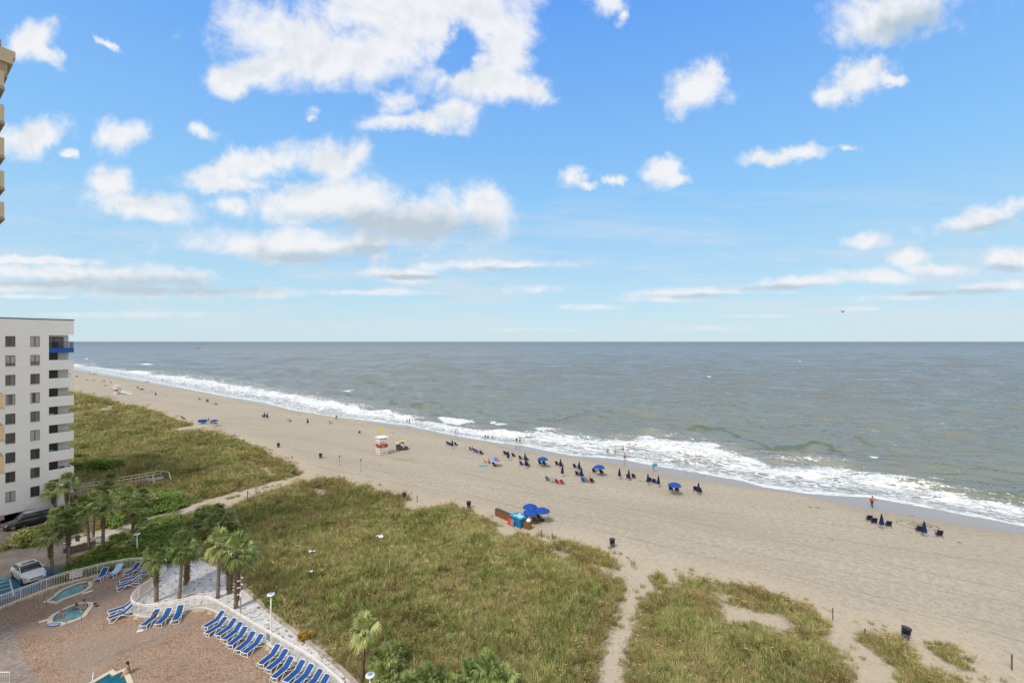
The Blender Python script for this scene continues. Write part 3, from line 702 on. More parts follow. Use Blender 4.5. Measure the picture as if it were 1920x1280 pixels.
CROWNS = [palm_crown(i, wind=wnd).mesh('crown', M_FROND) for i, wnd in enumerate([(-.5, .1), (.5, 0), (.1, .2), (-.2, -.2)])]
CROWN_S = [palm_crown(20+i, n=26, pet=.65, rad=.8, lo=-.35).mesh('crown', M_FROND) for i in range(2)]
OLDS = [old_fronds(40+i).mesh('old_fronds', M_FRONDY) for i in range(2)]
def boots(z0, z1, r0, r1, seed):
    """the criss-cross stubs of cut leaf stems on the trunk"""
    r = random.Random(seed); m = MB(); n = int((z1-z0)*34)
    for i in range(n):
        t = i/max(1, n-1); z = z0+(z1-z0)*t; a = i*2.39996; rr = r0+(r1-r0)*t
        d = Vector((math.cos(a), math.sin(a), 0)); s = Vector((-math.sin(a), math.cos(a), 0))
        b = d*rr*.8+Vector((0, 0, z)); e = d*(rr+r.uniform(.10, .24))+Vector((0, 0, z+r.uniform(.10, .2)))
        m.add([b-s*.07, b+s*.07, b+s*.05+Vector((0,0,.09)), b-s*.05+Vector((0,0,.09)), e-s*.025, e+s*.025], [(0,1,5,4), (3,2,5,4), (0,4,3), (1,2,5)])
    m.tube([(0, 0, z0-.1), (0, 0, z1)], [r0*.95, r1*.95], 10)
    return m
def palm(base, crown, label, ci=0, cs=1.0, boot=(0.6, 1.0), rb=.18, dark=False, old=None, small=False, group='palms round the pool deck and the parking place'):
    """base and crown are (x, y) in the photograph; the crown stands above the base"""
    B = G(*base); B.z = gz(B.x, B.y) if not (inpoly(np.array([B.x]), np.array([B.y]), DECK)[0] or inpoly(np.array([B.x]), np.array([B.y]), GRAVEL)[0]) else 0.0
    B.z = max(B.z, 0)
    zc = H-(crown[1]-640)*B.y/F; xc = (crown[0]-960)/F*B.y
    t = empty('palm_tree', B, 0, label, 'palm tree', group); h = zc-B.z; lean = Vector((xc-B.x, 0, h))
    m = MB(); m.s = True; pts = []; rs = []
    for i in range(9):
        q = i/8; pts.append(Vector((lean.x*q*q*0.6+lean.x*q*.4, 0.06*math.sin(q*3), -0.2+(h+0.2)*q))); rs.append((rb*(1.12-.25*q))*(1.0+.04*math.sin(i*4.1)))
    m.tube(pts, rs, 10); m.build('trunk', M_TRUNKD if dark else M_TRUNK, t)
    if boot:
        z0, z1 = h*boot[0], h*boot[1]
        bo = boots(0, z1-z0, rb*1.05, rb*1.4, int(base[0])).build('boots', M_BOOT, t)
        q = (boot[0]+boot[1])/2; bo.location = (lean.x*(q*q*.6+q*.4), 0, z0)
    c = link('crown', (CROWN_S if small else CROWNS)[ci], t); c.location = (lean.x, 0, h); c.rotation_euler = (0, 0, rng.random()*.8); c.scale = (cs,)*3
    if old is not None: c = link('old_fronds', OLDS[old], t); c.location = (lean.x, 0, h); c.scale = (cs,)*3
    return t
palm((98,1078),(92,1002),'palm between the white car and the back fence, crown blown to the left', 0, .88, (.42,.95), .15)
palm((127.5,1068),(128,978),'palm behind the sign on the fence, its leaves blown to the right', 1, 1.0, (.5,1.0), .17)
palm((192,1036),(194,950),'palm at the right end of the brown picket fence, bushy crown', 2, 1.0, (.55,1.0), .18)
palm((167,1030),(158,948),'palm with a brown board on its trunk at the picket fence', 3, .95, (.8,1.0), .15, old=0)
palm((174,1018),(177,938),'slim palm just behind the picket fence, between two thicker palms', 1, .9, None, .15)
palm((246,1019),(253,960),'palm left of the near lamp post, standing by the concrete path', 3, .95, (.62,1.0), .17, old=1)
palm((104,966),(99,918),'palm nearest the corner of the white building, small crown', 0, .85, (.45,1.0), .2, small=False)
palm((122,982),(127,907),'tallest palm beside the white building, crown over the boardwalk end', 2, 1.05, (.55,1.0), .19)
palm((236,965),(239,930),'short palm with dark old leaves above the bright green plants', 2, 1.05, (.3,1.0), .2, old=0)
palm((293,1127),(292,1042),'palm with ragged bark standing in white stones inside the bend of the fence', 1, .92, (.38,.98), .18)
palm((336,1124),(343,1026),'leaning palm in the white stones behind the curved fence', 2, 1.05, None, .15, old=1)
palm((347,1096),(356,1030),'thick rough palm half hidden behind the leaning palm', 0, .8, (.1,1.0), .2)
palm((408,1121),(412,1018),'palm with a smooth straight trunk in the white stones', 3, 1.0, None, .16, old=0)
palm((430,1112),(432,1040),'short thick palm with boots to the ground in the white stones', 1, .7, (.05,1.0), .24)
palm((442,1140),(449,1032),'palm beside the tall thin pole, large full crown', 2, 1.12, (.15,1.0), .18)
palm((679.5,1277),(683,1178),'lone palm with a reddish trunk at the edge of the dune grass', 3, .80, None, .13, dark=True, old=1)
# ---- low palmettos and shrubs
def palmetto(spots, label, cs=1.0, group=None):
    B = G(*spots[0][:2]); t = empty('palmetto_bush', (B.x, B.y, gz(B.x, B.y)), 0, label, 'palmetto', group)
    for i, (x, y, z, s) in enumerate(spots):
        st = MB()
        P = G(x, y)-B; P.z = z
        c = link('leaf_head', CROWN_S[i % 2], t); c.location = P; c.scale = (s*cs,)*3; c.rotation_euler = (0, 0, i*1.3)
        st.tube([(P.x*.8, P.y*.8, -.3), P], [.12, .1], 6); st.build('stem', M_TRUNKD, t)
    return t
palmetto([(398,1006,1.5,1.15),(374,995,1.3,1.05),(360,1005,1.1,.95),(388,980,1.2,1.0),(408,980,1.4,1.05),(430,994,1.3,1.05),(425,1012,1.0,.95),(385,1018,.9,.95),(352,1017,.8,.85),(405,1024,.7,.85),(440,1012,.8,.85),(398,990,1.8,1.1),(372,984,1.1,.95)], 'large dark green palmetto thicket behind the palms at the white stones')
palmetto([(722,1275,1.3,1.05),(738,1265,1.2,.95),(708,1272,1.0,.8),(738,1285,.8,.9),(720,1292,.7,.85)], 'dark palmetto clump right of the lone palm trunk')
palmetto([(800,1318,1.2,1.05),(775,1324,.9,.95),(828,1316,1.0,.95),(850,1324,.8,.9),(760,1330,.7,.85)], 'wide light green palmetto at the bottom edge of the grass, left one')
palmetto([(915,1312,1.4,1.15),(885,1314,1.0,.95),(945,1318,.9,.95)], 'spiky palmetto at the bottom edge of the grass, right one')
palmetto([(202,940,1.5,1.0),(185,945,1.3,.95),(218,945,1.3,.95),(208,925,1.6,1.0)], 'grey green palmetto thicket in front of the boardwalk')
palmetto([(268,950,1.2,1.0),(258,965,.9,.9),(283,955,.8,.9)], 'brownish palmetto right of the short palm')
palmetto([(228,1042,1.3,.95),(215,1040,1.1,.85),(240,1040,1.1,.85)], 'small palmetto rising out of the hedge behind the near lamp post')
palmetto([(318,960,.9,.6),(325,963,.8,.6)], 'small palmetto clump growing over the edge of the concrete path')
palmetto([(270,1002,1.2,.8),(260,1004,1.0,.7)], 'little palmetto between the lamp post and the path')
palmetto([(115,1000,1.6,1.1),(105,985,1.3,1.0),(130,1000,1.1,1.0),(118,975,1.2,.95)], 'dark palmetto below the two palms at the white building')
M_SHRUB = leaf_material('shrub_leaf', [(0.035,0.065,0.015),(0.07,0.13,0.025),(0.13,0.21,0.04),(0.22,0.29,0.07)], wscale=.6, fine=2)
M_SHRUBY = leaf_material('shrub_leaf_yellow', [(0.05,0.07,0.015),(0.12,0.15,0.03),(0.24,0.26,0.07),(0.36,0.36,0.14)], wscale=.6, fine=2)
M_STEM = material('twigs', (0.10,0.07,0.045), .9)
def shrub(px, py, rx, ry, h, label, mat=None, seed=None, dens=1.0, leaf=.085, group=None, name='shrub'):
    B = G(px, py); inp = any(inpoly(np.array([B.x]), np.array([B.y]), q)[0] for q in (PARK, DECK, GRAVEL))
    B.z = 0 if inp else max(0, gz(B.x, B.y)); r = random.Random(seed or int(px*7+py))
    t = empty(name, B, 0, label, 'shrub' if name == 'shrub' else 'hedge', group); m = MB(); st = MB()
    lobes = [(r.uniform(-.6, .6)*rx, r.uniform(-.6, .6)*ry, r.uniform(.25, .62)*h, r.uniform(.38, .62)) for _ in range(int(8+4*rx))]
    n = int(150*rx*ry*dens*(1+h)); n = min(max(n, 500), 7000)
    for i in range(n):
        lx, ly, lz, lr = r.choice(lobes); u = Vector((r.gauss(0, 1), r.gauss(0, 1), r.gauss(0, 1))).normalized()*(0.55+.45*r.random()**.5)
        c = Vector((lx+u.x*lr*rx*.75, ly+u.y*lr*ry*.75, max(.03, lz+u.z*lr*h*.75))); s = leaf*r.uniform(.6, 1.4)
        M = Matrix.Translation(c) @ Euler((r.uniform(-1,1), r.uniform(-1,1), r.random()*6.28)).to_matrix().to_4x4()
        m.add([M @ Vector(q) for q in ((-s,0,0),(0,-s*.55,.01),(s,0,0),(0,s*.55,.01))], [(0,1,2,3)])
    for lx, ly, lz, lr in lobes: st.tube([(lx*.3, ly*.3, -.1), (lx, ly, lz)], [.04, .015], 4)
    m.build('foliage', mat or M_SHRUB, t); st.build('stems', M_STEM, t); return t
hg = 'hedge clumps behind the pool fence'
for i, (x, y, rx, ry, h, w) in enumerate([(118,1090,1.0,.9,.8,'lowest hedge clump, next to the palm beside the white car'),(140,1080,1.4,1.0,1.1,'hedge clump behind the sign on the fence'),(163,1068,1.5,1.1,1.3,'hedge clump just right of the palm behind the sign'),(190,1060,1.5,1.2,1.4,'hedge clump behind the lounger with a dark towel'),(217,1052,1.5,1.2,1.4,'hedge clump behind the lounger covered in pale blue'),(243,1046,1.5,1.2,1.4,'dark hedge clump at the foot of the near lamp post'),(268,1042,1.4,1.2,1.2,'hedge clump right of the near lamp post'),(150,1056,1.2,1.0,1.0,'hedge clump in front of the left end of the picket fence'),(180,1046,1.4,1.0,1.2,'hedge clump in front of the right end of the picket fence'),(225,1034,1.6,1.2,1.2,'hedge clump between the picket fence palms and the lamp post'),(296,1028,1.8,1.3,1.1,'hedge clump behind the crown of the palm in the fence bend'),(322,1020,1.8,1.3,1.0,'hedge clump left of the leaning palm crown')]):
    shrub(x, y, rx*1.1, ry, h, w, group=hg, name='hedge_clump')
shrub(45,1022,2.7,1.6,2.3,'yellow green rounded bush beside the black car', M_SHRUBY, leaf=.12, dens=1.3)
shrub(80,1003,1.6,1.2,1.7,'paler bush joined to the right side of the rounded bush by the black car', M_SHRUBY, leaf=.12)
shrub(195,884,4.2,2.4,2.6,'wide dark green shrub standing alone in the dunes beyond the boardwalk', leaf=.16, dens=.9)
shrub(157,848,1.7,1.2,1.5,'small round dark shrub in the dunes close to the white building', leaf=.15)
shrub(148,866,2.2,1.4,1.3,'low dark shrub between the building balcony and the wide dune shrub', leaf=.15)
shrub(143,882,2.0,1.2,1.4,'yellowish shrub against the corner of the white building', M_SHRUBY, leaf=.13)
shrub(3,1030,1.0,1.2,.7,'bit of yellow green shrub at the left edge below the black car', M_SHRUBY)
shrub(613,990,1.1,.8,.9,'dark little shrub in the middle of the dune grass', leaf=.12)
shrub(512,1140,.9,.7,.9,'dark green shrub at the curb behind the lamp post by the loungers', leaf=.1)
shrub(572,1200,.8,.5,.7,'bright orange yellow little shrub on the grass edge along the stones', frond_mat('shrub_leaf_gold', [(0.25,.15,.02),(.45,.28,.04),(.6,.38,.07)]), leaf=.08)
shrub(366,1046,.9,.5,.6,'golden dry bush behind the leaning palm trunks', M_FRONDY, leaf=.1)
# ------------------------------------------------------------------ paved ground
def pave_material(name, cols, scale, rot, grey=None, mortar=(0.23,0.19,0.16), bw=0.5, rh=0.25, rough=.8):
    m = bpy.data.materials.new(name); m.use_nodes = True; T = NT(m.node_tree); b = T.n['Principled BSDF']
    o = T.new('ShaderNodeTexCoord').outputs['Object']; v = T.mapping(o, rot=(0, 0, rot))
    br = T.new('ShaderNodeTexBrick'); T.put(br.inputs['Vector'], v); br.inputs['Scale'].default_value = scale
    br.inputs['Color1'].default_value = (0, 0, 0, 1); br.inputs['Color2'].default_value = (1, 1, 1, 1); br.inputs['Mortar'].default_value = (.5, .5, .5, 1)
    br.inputs['Mortar Size'].default_value = 0.012; br.inputs['Brick Width'].default_value = bw; br.inputs['Row Height'].default_value = rh
    f = T.math('ADD', T.math('MULTIPLY', br.outputs[0], 0.58), T.math('MULTIPLY', T.noise(o, .35, 5, .6), 0.45))
    c = T.ramp(f, [(0.12+.8*i/(len(cols)-1), q) for i, q in enumerate(cols)])
    st = T.noise(o, .9, 5, .65); c = T.mix(T.smooth(st, .5, .75, 0, .4), c, tuple(q*.55 for q in cols[0]))
    c = T.mix(T.math('MULTIPLY', br.outputs[1], .8), c, mortar)
    if grey: c = T.mix(T.smooth(T.noise(o, .16, 4, .6),   .45, .62, 0, .45), c, grey)
    T.put(b.inputs['Base Color'], c); b.inputs['Roughness'].default_value = rough; b.inputs['Specular IOR Level'].default_value = .2
    return m
def speckle(name, a, c, d, scale=30, big=1.5, rough=.9):
    m = bpy.data.materials.new(name); m.use_nodes = True; T = NT(m.node_tree); b = T.n['Principled BSDF']
    o = T.new('ShaderNodeTexCoord').outputs['Object']; n = T.noise(o, scale, 2, .6); n2 = T.noise(o, big, 5, .65)
    q = T.mix(T.smooth(n2, .35, .7), a, c); q = T.mix(T.smooth(n, .56, .64, 0, .85), q, d)
    T.put(b.inputs['Base Color'], q); b.inputs['Roughness'].default_value = rough; b.inputs['Specular IOR Level'].default_value = 0.05
    bp = T.new('ShaderNodeBump'); bp.inputs['Strength'].default_value = .5; bp.inputs['Distance'].default_value = .03; T.put(bp.inputs['Height'], n); T.l.new(bp.outputs[0], b.inputs['Normal'])
    return m
def struct(name, mb, mat, label=None):
    o = mb.build(name, mat); return tag(o, label, kind='structure')
P_RED = pave_material('brick_pavers', [(0.17,0.102,0.064),(0.25,0.157,0.10),(0.305,0.198,0.13),(0.355,0.245,0.165),(0.46,0.35,0.25)], 3.0, R(38), grey=(0.30,0.235,0.185))
P_GREY = pave_material('grey_pavers', [(0.17,0.135,0.11),(0.25,0.20,0.165),(0.31,0.25,0.21),(0.38,0.32,0.27)], 2.1, R(-18))
P_BAND = pave_material('band_pavers', [(0.16,0.14,0.13),(0.25,0.21,0.19),(0.31,0.26,0.23)], 4.0, R(22))
ASPH = speckle('asphalt', (0.115,0.10,0.085), (0.23,0.20,0.165), (0.06,0.055,0.05), 12, .16)
STONE = speckle('white_stones', (0.50,0.48,0.45), (0.64,0.62,0.58), (0.16,0.15,0.14), 2.6, 1.2)
CONC = speckle('concrete', (0.42,0.37,0.31), (0.50,0.44,0.37), (0.33,0.29,0.25), 8, .8)
SPA1 = GP([(78,1130),(87,1126),(97.5,1119),(103.7,1113),(114.7,1105),(130,1098.7),(146,1093),(160,1090),(171,1091),(175,1096),(169.4,1102.6),(157.6,1110.5),(138,1118),(121,1124),(104,1133),(92,1131)])
SPA2 = GP([(88,1171),(90,1160),(96,1153.5),(107,1147.5),(118.6,1141.5),(134,1134.7),(147,1130.5),(161.6,1128.5),(175,1129.5),(175,1136),(169.5,1143),(162,1155),(146,1163),(130,1168),(114.7,1174),(108,1171)])
POOL = GP([(130,1301),(174,1277),(211,1255.5),(218,1260.5),(238,1251.5),(252,1284),(285,1350),(150,1400)])
def inset(poly, d):
    n = len(poly); ar = sum(poly[i][0]*poly[(i+1) % n][1]-poly[(i+1) % n][0]*poly[i][1] for i in range(n)); sg = 1 if ar > 0 else -1; out = []
    for i in range(n):
        a, b, c = Vector(poly[i-1]), Vector(poly[i]), Vector(poly[(i+1) % n])
        e1 = (b-a).normalized(); e2 = (c-b).normalized(); n1 = Vector((-e1.y, e1.x, 0))*sg; n2 = Vector((-e2.y, e2.x, 0))*sg
        q = (n1+n2); q = q/max(.5, q.length_squared/2) if q.length > .2 else n1; out.append(b+q*d)
    return out
W1, W2, W3 = inset(SPA1, .34), inset(SPA2, .36), inset(POOL, .33)
m = MB(); m.sheet([DECK, SPA1, SPA2, POOL], 0.03); struct('pool_deck', m, P_RED, 'deck of reddish brown brick pavers round the pools')
LG = GP([(27,1168),(36,1210),(52,1242),(64,1262),(80,1290),(95,1340),(120,1500),(-200,1500),(-300,1200),(-60,1190)])
m = MB(); m.sheet([LG], 0.036); struct('grey_paving', m, P_GREY, 'patch of greyer pavers at the left side of the deck')
def strip(pts, w):
    L, Rr = [], []
    for i, q in enumerate(pts):
        d = (pts[min(i+1, len(pts)-1)]-pts[max(i-1, 0)]).normalized(); s = Vector((-d.y, d.x, 0)); L.append(q+s*w/2); Rr.append(q-s*w/2)
    return L+Rr[::-1]
m = MB(); m.sheet([strip(catmull(GP([(168,1247),(187,1238),(230,1221),(290,1197),(345,1174),(372,1164)]), 4), .30)], .041); struct('drain_channel', m, P_BAND, 'dark band of pavers crossing the deck')
m = MB(); m.sheet([GRAVEL], 0.02); struct('white_stone_bed', m, STONE, 'bed of white stones between the fence and the dune grass')
m = MB(); m.sheet([PARK], 0.008); struct('parking_lot', m, ASPH, 'brown grey worn asphalt beside the white building')
m = MB(); m.sheet([strip(PATHC, 2.0)], 0.08); m.sheet([strip(PATHC[:6], 2.6)], .05); struct('concrete_path', m, CONC, 'pale winding path from the parking place to the beach')
curb = GRAVEL[len(ff):]
M_CURB = material('curb_concrete', (0.40,0.34,0.27), .9, .2, 3); m = MB(); cb = catmull(curb, 3)
for a, b in zip(cb, cb[1:]): m.beam(a+Vector((0,0,.05)), b+Vector((0,0,.05)), .28, .26)
struct('curb', m, M_CURB, 'concrete curb between white stones and dune grass')
BLUE_P = material('blue_parking_paint', (0.03,0.16,0.27), .8, .4, 1.5, c2=(0.07,0.22,0.33)); LINE_P = material('white_road_paint', (0.62,0.66,0.68), .7, .2, 3)
m = MB(); m.sheet([GP([(-60,1085),(20,1083),(47,1074),(75,1066),(97,1060),(118,1072),(96,1092),(60,1108),(20,1122),(-60,1150)])], .014); struct('blue_parking_bay', m, BLUE_P, 'blue painted parking bay with white lines')
m = MB()
for a, b in (((18,1086),(26,1116)),((0,1092),(19,1087)),((-2,1099),(20,1093)),((-2,1107),(22,1100)),((-2,1115),(24,1108)),((-2,1124),(26,1116))): m.beam(G(*a, .018), G(*b, .018), .12, .006)
struct('parking_lines', m, LINE_P, 'white lines of the blue parking bay')
# ---- pools
M_COPE = material('cream_coping', (0.60,0.52,0.38), .7, .12, 4); M_TILE = material('pool_wall', (0.20,0.30,0.32), .5, .2, 6)
def water_material(name, a, c):
    m = bpy.data.materials.new(name); m.use_nodes = True; T = NT(m.node_tree); b = T.n['Principled BSDF']; o = T.new('ShaderNodeTexCoord').outputs['Object']
    n = T.noise(o, 1.2, 4, .6, .6); T.put(b.inputs['Base Color'], T.ramp(n, [(.35, a), (.65, c)])); b.inputs['Roughness'].default_value = .06; b.inputs['IOR'].default_value = 1.33
    bp = T.new('ShaderNodeBump'); bp.inputs['Strength'].default_value = .4; bp.inputs['Distance'].default_value = .04; T.put(bp.inputs['Height'], T.noise(o, 6, 3, .6, .5)); T.l.new(bp.outputs[0], b.inputs['Normal'])
    return m
WSPA = water_material('spa_water', (0.09,0.24,0.25), (0.22,0.37,0.36)); WPOOL = water_material('pool_water', (0.0,0.09,0.13), (0.02,0.15,0.19))
def pool(outer, inner, label, wm, zc=.09, steps=True, cat='spa'):
    c = sum((Vector(q) for q in outer), Vector())/len(outer); t = empty('hot_tub' if cat == 'spa' else 'swimming_pool', (c.x, c.y, 0), 0, label, cat)
    m = MB(); o2 = [q-c for q in outer]; i2 = [q-c for q in inner]; m.sheet([o2, i2], zc); n = len(o2)
    for i in range(n):
        j = (i+1) % n; m.add([(*o2[i][:2], 0), (*o2[j][:2], 0), (*o2[j][:2], zc), (*o2[i][:2], zc)], [(0,1,2,3)])
    m.build('coping', M_COPE, t)
    m = MB()
    for i in range(n):
        j = (i+1) % n; m.add([(*i2[i][:2], zc), (*i2[j][:2], zc), (*i2[j][:2], -1.1), (*i2[i][:2], -1.1)], [(0,1,2,3)])
    m.build('basin', M_TILE, t)
    m = MB(); m.sheet([i2], -0.07); w_ = m.build('water', wm, t)
    return t
pool(SPA1, W1, 'long curved hot tub with cream rim nearest the back fence', WSPA)
pool(SPA2, W2, 'hot tub with cream rim where three people sit', WSPA)
pool(POOL, W3, 'dark teal swimming pool with a stepped cream edge at the bottom of the picture', WPOOL, cat='pool')
M_STEEL = material('handrail_steel', (0.42,0.40,0.38), .3, .1, 3, metal=.8)
def rail(a, b, label):
    A, B = G(*a, .0), G(*b, .0); t = empty('hand_rail', A, 0, label, 'handrail'); d = B-A
    m = MB(); m.s = True; m.tube(catmull([(0,0,0),(0,0,.75),(d.x*.15,d.y*.15,.9),(d.x*.85,d.y*.85,.9),(d.x,d.y,.55)], 4), .024, 6); m.build('rail', M_STEEL, t)
    m = MB(); m.lathe([(.06,.03),(.06,.06),(.03,.07)], 8); m.build('base_ring', M_STEEL, t); return t
rail((71,1136),(84,1129),'left steel handrail at the narrow end of the long hot tub'); rail((87,1137),(100,1129),'right steel handrail at the narrow end of the long hot tub')
rail((125,1173),(121,1163),'left steel handrail of the hot tub with people'); rail((152.5,1163),(148,1153),'right steel handrail of the hot tub with people')
m = MB(); m.s = True; A = G(173,1290); t = empty('pool_ladder_rail', A, 0, 'white handrail post standing at the corner of the swimming pool', 'handrail')
m.tube([(0,0,0),(-.05,.1,1.15),(.18,-.1,1.2),(.35,-.5,.0)], .035, 6); m.build('rail', material('white_plastic', (0.72,0.71,0.70), .4, .05), t)
# ---- fences
M_FENCE = material('cream_fence_paint', (0.80,0.77,0.70), .5, .1, 2); M_SIGNW = material('sign_white', (0.72,0.71,0.70), .5, .04); M_INK = material('sign_ink', (0.03,0.035,0.12), .6, .1)
def fence(pts, post, label, hgt=1.22, pick=.125, skip=None, name='metal_fence'):
    P = resample(pts, pick); c = P[0]; t = empty(name, (c.x, c.y, .03), 0, label, 'fence'); P = [q-c for q in P]
    m = MB(); m.s = False
    for z in (.12, hgt-.16): m.tube([q+Vector((0,0,z)) for q in P[::3]+[P[-1]]], .022, 4)
    m.build('lower_rails', M_FENCE, t); m = MB(); m.tube([q+Vector((0,0,hgt)) for q in P[::2]+[P[-1]]], .038, 6); m.build('top_rail', M_FENCE, t)
    n = int(round(post/pick)); m = MB()
    for i, q in enumerate(P):
        if i % n: m.tube([q+Vector((0,0,.1)), q+Vector((0,0,hgt-.02))], .017, 4, False)
    pk = m.build('pickets', M_FENCE, t)
    k = 0
    for i in range(0, len(P), n):
        m = MB(); m.tube([P[i]+Vector((0,0,-.03)), P[i]+Vector((0,0,hgt+.03))], .034, 6); m.build('post', M_FENCE, t); k += 1
    return t
f1 = fence(bf, 1.95, 'cream metal picket fence curving along the back of the pool deck')
f2 = fence(ff, 1.95, 'cream metal picket fence bending round the white stones behind the loungers')
m = MB()
for i in range(0, len(bf)-1): m.beam(bf[i]+Vector((0,0,.06)), bf[i+1]+Vector((0,0,.06)), .2, .14)
for i in range(0, len(ff)-1): m.beam(ff[i]+Vector((0,0,.045)), ff[i+1]+Vector((0,0,.045)), .18, .09)
struct('kerb', m, material('pale_kerb', (0.55,0.50,0.43), .9, .15), 'low pale kerb under the pool fences')
def text_mesh(body, size, ext=.004):
    cu = bpy.data.curves.new('txt', 'FONT'); cu.body = body; cu.size = size; cu.extrude = ext; cu.align_x = 'CENTER'; cu.align_y = 'CENTER'; cu.offset = size*.012
    o = bpy.data.objects.new('txt', cu); COL.objects.link(o); bpy.context.view_layer.update()
    me = bpy.data.meshes.new_from_object(o.evaluated_get(bpy.context.evaluated_depsgraph_get())); bpy.data.objects.remove(o); return me
A, B = G(130,1092), G(154.5,1086); d = (B-A).normalized(); nrm = Vector((d.y, -d.x, 0)); c = (A+B)/2+nrm*.06
t = empty('fence_sign', (c.x, c.y, .03), 0, 'white sign with two lines of dark letters hung on the back fence', 'sign')
L = (B-A).length; ang = math.atan2(d.y, d.x)
m = MB(); m.box((0,0,.72), (L, .015, .62), rz=ang); m.build('board', M_SIGNW, t)
for body, z, s in (('NO DIVING', .86, .27), ('ALLOWED', .60, .30)):
    me = text_mesh(body, s*L/1.55); me.materials.append(M_INK); o = link('lettering', me, t); o.location = (nrm.x*.012, nrm.y*.012, z); o.rotation_euler = (R(90), 0, ang)
A, B = G(498,1205), G(511,1214); d = (B-A).normalized(); nrm = Vector((-d.y, d.x, 0))*-1; c = (A+B)/2+nrm*.05
t = empty('fence_plaque', (c.x, c.y, .03), 0, 'grey square plaque on the fence between the two groups of loungers', 'sign')
m = MB(); m.box((0,0,.72), (.85, .015, .85), rz=math.atan2(d.y, d.x)); m.build('board', M_SIGNW, t); m = MB(); m.box((nrm.x*.012,nrm.y*.012,.72), (.62, .015, .6), rz=math.atan2(d.y, d.x)); m.build('picture_panel', material('plaque_grey', (0.22,0.22,0.24), .6, .5, 9), t)
# little gate frame at the left edge
A = G(-14,1284); B = G(18,1284); t = empty('barrier_gate', A, 0, 'white framed low barrier at the left edge of the deck', 'barrier'); d = B-A
m = MB(); m.tube([(0,0,0),(0,0,1.0),(d.x,d.y,1.0),(d.x,d.y,0)], .03, 6); m.tube([(0,0,.15),(d.x,d.y,.15)], .03, 6); m.build('frame', M_FENCE, t)
m = MB()
for i in range(1, 10): m.tube([(d.x*i/10, d.y*i/10, .15), (d.x*i/10, d.y*i/10, 1.0)], .012, 4)
m.build('bars', M_FENCE, t)
m = MB(); m.lathe([(.02,.0),(.5,.02),(.55,.1),(.5,.34),(.3,.40)], 14); o = m.build('planter', material('maroon_plastic', (0.16,0.06,0.06), .5, .2)); o.location = G(-4,1300,.04); tag(o, 'dark red round tub cut by the left edge behind the barrier', 'planter')
# ---- lamp posts
M_LAMP = material('lamp_post_paint', (0.66,0.65,0.58), .5, .12, 3); M_LHEAD = material('lamp_cap', (0.62,0.68,0.70), .35, .08)
def lamp(base, top, label):
    B = G(*base, .02); h = H-(top[1]-640)*B.y/F-.02; t = empty('lamp_post', B, 0, label, 'lamp post', 'lamp posts by the pool')
    m = MB(); m.s = True; m.lathe([(.13,0),(.13,.12),(.075,.16),(.07,h*.55),(.055,h-.28)], 10); m.build('pole', M_LAMP, t)
    m = MB(); m.s = True; m.lathe([(.05,h-.3),(.15,h-.24),(.13,h-.16),(.34,h-.10),(.33,h-.05),(.16,h-.01),(.12,h)], 16); m.build('lamp_head', M_LHEAD, t)
    m = MB(); m.lathe([(.12,h-.02),(.17,h-.005),(.13,h+.02),(.03,h+.03)], 12); m.build('cap', material('lamp_dark', (0.25,0.26,0.32), .4), t); return t
lamp((257,1043),(259,999.5),'lamp post behind the back fence among the hedges, greenish white')
lamp((508,1186),(508,1112),'lamp post in the white stones right behind the loungers')
lamp((694,1334),(695.5,1263),'lamp post cut by the bottom edge beside the lone palm')
B = G(451.5,1154); h = H-(1075-640)*B.y/F; t = empty('antenna_pole', B, 0, 'tall thin pole with small white fittings beside the palm', 'pole')
m = MB(); m.tube([(0,0,0),(0,0,h)], .045, 6); m.build('pole', M_STEEL, t)
for i in range(6):
    m = MB(); z = h-.3-.32*i; m.tube([(0,0,z),((-1)**i*.22,-.1,z-.04)], .03, 5); m.ell(((-1)**i*.22,-.1,z-.04), (.07,.07,.06), 6, 4); m.build('fitting', M_SIGNW, t)
m = MB(); m.box((.1,-.1,h-1.9), (.22,.16,.4)); m.build('box', M_LAMP, t)
# ------------------------------------------------------------------ the white building
M_WALL = bpy.data.materials.new('white_brick_wall'); M_WALL.use_nodes = True; T = NT(M_WALL.node_tree); b = T.n['Principled BSDF']
o_ = T.new('ShaderNodeTexCoord').outputs['Object']; z_ = T.xyz(o_)[2]
ln = T.noise(T.comb(0.0, 0.0, T.math('MULTIPLY', z_, 1.0)), 3.5, 2, .6); n_ = T.noise(T.mapping(o_, scale=(.6, .6, .15)), .9, 5, .6)
cw = T.mix(T.smooth(n_, .35, .7, 0, .35), (0.88,0.865,0.845), (0.77,0.76,0.74)); cw = T.mix(T.smooth(ln, .5, .7, 0, .18), cw, (0.52,0.51,0.50))
T.put(b.inputs['Base Color'], cw); b.inputs['Roughness'].default_value = .85; b.inputs['Specular IOR Level'].default_value = .05
M_WARM = material('balcony_wall', (0.64,0.62,0.59), .85, .05, 2); M_BLUE = material('blue_fascia', (0.01,0.10,0.42), .5, .08, 2); M_BLUED = material('dark_blue_roof_edge', (0.02,0.055,0.14), .6, .1)
M_GLASS = bpy.data.materials.new('window_glass'); M_GLASS.use_nodes = True; T = NT(M_GLASS.node_tree); b = T.n['Principled BSDF']; rnd = T.new('ShaderNodeObjectInfo').outputs['Random']
T.put(b.inputs['Base Color'], T.ramp(rnd, [(0, (0.045,0.045,0.05)), (.5, (0.11,0.105,0.105)), (1, (0.19,0.19,0.185))])); b.inputs['Roughness'].default_value = .12
M_FRAME = material('window_frame', (0.10,0.10,0.10), .5, .1); M_DOORD = material('dark_shutter', (0.045,0.04,0.04), .5, .25, 4); M_CURT = material('curtain', (0.42,0.41,0.38), .9, .15, 6)
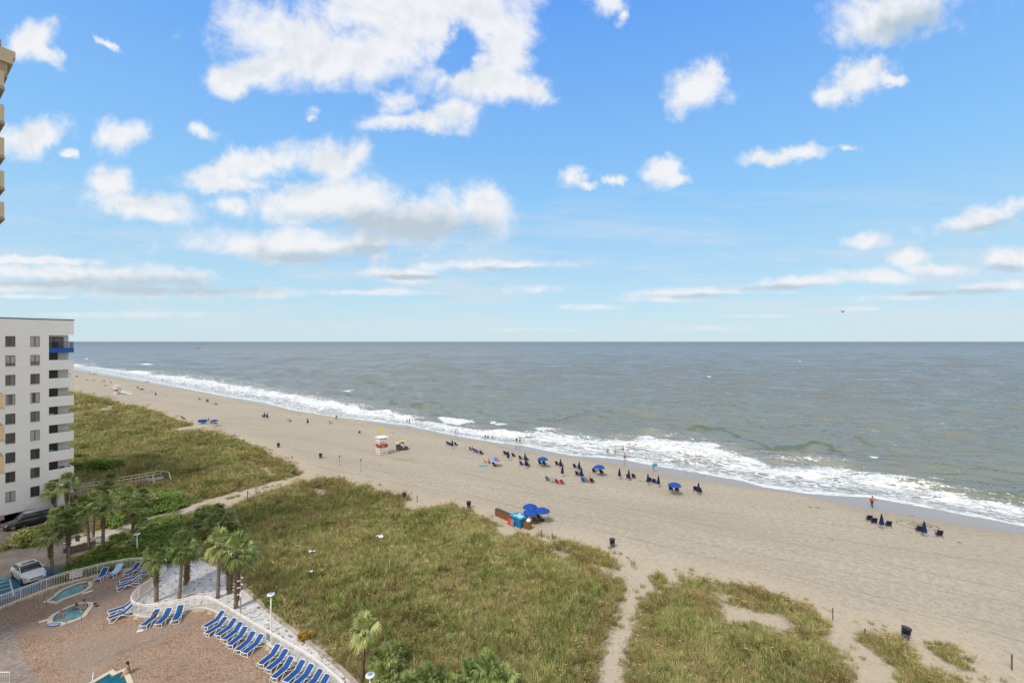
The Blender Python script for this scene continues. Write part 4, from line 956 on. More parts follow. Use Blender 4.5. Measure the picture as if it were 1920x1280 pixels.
P0 = Vector((-71.2, 64.6, 0))
def FP(s, off=0.0, z=0.0): return P0+ES*s-EC*off+Vector((0, 0, z))
bld = empty('white_apartment_building', P0, 0, 'white apartment building with a stack of seaward balconies and a blue roof line', 'building')
ANG = math.atan2(ES.y, ES.x)
def fbox(m, s0, s1, o0, o1, z0, z1):
    """box between along-facade s, depth behind the facade o, height z, in the building's own frame"""
    c = FP((s0+s1)/2, (o0+o1)/2, (z0+z1)/2)-P0; m.box(c, (abs(s1-s0), abs(o1-o0), z1-z0), rz=ANG)
ZT = 29.25
wins = [(s, 26-2.75*k+(0.0 if k < 8 else 0.05)) for s in (0.0, 2.5) for k in range(9)]
sb = sorted([-14, -.5, .5, 2.0, 3.0, 3.97]); m = MB()
for i in range(len(sb)-1):
    s0, s1 = sb[i], sb[i+1]
    if (s0, s1) in ((-.5, .5), (2.0, 3.0)):
        zs = [1.55]
        for k in range(8, -1, -1): zs += [26-2.75*k-.74, 26-2.75*k+.76]
        zs.append(ZT)
        for a in range(0, len(zs), 2): fbox(m, s0, s1, 0, .25, zs[a], zs[a+1])
    else: fbox(m, s0, s1, 0, .25, 1.55, ZT)
fbox(m, 3.97, 6.78, 0, .25, 27.05, ZT); fbox(m, 3.97, 6.3, 0.0, .2, 0, 3.6); fbox(m, 2.6, 3.97, 0, .25, 0, 1.54); fbox(m, -14, -1.0, 0, .25, 0, 1.54)
m.build('wall', M_WALL, bld)
m = MB(); fbox(m, 3.9, 3.97, .26, 30, 0, ZT-.3); fbox(m, -14, 3.9, 29.7, 30, 0, ZT-.3); fbox(m, 4.0, 6.3, 1.55, 1.75, 3.6, 27.0); fbox(m, -14, -13.8, .3, 29.6, 0, ZT-.3); fbox(m, 6.1, 6.3, 1.8, 29.6, 0, 27.0); fbox(m, 6.3, 6.62, 1.55, 1.75, 3.6, 27.0); m.build('balcony_back_wall', M_WARM, bld)
m = MB(); fbox(m, -14, 6.75, .26, 30, ZT-.4, ZT-.1); m.build('roof', M_WARM, bld)
m = MB(); fbox(m, -14.1, 6.84, -.06, .3, ZT, ZT+.14); fbox(m, 6.55, 6.84, .31, 30, ZT, ZT+.14); m.build('roof_edge', M_BLUED, bld)
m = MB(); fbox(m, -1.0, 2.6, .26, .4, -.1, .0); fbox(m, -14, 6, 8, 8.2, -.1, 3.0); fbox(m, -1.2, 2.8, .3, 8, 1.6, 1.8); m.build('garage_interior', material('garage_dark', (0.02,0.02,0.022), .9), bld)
def window(s, z, w_=1.0, h_=1.5, cu=None):
    fr = MB()
    for a in (-.5, .5): fbox(fr, s+a*w_-a*.05-.025, s+a*w_-a*.05+.025, .08, .16, z-h_/2, z+h_/2)
    fbox(fr, s-w_/2+.05, s+w_/2-.05, .08, .16, z+h_/2-.06, z+h_/2); fbox(fr, s-w_/2+.05, s+w_/2-.05, .08, .16, z-h_/2, z-h_/2+.05); fbox(fr, s-.03, s+.03, .075, .155, z-h_/2+.05, z+h_/2-.06)
    f = fr.build('window', M_FRAME, bld); 
    for a in (-1, 1):
        g = MB(); fbox(g, s+a*.24-.2, s+a*.24+.2, .12, .14, z-h_/2+.05, z+h_/2-.06); g.build('pane', M_GLASS, f)
    if cu:
        g = MB()
        for (a0, a1, b0, b1) in cu: fbox(g, s+a0*w_/2, s+a1*w_/2, .09, .118, z+b0*h_/2, z+b1*h_/2)
        g.build('curtain', M_CURT, f)
    sl = MB(); fbox(sl, s-w_/2-.05, s+w_/2+.05, -.06, .0, z-h_/2-.08, z-h_/2-.01); sl.build('sill', M_WARM, f)
CU = {0: None, 1: [(-.92,-.1,-.4,.9),(.1,.92,-.4,.9)], 3: [(-.92,-.6,-.9,.9),(.5,.92,-.9,.9)], 10: [(-.92,-.1,-.2,.9),(.1,.92,-.2,.9)], 12: [(-.92,-.55,-.9,.9),(.15,.92,-.9,.9)], 9: [(-.92,-.1,-.9,.9),(.1,.92,-.9,.9)], 8: [(.1,.92,-.9,.9),(-.92,-.1,-.9,.9)], 14: [(-.92,-.1,-.9,.9),(.1,.92,-.9,.9)]}
for i, (s, z) in enumerate(wins): window(s, z, cu=CU.get(i))
M_RAILD = material('dark_railing', (0.04,0.038,0.036), .5, .1)
for k in range(9):
    z = 26-2.75*k
    bl = MB()
    if k == 0:
        fbox(bl, 3.97, 6.78, -.01, .12, 24.3, 25.0); fbox(bl, 6.66, 6.78, .12, 1.5, 24.3, 25.0); fbox(bl, 3.98, 6.66, .12, 1.54, 24.42, 24.6); q = bl.build('balcony', M_BLUE, bld)
        rl = MB(); fbox(rl, 3.99, 6.76, .03, .08, 25.92, 25.97)
        for i in range(24): fbox(rl, 4.05+i*.117, 4.075+i*.117, .04, .065, 25.0, 25.92)
        fbox(rl, 6.70, 6.75, .1, 1.5, 25.92, 25.97)
        for i in range(10): fbox(rl, 6.715, 6.735, .2+i*.13, .22+i*.13, 25.0, 25.92)
        rl.build('railing', M_RAILD, q)
    elif k < 8:
        fbox(bl, 3.972, 6.78, 0, .15, z-1.55, z-.05); fbox(bl, 6.63, 6.78, .15, 1.54, z-1.55, z-.05); fbox(bl, 3.98, 6.63, .15, 1.54, z-1.5, z-1.3); q = bl.build('balcony', M_WALL, bld)
    else: fbox(bl, 3.98, 6.7, .05, 1.54, z-1.2, z-.2); q = bl.build('balcony', M_WARM, bld)
    dz_ = (24.95, 26.65) if k == 0 else (z-1.3, z+1.17)
    dr = MB(); fbox(dr, 4.35 if k else 4.35, 5.35 if k else 6.0, 1.40, 1.54, *dz_); dd = dr.build('sliding_door', M_DOORD, bld)
    if k == 0:
        g = MB(); fbox(g, 4.4, 4.85, 1.37, 1.40, 25, 26.5); fbox(g, 4.98, 5.9, 1.37, 1.40, 25, 26.5); g.build('pane', M_GLASS, dd)
M_PFURN = material('pale_patio_furniture', (0.5,0.5,0.5), .6)
for k, a, c, mt in ((4,4.5,'small pale table on the fifth balcony of the white building',M_PFURN),(5,5.9,'pale chairs on the sixth balcony of the white building',M_PFURN),(6,4.5,'turquoise and pale things on the seventh balcony of the white building',material('turquoise', (0.05,0.4,0.45), .6)),(7,5.7,'brown round chair on the lowest visible balcony of the white building',material('brown_wicker',(0.12,0.07,0.05),.8)),(0,5.0,'row of dark patio seats behind the black railing of the top balcony',M_DOORD)):
    P = FP(a, .8, 26-2.75*k-1.28 if k else 24.62); t = empty('patio_chair', P, ANG, c, 'patio chair')
    m = MB(); m.box((0,0,.62), (.55,.5,.06)); m.build('seat', mt, t); m = MB(); m.box((0,.24,1.0), (.55,.05,.7)); m.build('backrest', mt, t)
    for x in (-.24,.24):
        for y in (-.2,.2): m = MB(); m.tube([(x,y,0),(x,y,.6)], .02, 4); m.build('leg', mt, t)
m = MB(); c = FP(-.95,-.04,1.3); m.box((0,0,0), (.7,.03,.7), rz=ANG); t = m.build('wall_sign', material('pink_sign', (0.50,0.28,0.36), .6, .35, 8)); t.location = c; tag(t, 'pinkish sign on the wall left of the garage opening', 'sign')
m = MB(); m.s = True; m.ell((0,0,0), (.13,.13,.16), 8, 6); m.tube([(0,0,0),(-.12,.18,.05)], .03, 5); t = m.build('wall_lamp', M_SIGNW); t.location = FP(1.9,-.22,2.3); tag(t, 'small white globe lamp on the wall above the garage', 'wall lamp')
# ------------------------------------------------------------------ the tan tower
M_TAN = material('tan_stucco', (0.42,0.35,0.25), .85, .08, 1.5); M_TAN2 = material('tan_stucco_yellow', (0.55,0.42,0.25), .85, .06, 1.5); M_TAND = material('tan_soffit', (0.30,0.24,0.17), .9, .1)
tw = empty('tan_tower', (-46.5, 41, 0), 0, 'tan high-rise whose balcony edges show at the left edge of the picture', 'tower'); T0 = Vector((-46.5, 41, 0))
Cn = Vector((-44.62, 40.0, 0)); BK = Vector((-.81, .58, 0))
def tprism(m, c, le, lb, z0, z1):
    """block with its seaward corner at c, le metres back along the front, lb metres along the slanting side"""
    q = [c-T0, c-T0-ES*le, c-T0-ES*le+BK*lb, c-T0+BK*lb]; m.prism([(p.x, p.y) for p in q], z0, z1)
def tz(y): return H-(y-640)/F*40.0
for ya, yb in ((134,168),(197,233),(259,297),(321,356),(379,412),(738,768),(797,828),(855,888)):
    z1, z0 = tz(ya), tz(yb); mt = M_TAN if ya < 600 else M_TAN2
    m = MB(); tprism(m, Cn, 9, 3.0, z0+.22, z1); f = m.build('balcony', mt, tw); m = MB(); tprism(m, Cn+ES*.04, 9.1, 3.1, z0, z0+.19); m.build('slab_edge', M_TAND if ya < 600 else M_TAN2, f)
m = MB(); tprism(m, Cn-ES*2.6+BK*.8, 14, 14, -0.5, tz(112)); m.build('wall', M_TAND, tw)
for off, ya, yb, e in ((.72,87,100,0),(.58,100,112,0),(.2,74,84,-.35)):
    m = MB(); tprism(m, Cn+ES*(off+e)+BK*.3, 12, 6, tz(yb), tz(ya)); m.build('cornice', M_TAN, tw)
m = MB(); tprism(m, Cn+ES*.25+BK*.6, 11, 5, tz(140), tz(112)-.01); m.build('bracket', M_TAND, tw)
m = MB(); tprism(m, Cn-ES*.3, 11, 5, tz(87)+.02, tz(64)); m.build('parapet', M_TAN, tw)
# ------------------------------------------------------------------ boardwalk, brown fence
M_WOOD = material('weathered_boards', (0.40,0.30,0.20), .9, .25, 3); M_RAILW = material('pale_timber_rail', (0.62,0.50,0.32), .8, .2, 3); M_WOODR = material('reddish_boards', (0.36,0.23,0.16), .9, .25, 3); M_WOODG = material('grey_boards', (0.40,0.37,0.34), .9, .1, 3)
ZB = 1.1
A, B, C = G(136,925,ZB), G(277,900,ZB), G(297,896,ZB)
t = empty('boardwalk', (A.x, A.y, 0), 0, 'raised timber boardwalk with pale handrails ending in steps on the dune', 'boardwalk')
q = A.copy(); q.z = 0; A, B, C = A-q, B-q, C-q
dAB = (B-A); dAB.z = 0; dAB.normalize(); sd_ = Vector((-dAB.y, dAB.x, 0)); W_ = 1.7
def slab(m, a, b, w, h, off=0): m.beam(a+sd_*off, b+sd_*off, w, h)
m = MB(); n = 60
for i in range(n):
    a = A.lerp(B, i/n); b2 = A.lerp(B, (i+.85)/n); m.beam(a, b2, W_, .05)
m.build('decking', M_WOODR, t)
m = MB(); m.beam(A+Vector((0,0,-.2))-sd_*.8, B+Vector((0,0,-.2))-sd_*.8, .06, .3); m.beam(A+Vector((0,0,-.2))+sd_*.8, B+Vector((0,0,-.2))+sd_*.8, .06, .3); m.build('joists', M_WOOD, t)
m = MB(); L = (C-B).length; m.box((B+C)/2+Vector((0,0,.0))+dAB*.3, (L+.8, 2.2, .06), rz=math.atan2(dAB.y, dAB.x)); m.build('landing', M_WOODG, t)
for sgn in (1, -1):
    e = B if sgn < 0 else C+dAB*.6
    m = MB()
    for z in (.55, 1.05): m.beam(A+sd_*.88*sgn+Vector((0,0,z)), e+sd_*(.88 if sgn < 0 else 1.05)*sgn+Vector((0,0,z)), .2, .09)
    m.build('handrail', M_RAILW, t); k = 11
    for i in range(k+1):
        p_ = (A+sd_*.88*sgn).lerp(e+sd_*(.88 if sgn < 0 else 1.05)*sgn, i/k); m = MB(); m.box(p_+Vector((0,0,.0)), (.1,.1,2.1), rz=math.atan2(dAB.y, dAB.x)); m.build('post', M_RAILW, t)
dn = (G(292,912,0)-G(289,898,0)).normalized(); S0 = B+dAB*1.7-sd_*1.1
for i in range(6):
    m = MB(); m.box(S0-sd_*(.3*i+.1)+Vector((0,0,-.17*(i+1))), (2.4,.32,.05), rz=math.atan2(dAB.y, dAB.x)); m.build('step', M_WOODR if i % 2 else M_WOOD, t)
for e in (-1.2, 1.2):
    m = MB(); a = S0+dAB*e+Vector((0,0,1.0)); b2 = S0+dAB*e-sd_*1.9+Vector((0,0,-.1)); m.beam(a, b2, .12, .08); m.beam(a+Vector((0,0,-.5)), b2+Vector((0,0,-.45)), .1, .07)
    if e > 0:
        m.beam(C+dAB*.6+sd_*1.05+Vector((0,0,1.05)), a, .12, .08); m.beam(b2, b2+dAB*1.2+Vector((0,0,.1)), .1, .07); m.beam(b2+dAB*1.2+Vector((0,0,.1)), b2+dAB*1.6+Vector((0,0,-.8)), .1, .07)
    m.build('stair_rail', M_RAILW, t)
A, B = G(130,1040), G(178,1027); d = (B-A); n = 15; t = empty('picket_fence', A, 0, 'short dark brown picket fence between two palms', 'fence'); M_PICK = material('brown_picket', (0.12,0.085,0.07), .85, .3, 4)
m = MB()
for i in range(n): m.box((d.x*i/(n-1), d.y*i/(n-1), .5), (.13,.03,.95+.06*(i % 3)), rz=math.atan2(d.y, d.x))
m.build('pickets', M_PICK, t); m = MB()
for z in (.25,.75): m.beam((0,.03,z), (d.x,d.y+.03,z), .04, .09)
m.build('rails', M_PICK, t)
A = G(167,1006,1.9); m = MB(); m.box((0,0,0), (.5,.05,.7)); t = m.build('board_sign', material('brown_board', (0.10,0.08,0.06), .8, .3, 5)); t.location = (A.x+.1, A.y-1.6, 2.4); tag(t, 'small dark board fixed on the palm trunk at the picket fence', 'sign')
m = MB(); m.tube([(0,0,0),(.6,.35,.0)], .02, 5); A = G(128,1012,1.4); B = G(176,1003,1.6); m = MB(); m.tube([(0,0,0), (B-A)/2+Vector((0,0,-.06)), B-A], .03, 5); t = m.build('boom_rope', M_FENCE); t.location = A; tag(t, 'thin pale bar hanging across the lane between the palms', 'barrier')
m = MB(); m.lathe([(.02,0),(.22,.02),(.24,.5),(.2,.62),(.02,.66)], 10); t = m.build('litter_bin', material('blue_grey_bin', (0.07,0.09,0.13), .5)); t.location = G(122,1036); tag(t, 'small dark blue bin at the left end of the picket fence', 'bin')
t = empty('bench', G(181,1020), .4, 'grey bench between the palms at the picket fence', 'bench')
m = MB(); m.box((0,0,.45), (1.5,.4,.05)); m.build('seat', M_WOODG, t); m = MB(); m.box((0,.2,.75), (1.5,.05,.4)); m.build('backrest', M_WOODG, t)
for x in (-.6,.6): m = MB(); m.box((x,0,.22), (.06,.4,.42)); m.build('leg', M_WOODG, t)
m = MB(); m.box((0,0,.5), (.9,.6,1.0), rz=ANG); t = m.build('utility_box', material('utility_grey', (0.50,0.50,0.50), .7, .1)); t.location = G(78,978); tag(t, 'pale grey utility box at the tail of the black car', 'utility box')
# ------------------------------------------------------------------ cars
M_TYRE = material('tyre', (0.02,0.02,0.02), .8); M_RIM = material('rim', (0.45,0.45,0.46), .35, .1, metal=.7); M_CGL = material('car_glass', (0.05,0.065,0.07), .05, .1, 1, spec=.6); M_LIGHT = material('headlight', (0.25,0.26,0.28), .1, .2)
M_CARW = material('white_car_paint', (0.74,0.75,0.77), .25, .02, 1, coat=.8); M_CARB = material('black_car_paint', (0.022,0.022,0.026), .2, .1, 1, coat=1); M_TRIM = material('black_trim', (0.03,0.03,0.032), .6)
M_ROOFG = material('grey_car_roof', (0.20,0.20,0.21), .3, .05, 1, coat=.6)
def loft(m, secs):
    n = len(secs[0]); vs = [q for s_ in secs for q in s_]
    fs = [(i*n+k, i*n+(k+1) % n, (i+1)*n+(k+1) % n, (i+1)*n+k) for i in range(len(secs)-1) for k in range(n)]
    fs += [tuple(range(n))[::-1], tuple((len(secs)-1)*n+k for k in range(n))]; m.add(vs, fs)
def ring(x, w, z0, z1, r=.16):
    """rounded cross-section at station x"""
    return [(x, -w+r*.3, z0), (x, w-r*.3, z0), (x, w, z0+r), (x, w, z1-r), (x, w-r*.6, z1-.03), (x, w-r*2, z1), (x, -w+r*2, z1), (x, -w+r*.6, z1-.03), (x, -w, z1-r), (x, -w, z0+r)]
def car(loc, rz, L, Wd, Ht, paint, label, roof=None, sun=True):
    t = empty('parked_car', loc, rz, label, 'car'); h = Wd/2; m = MB(); m.s = True; hl = L/2
    loft(m, [ring(hl, h*.62, .34, .62, .08), ring(hl-.08, h*.80, .25, .78, .1), ring(hl-.35, h*.95, .2, .92), ring(hl-.9, h, .2, 1.02), ring(hl-1.5, h, .2, 1.10), ring(-hl+.9, h, .2, 1.13), ring(-hl+.25, h*.97, .24, 1.10), ring(-hl+.05, h*.85, .3, .95, .1), ring(-hl, h*.7, .38, .8, .08)])
    m.build('body', paint, t)
    zt = Ht; m = MB(); m.s = True
    def rr(x, w, z0, z1): return [(x, -w, z0), (x, w, z0), (x, w*.97, z0+(z1-z0)*.5), (x, w*.88, z1-.02), (x, w*.6, z1), (x, -w*.6, z1), (x, -w*.88, z1-.02), (x, -w*.97, z0+(z1-z0)*.5)]
    x0, x1, x2, x3 = hl-1.35, hl-2.15, -hl+1.0, -hl+.3
    loft(m, [rr(x0, h*.90, 1.04, 1.09), rr(x1, h*.86, 1.04, zt-.02), rr((x1+x2)/2, h*.88, 1.04, zt), rr(x2, h*.86, 1.04, zt-.05), rr(x3, h*.86, 1.04, 1.12)]); m.build('greenhouse', M_CGL, t)
    m = MB(); m.s = True; w_ = h*.84; loft(m, [[(x, -w_*k, z), (x, w_*k, z), (x, w_*k*.8, z+.05), (x, -w_*k*.8, z+.05)] for x, k, z in ((x1+.04, .98, zt-.03), ((x1+x2)/2, 1.02, zt-.005), (x2, 1.0, zt-.05), (x2-.25, .9, zt-.16))]); rf = m.build('roof', roof or paint, t)
    if sun: m = MB(); m.box((x1-.42, 0, zt+.052), (.42, w_*1.25, .02)); m.build('sunroof', M_CGL, rf)
    for sgn in (-1, 1):
        m = MB()
        for (xa, za, xb, zb) in ((x0-.02, 1.08, x1+.02, zt-.03), (x2+.9, 1.10, x2+.9, zt-.04), (x2-.05, zt-.06, x3+.05, 1.14)): m.beam((xa, sgn*h*.90, za), (xb, sgn*h*.80, zb), .07, .06)
        m.build('pillar', paint, t)
        m = MB(); m.s = True; m.ell((x0-.28, sgn*(h+.1), 1.13), (.09,.12,.085), 8, 6); m.build('mirror', paint, t)
        m = MB(); m.s = True; m.ell((hl-.24, sgn*h*.68, .72), (.2,.24,.07), 8, 5); m.build('headlight', M_LIGHT, t)
        for x in (hl-.85, -hl+.85):
            m = MB(); m.s = True; Mx = Matrix.Rotation(R(90), 4, 'X'); m.lathe([(.2,-.11),(.33,-.11),(.36,-.07),(.36,.07),(.33,.11),(.2,.11)], 18, (x, sgn*(h-.08), .36), Mx); wl = m.build('wheel', M_TYRE, t)
            m = MB(); m.lathe([(.02,-.115),(.21,-.115),(.21,.115),(.02,.115)], 12, (x, sgn*(h-.08), .36), Mx); m.build('rim', M_RIM, wl)
    m = MB(); m.box((hl-.03, 0, .58), (.06, Wd*.55, .16)); m.build('grille', M_TRIM, t); m = MB(); m.box((hl-.06, 0, .33), (.1, Wd*.75, .14)); m.build('lower_bumper', M_TRIM, t)
    m = MB(); m.box((hl+.005, 0, .40), (.02, .32, .12)); m.build('front_plate', M_SIGNW, t); return t
cw_ = Vector((-53.2, 50.1, .02)); car(cw_, math.atan2(EC.y, EC.x), 4.6, 1.9, 1.58, M_CARW, 'white crossover car parked nose to the back fence beside a palm')
car(FP(1.35, -2.3, .02), math.atan2(-ES.y, -ES.x), 5.4, 2.0, 1.85, M_CARB, 'black van with a dull grey roof parked in front of the garage', roof=M_ROOFG, sun=False)
car(FP(.8, 3.4, .02), math.atan2(-ES.y, -ES.x), 4.4, 1.8, 1.4, M_CARB, 'dark car inside the garage opening behind the black van', sun=False)
m = MB(); m.box((0,0,.75), (.5,.06,.42), rz=R(10)); m.box((0,.0,.3), (.06,.06,.5)); t = m.build('bay_sign', material('bay_sign_grey', (0.45,0.42,0.42), .7)); t.location = G(77,1098); tag(t, 'grey square sign back standing before the hood of the white car', 'sign')
# ------------------------------------------------------------------ loungers
M_SLING = material('blue_sling', (0.004,0.062,0.235), .7, .10, 2); M_SLINGD = material('faded_blue_sling', (0.010,0.075,0.24), .7, .10, 2)
M_RESIN = material('white_resin', (0.78,0.78,0.77), .35, .03); M_TOWELB = material('pale_blue_towel', (0.35,0.55,0.66), .95, .08, 4); M_TOWELD = material('striped_dark_towel', (0.04,0.04,0.16), .95, .2, 5, c2=(0.5,0.5,0.55))
LW, SL, BL, BA, SZ = .29, 1.22, .78, R(36), .41
def back_pt(t, y): return (SL+math.cos(BA)*BL*t, y, SZ+math.sin(BA)*BL*t)
def make_lounger():
    t = empty('pool_lounger', (0,0,0), 0, None, 'lounger', 'blue and white sling loungers on the pool deck')
    m = MB()
    def pad(m, f, n, w, r=.0):
        top = []; 
        for i in range(n+1):
            k = i/n; ww = w*(1-.18*max(0, abs(k-.5)*2-.86)/.14*r)
            top.append((f(k, -ww), f(k, ww)))
        vs = [q for a in top for q in a]+[(q[0], q[1], q[2]-.02) for a in top for q in a]; N = 2*(n+1)
        fs = []
        for i in range(n):
            a = 2*i; fs += [(a, a+2, a+3, a+1), (N+a, N+a+1, N+a+3, N+a+2), (a, a+N, a+2+N, a+2), (a+1, a+3, a+3+N, a+1+N)]
        fs += [(0, 1, 1+N, N), (2*n, 2*n+N, 2*n+1+N, 2*n+1)]; m.add(vs, fs)
    pad(m, lambda k, y: (.03+(SL-.04)*k, y, SZ+.015-.03*math.sin(k*math.pi)), 8, LW-.045, 1); m.build('seat', M_SLING, t)
    m = MB(); pad(m, lambda k, y: back_pt(.02+.93*k, y), 8, LW-.05, 1); m.build('backrest', M_SLING, t)
    m = MB(); m.s = True
    loop = [(SL, LW, SZ), (.12, LW, SZ), (.02, LW-.08, SZ), (.0, 0, SZ), (.02, -LW+.08, SZ), (.12, -LW, SZ), (SL, -LW, SZ)]
    m.tube(catmull(loop, 4), .024, 6)
    bl = [back_pt(0, LW), back_pt(.85, LW), back_pt(.97, LW-.08), back_pt(1.0, 0), back_pt(.97, -LW+.08), back_pt(.85, -LW), back_pt(0, -LW)]
    m.tube(catmull(bl, 4), .026, 6); m.build('frame', M_RESIN, t)
    for s in (-1, 1):
        y = s*(LW+.03)
        m = MB(); m.s = True; m.tube(catmull([(.08,y,SZ-.02),(.03,y+s*.03,.12),(.12,y+s*.05,.03),(.34,y+s*.05,.03),(.80,y,SZ-.04)], 4), .03, 6); m.build('leg', M_RESIN, t)
        m = MB(); m.s = True; m.tube(catmull([(.90,y,SZ-.03),(1.25,y+s*.03,.2),(1.58,y+s*.05,.03),(1.84,y+s*.05,.06),(1.76,y,.28),(1.25,y,SZ+.02)], 4), .03, 6); m.build('leg', M_RESIN, t)
    m = MB(); m.tube([(.12,-LW-.03,.02),(.12,LW+.03,.02)], .018, 5); m.tube([(1.6,-LW-.03,.03),(1.6,LW+.03,.03)], .018, 5); m.build('stretcher', M_RESIN, t)
    return t
LK = Kind(make_lounger()); protoL = LK.p
def lounger(f, h, label):
    a, b = G(*f, .37), G(*h, .75); yaw = math.atan2(b.y-a.y, b.x-a.x); a.z = .03
    q = LK.put(a, yaw, label)
    return q, a, yaw
rows_ = []
n1 = ['first', 'second', 'third', 'fourth', 'fifth', 'sixth', 'seventh']
G1 = [((383,1176),(421,1145)),((386,1188),(429,1155)),((407,1192),(445,1158)),((419,1200),(456,1165)),((429,1210),(466,1172.5)),((444,1220),(481,1181)),((457,1225),(493.5,1188.5))]
G2 = [((487,1246),(523,1209)),((501,1256),(537,1219)),((512,1272),(548,1232)),((534,1279),(569.5,1238.5)),((549,1287),(585,1247)),((564,1297),(600,1258)),((577,1308),(612,1269))]
for i, (f, h) in enumerate(G1): lounger(f, h, '%s lounger from the left in the row left of the fence plaque' % n1[i])
for i, (f, h) in enumerate(G2): lounger(f, h, '%s lounger from the left in the bottom row right of the plaque' % n1[i])
qa, pa_, ya = lounger((267,1174),(297,1143),'lounger with a bag and clothes heaped on its backrest')
lounger((295,1171),(321,1138),'lounger in the middle of the three in front of the white stone bend')
lounger((327,1164),(341,1133),'rightmost of the three loungers in front of the white stone bend')
lounger((202,1148),(243,1128),'upper of the two side by side loungers left of the fence bend')
lounger((202,1160),(244,1137),'lower of the two side by side loungers left of the fence bend')
q1, p1_, y1_ = lounger((181,1087),(201,1063),'lounger by the back fence with a dark striped towel on its foot')
q2, p2_, y2_ = lounger((205,1080),(226,1058),'lounger by the back fence covered with a pale blue towel')
lounger((234,1077),(260,1056),'upright blue lounger third from the left along the back fence')
lounger((263,1075),(290,1065),'lounger partly hidden behind the ragged palm trunk')
lounger((224,1090),(261,1074),'upper lounger of the pair pointing at the ragged palm')
lounger((218,1101),(258,1083),'lower lounger of the pair pointing at the ragged palm')
def on_lounger(p, yaw, name, label, cat, fn, mt):
    m = MB(); fn(m); o = m.build(name, mt); o.location = p; o.rotation_euler = (0, 0, yaw); return tag(o, label, cat)
def drape(m, k0, k1, w, back=False):
    n = 8; vs = []
    for i in range(n+1):
        k = k0+(k1-k0)*i/n
        for y, dz in ((-w-.02, -.10), (-w, .03), (-.1, .045), (.12, .035), (w, .03), (w+.02, -.12)):
            if k <= 1: x, z = k*SL, SZ
            else: x, _, z = back_pt(k-1, 0)
            vs.append((x-(math.sin(BA)*dz if k > 1 else 0), y+.02*math.sin(i*2.1), z+dz+.01*math.sin(i*1.7+y*9)))
    fs = [(i*6+j, i*6+j+1, i*6+j+7, i*6+j+6) for i in range(n) for j in range(5)]; m.add(vs, fs)
on_lounger(p2_, y2_, 'towel', 'pale blue towel spread over the whole lounger by the back fence', 'towel', lambda m: drape(m, .25, 1.98, LW-.02), M_TOWELB)
on_lounger(p1_, y1_, 'towel', 'dark and white striped towel lying on the foot of a lounger', 'towel', lambda m: drape(m, .05, .5, LW-.03), M_TOWELD)
def heap(m):
    m.s = True
    for x, y, r_ in ((1.28,.05,.17),(1.42,-.12,.15),(1.5,.14,.14),(1.2,-.1,.12)): m.ell((x, y, SZ+.16+(x-SL)*.5), (r_, r_*.8, r_*.75), 9, 6)
on_lounger(pa_, ya, 'beach_bag', 'lilac and grey bag with clothes heaped on a lounger', 'bag', heap, material('lilac_bag', (0.42,0.33,0.48), .8, .6, 7, c2=(0.10,0.10,0.14)))
m = MB(); m.lathe([(.01,0),(.28,0),(.28,.02),(.01,.03)], 14); m.tube([(0,0,0),(0,0,.0)], .01); 
t = empty('side_table', G(283,1078,.03), 0, 'small cream side table with thin legs by the ragged palm', 'table'); m = MB(); m.lathe([(.01,.44),(.27,.44),(.27,.47),(.01,.48)], 14); m.build('top', M_COPE, t)
for i in range(4): a = i*1.57+.4; m = MB(); m.tube([(.1*math.cos(a),.1*math.sin(a),.44),(.24*math.cos(a),.24*math.sin(a),0)], .018, 5); m.build('leg', M_COPE, t)
m = MB(); m.box((0,0,.02), (.5,.3,.03), rz=.4)
o = m.build('paper_sheet', M_SIGNW); o.location = G(263,1182,.04); tag(o, 'small white paper lying before the lounger with the bag', 'paper')
for (x, y), lb in (((84,1162.5),'white flat plate on the pavers left of the hot tub with people'),((164,1109.5),'white flat drain cover right below the long hot tub')):
    m = MB(); m.box((0,0,.0), (.8,.3,.02), rz=.95); o = m.build('cover_plate', material('white_plate',(0.7,0.68,0.62),.7)); o.location = G(x, y, .05); tag(o, lb, 'cover plate')
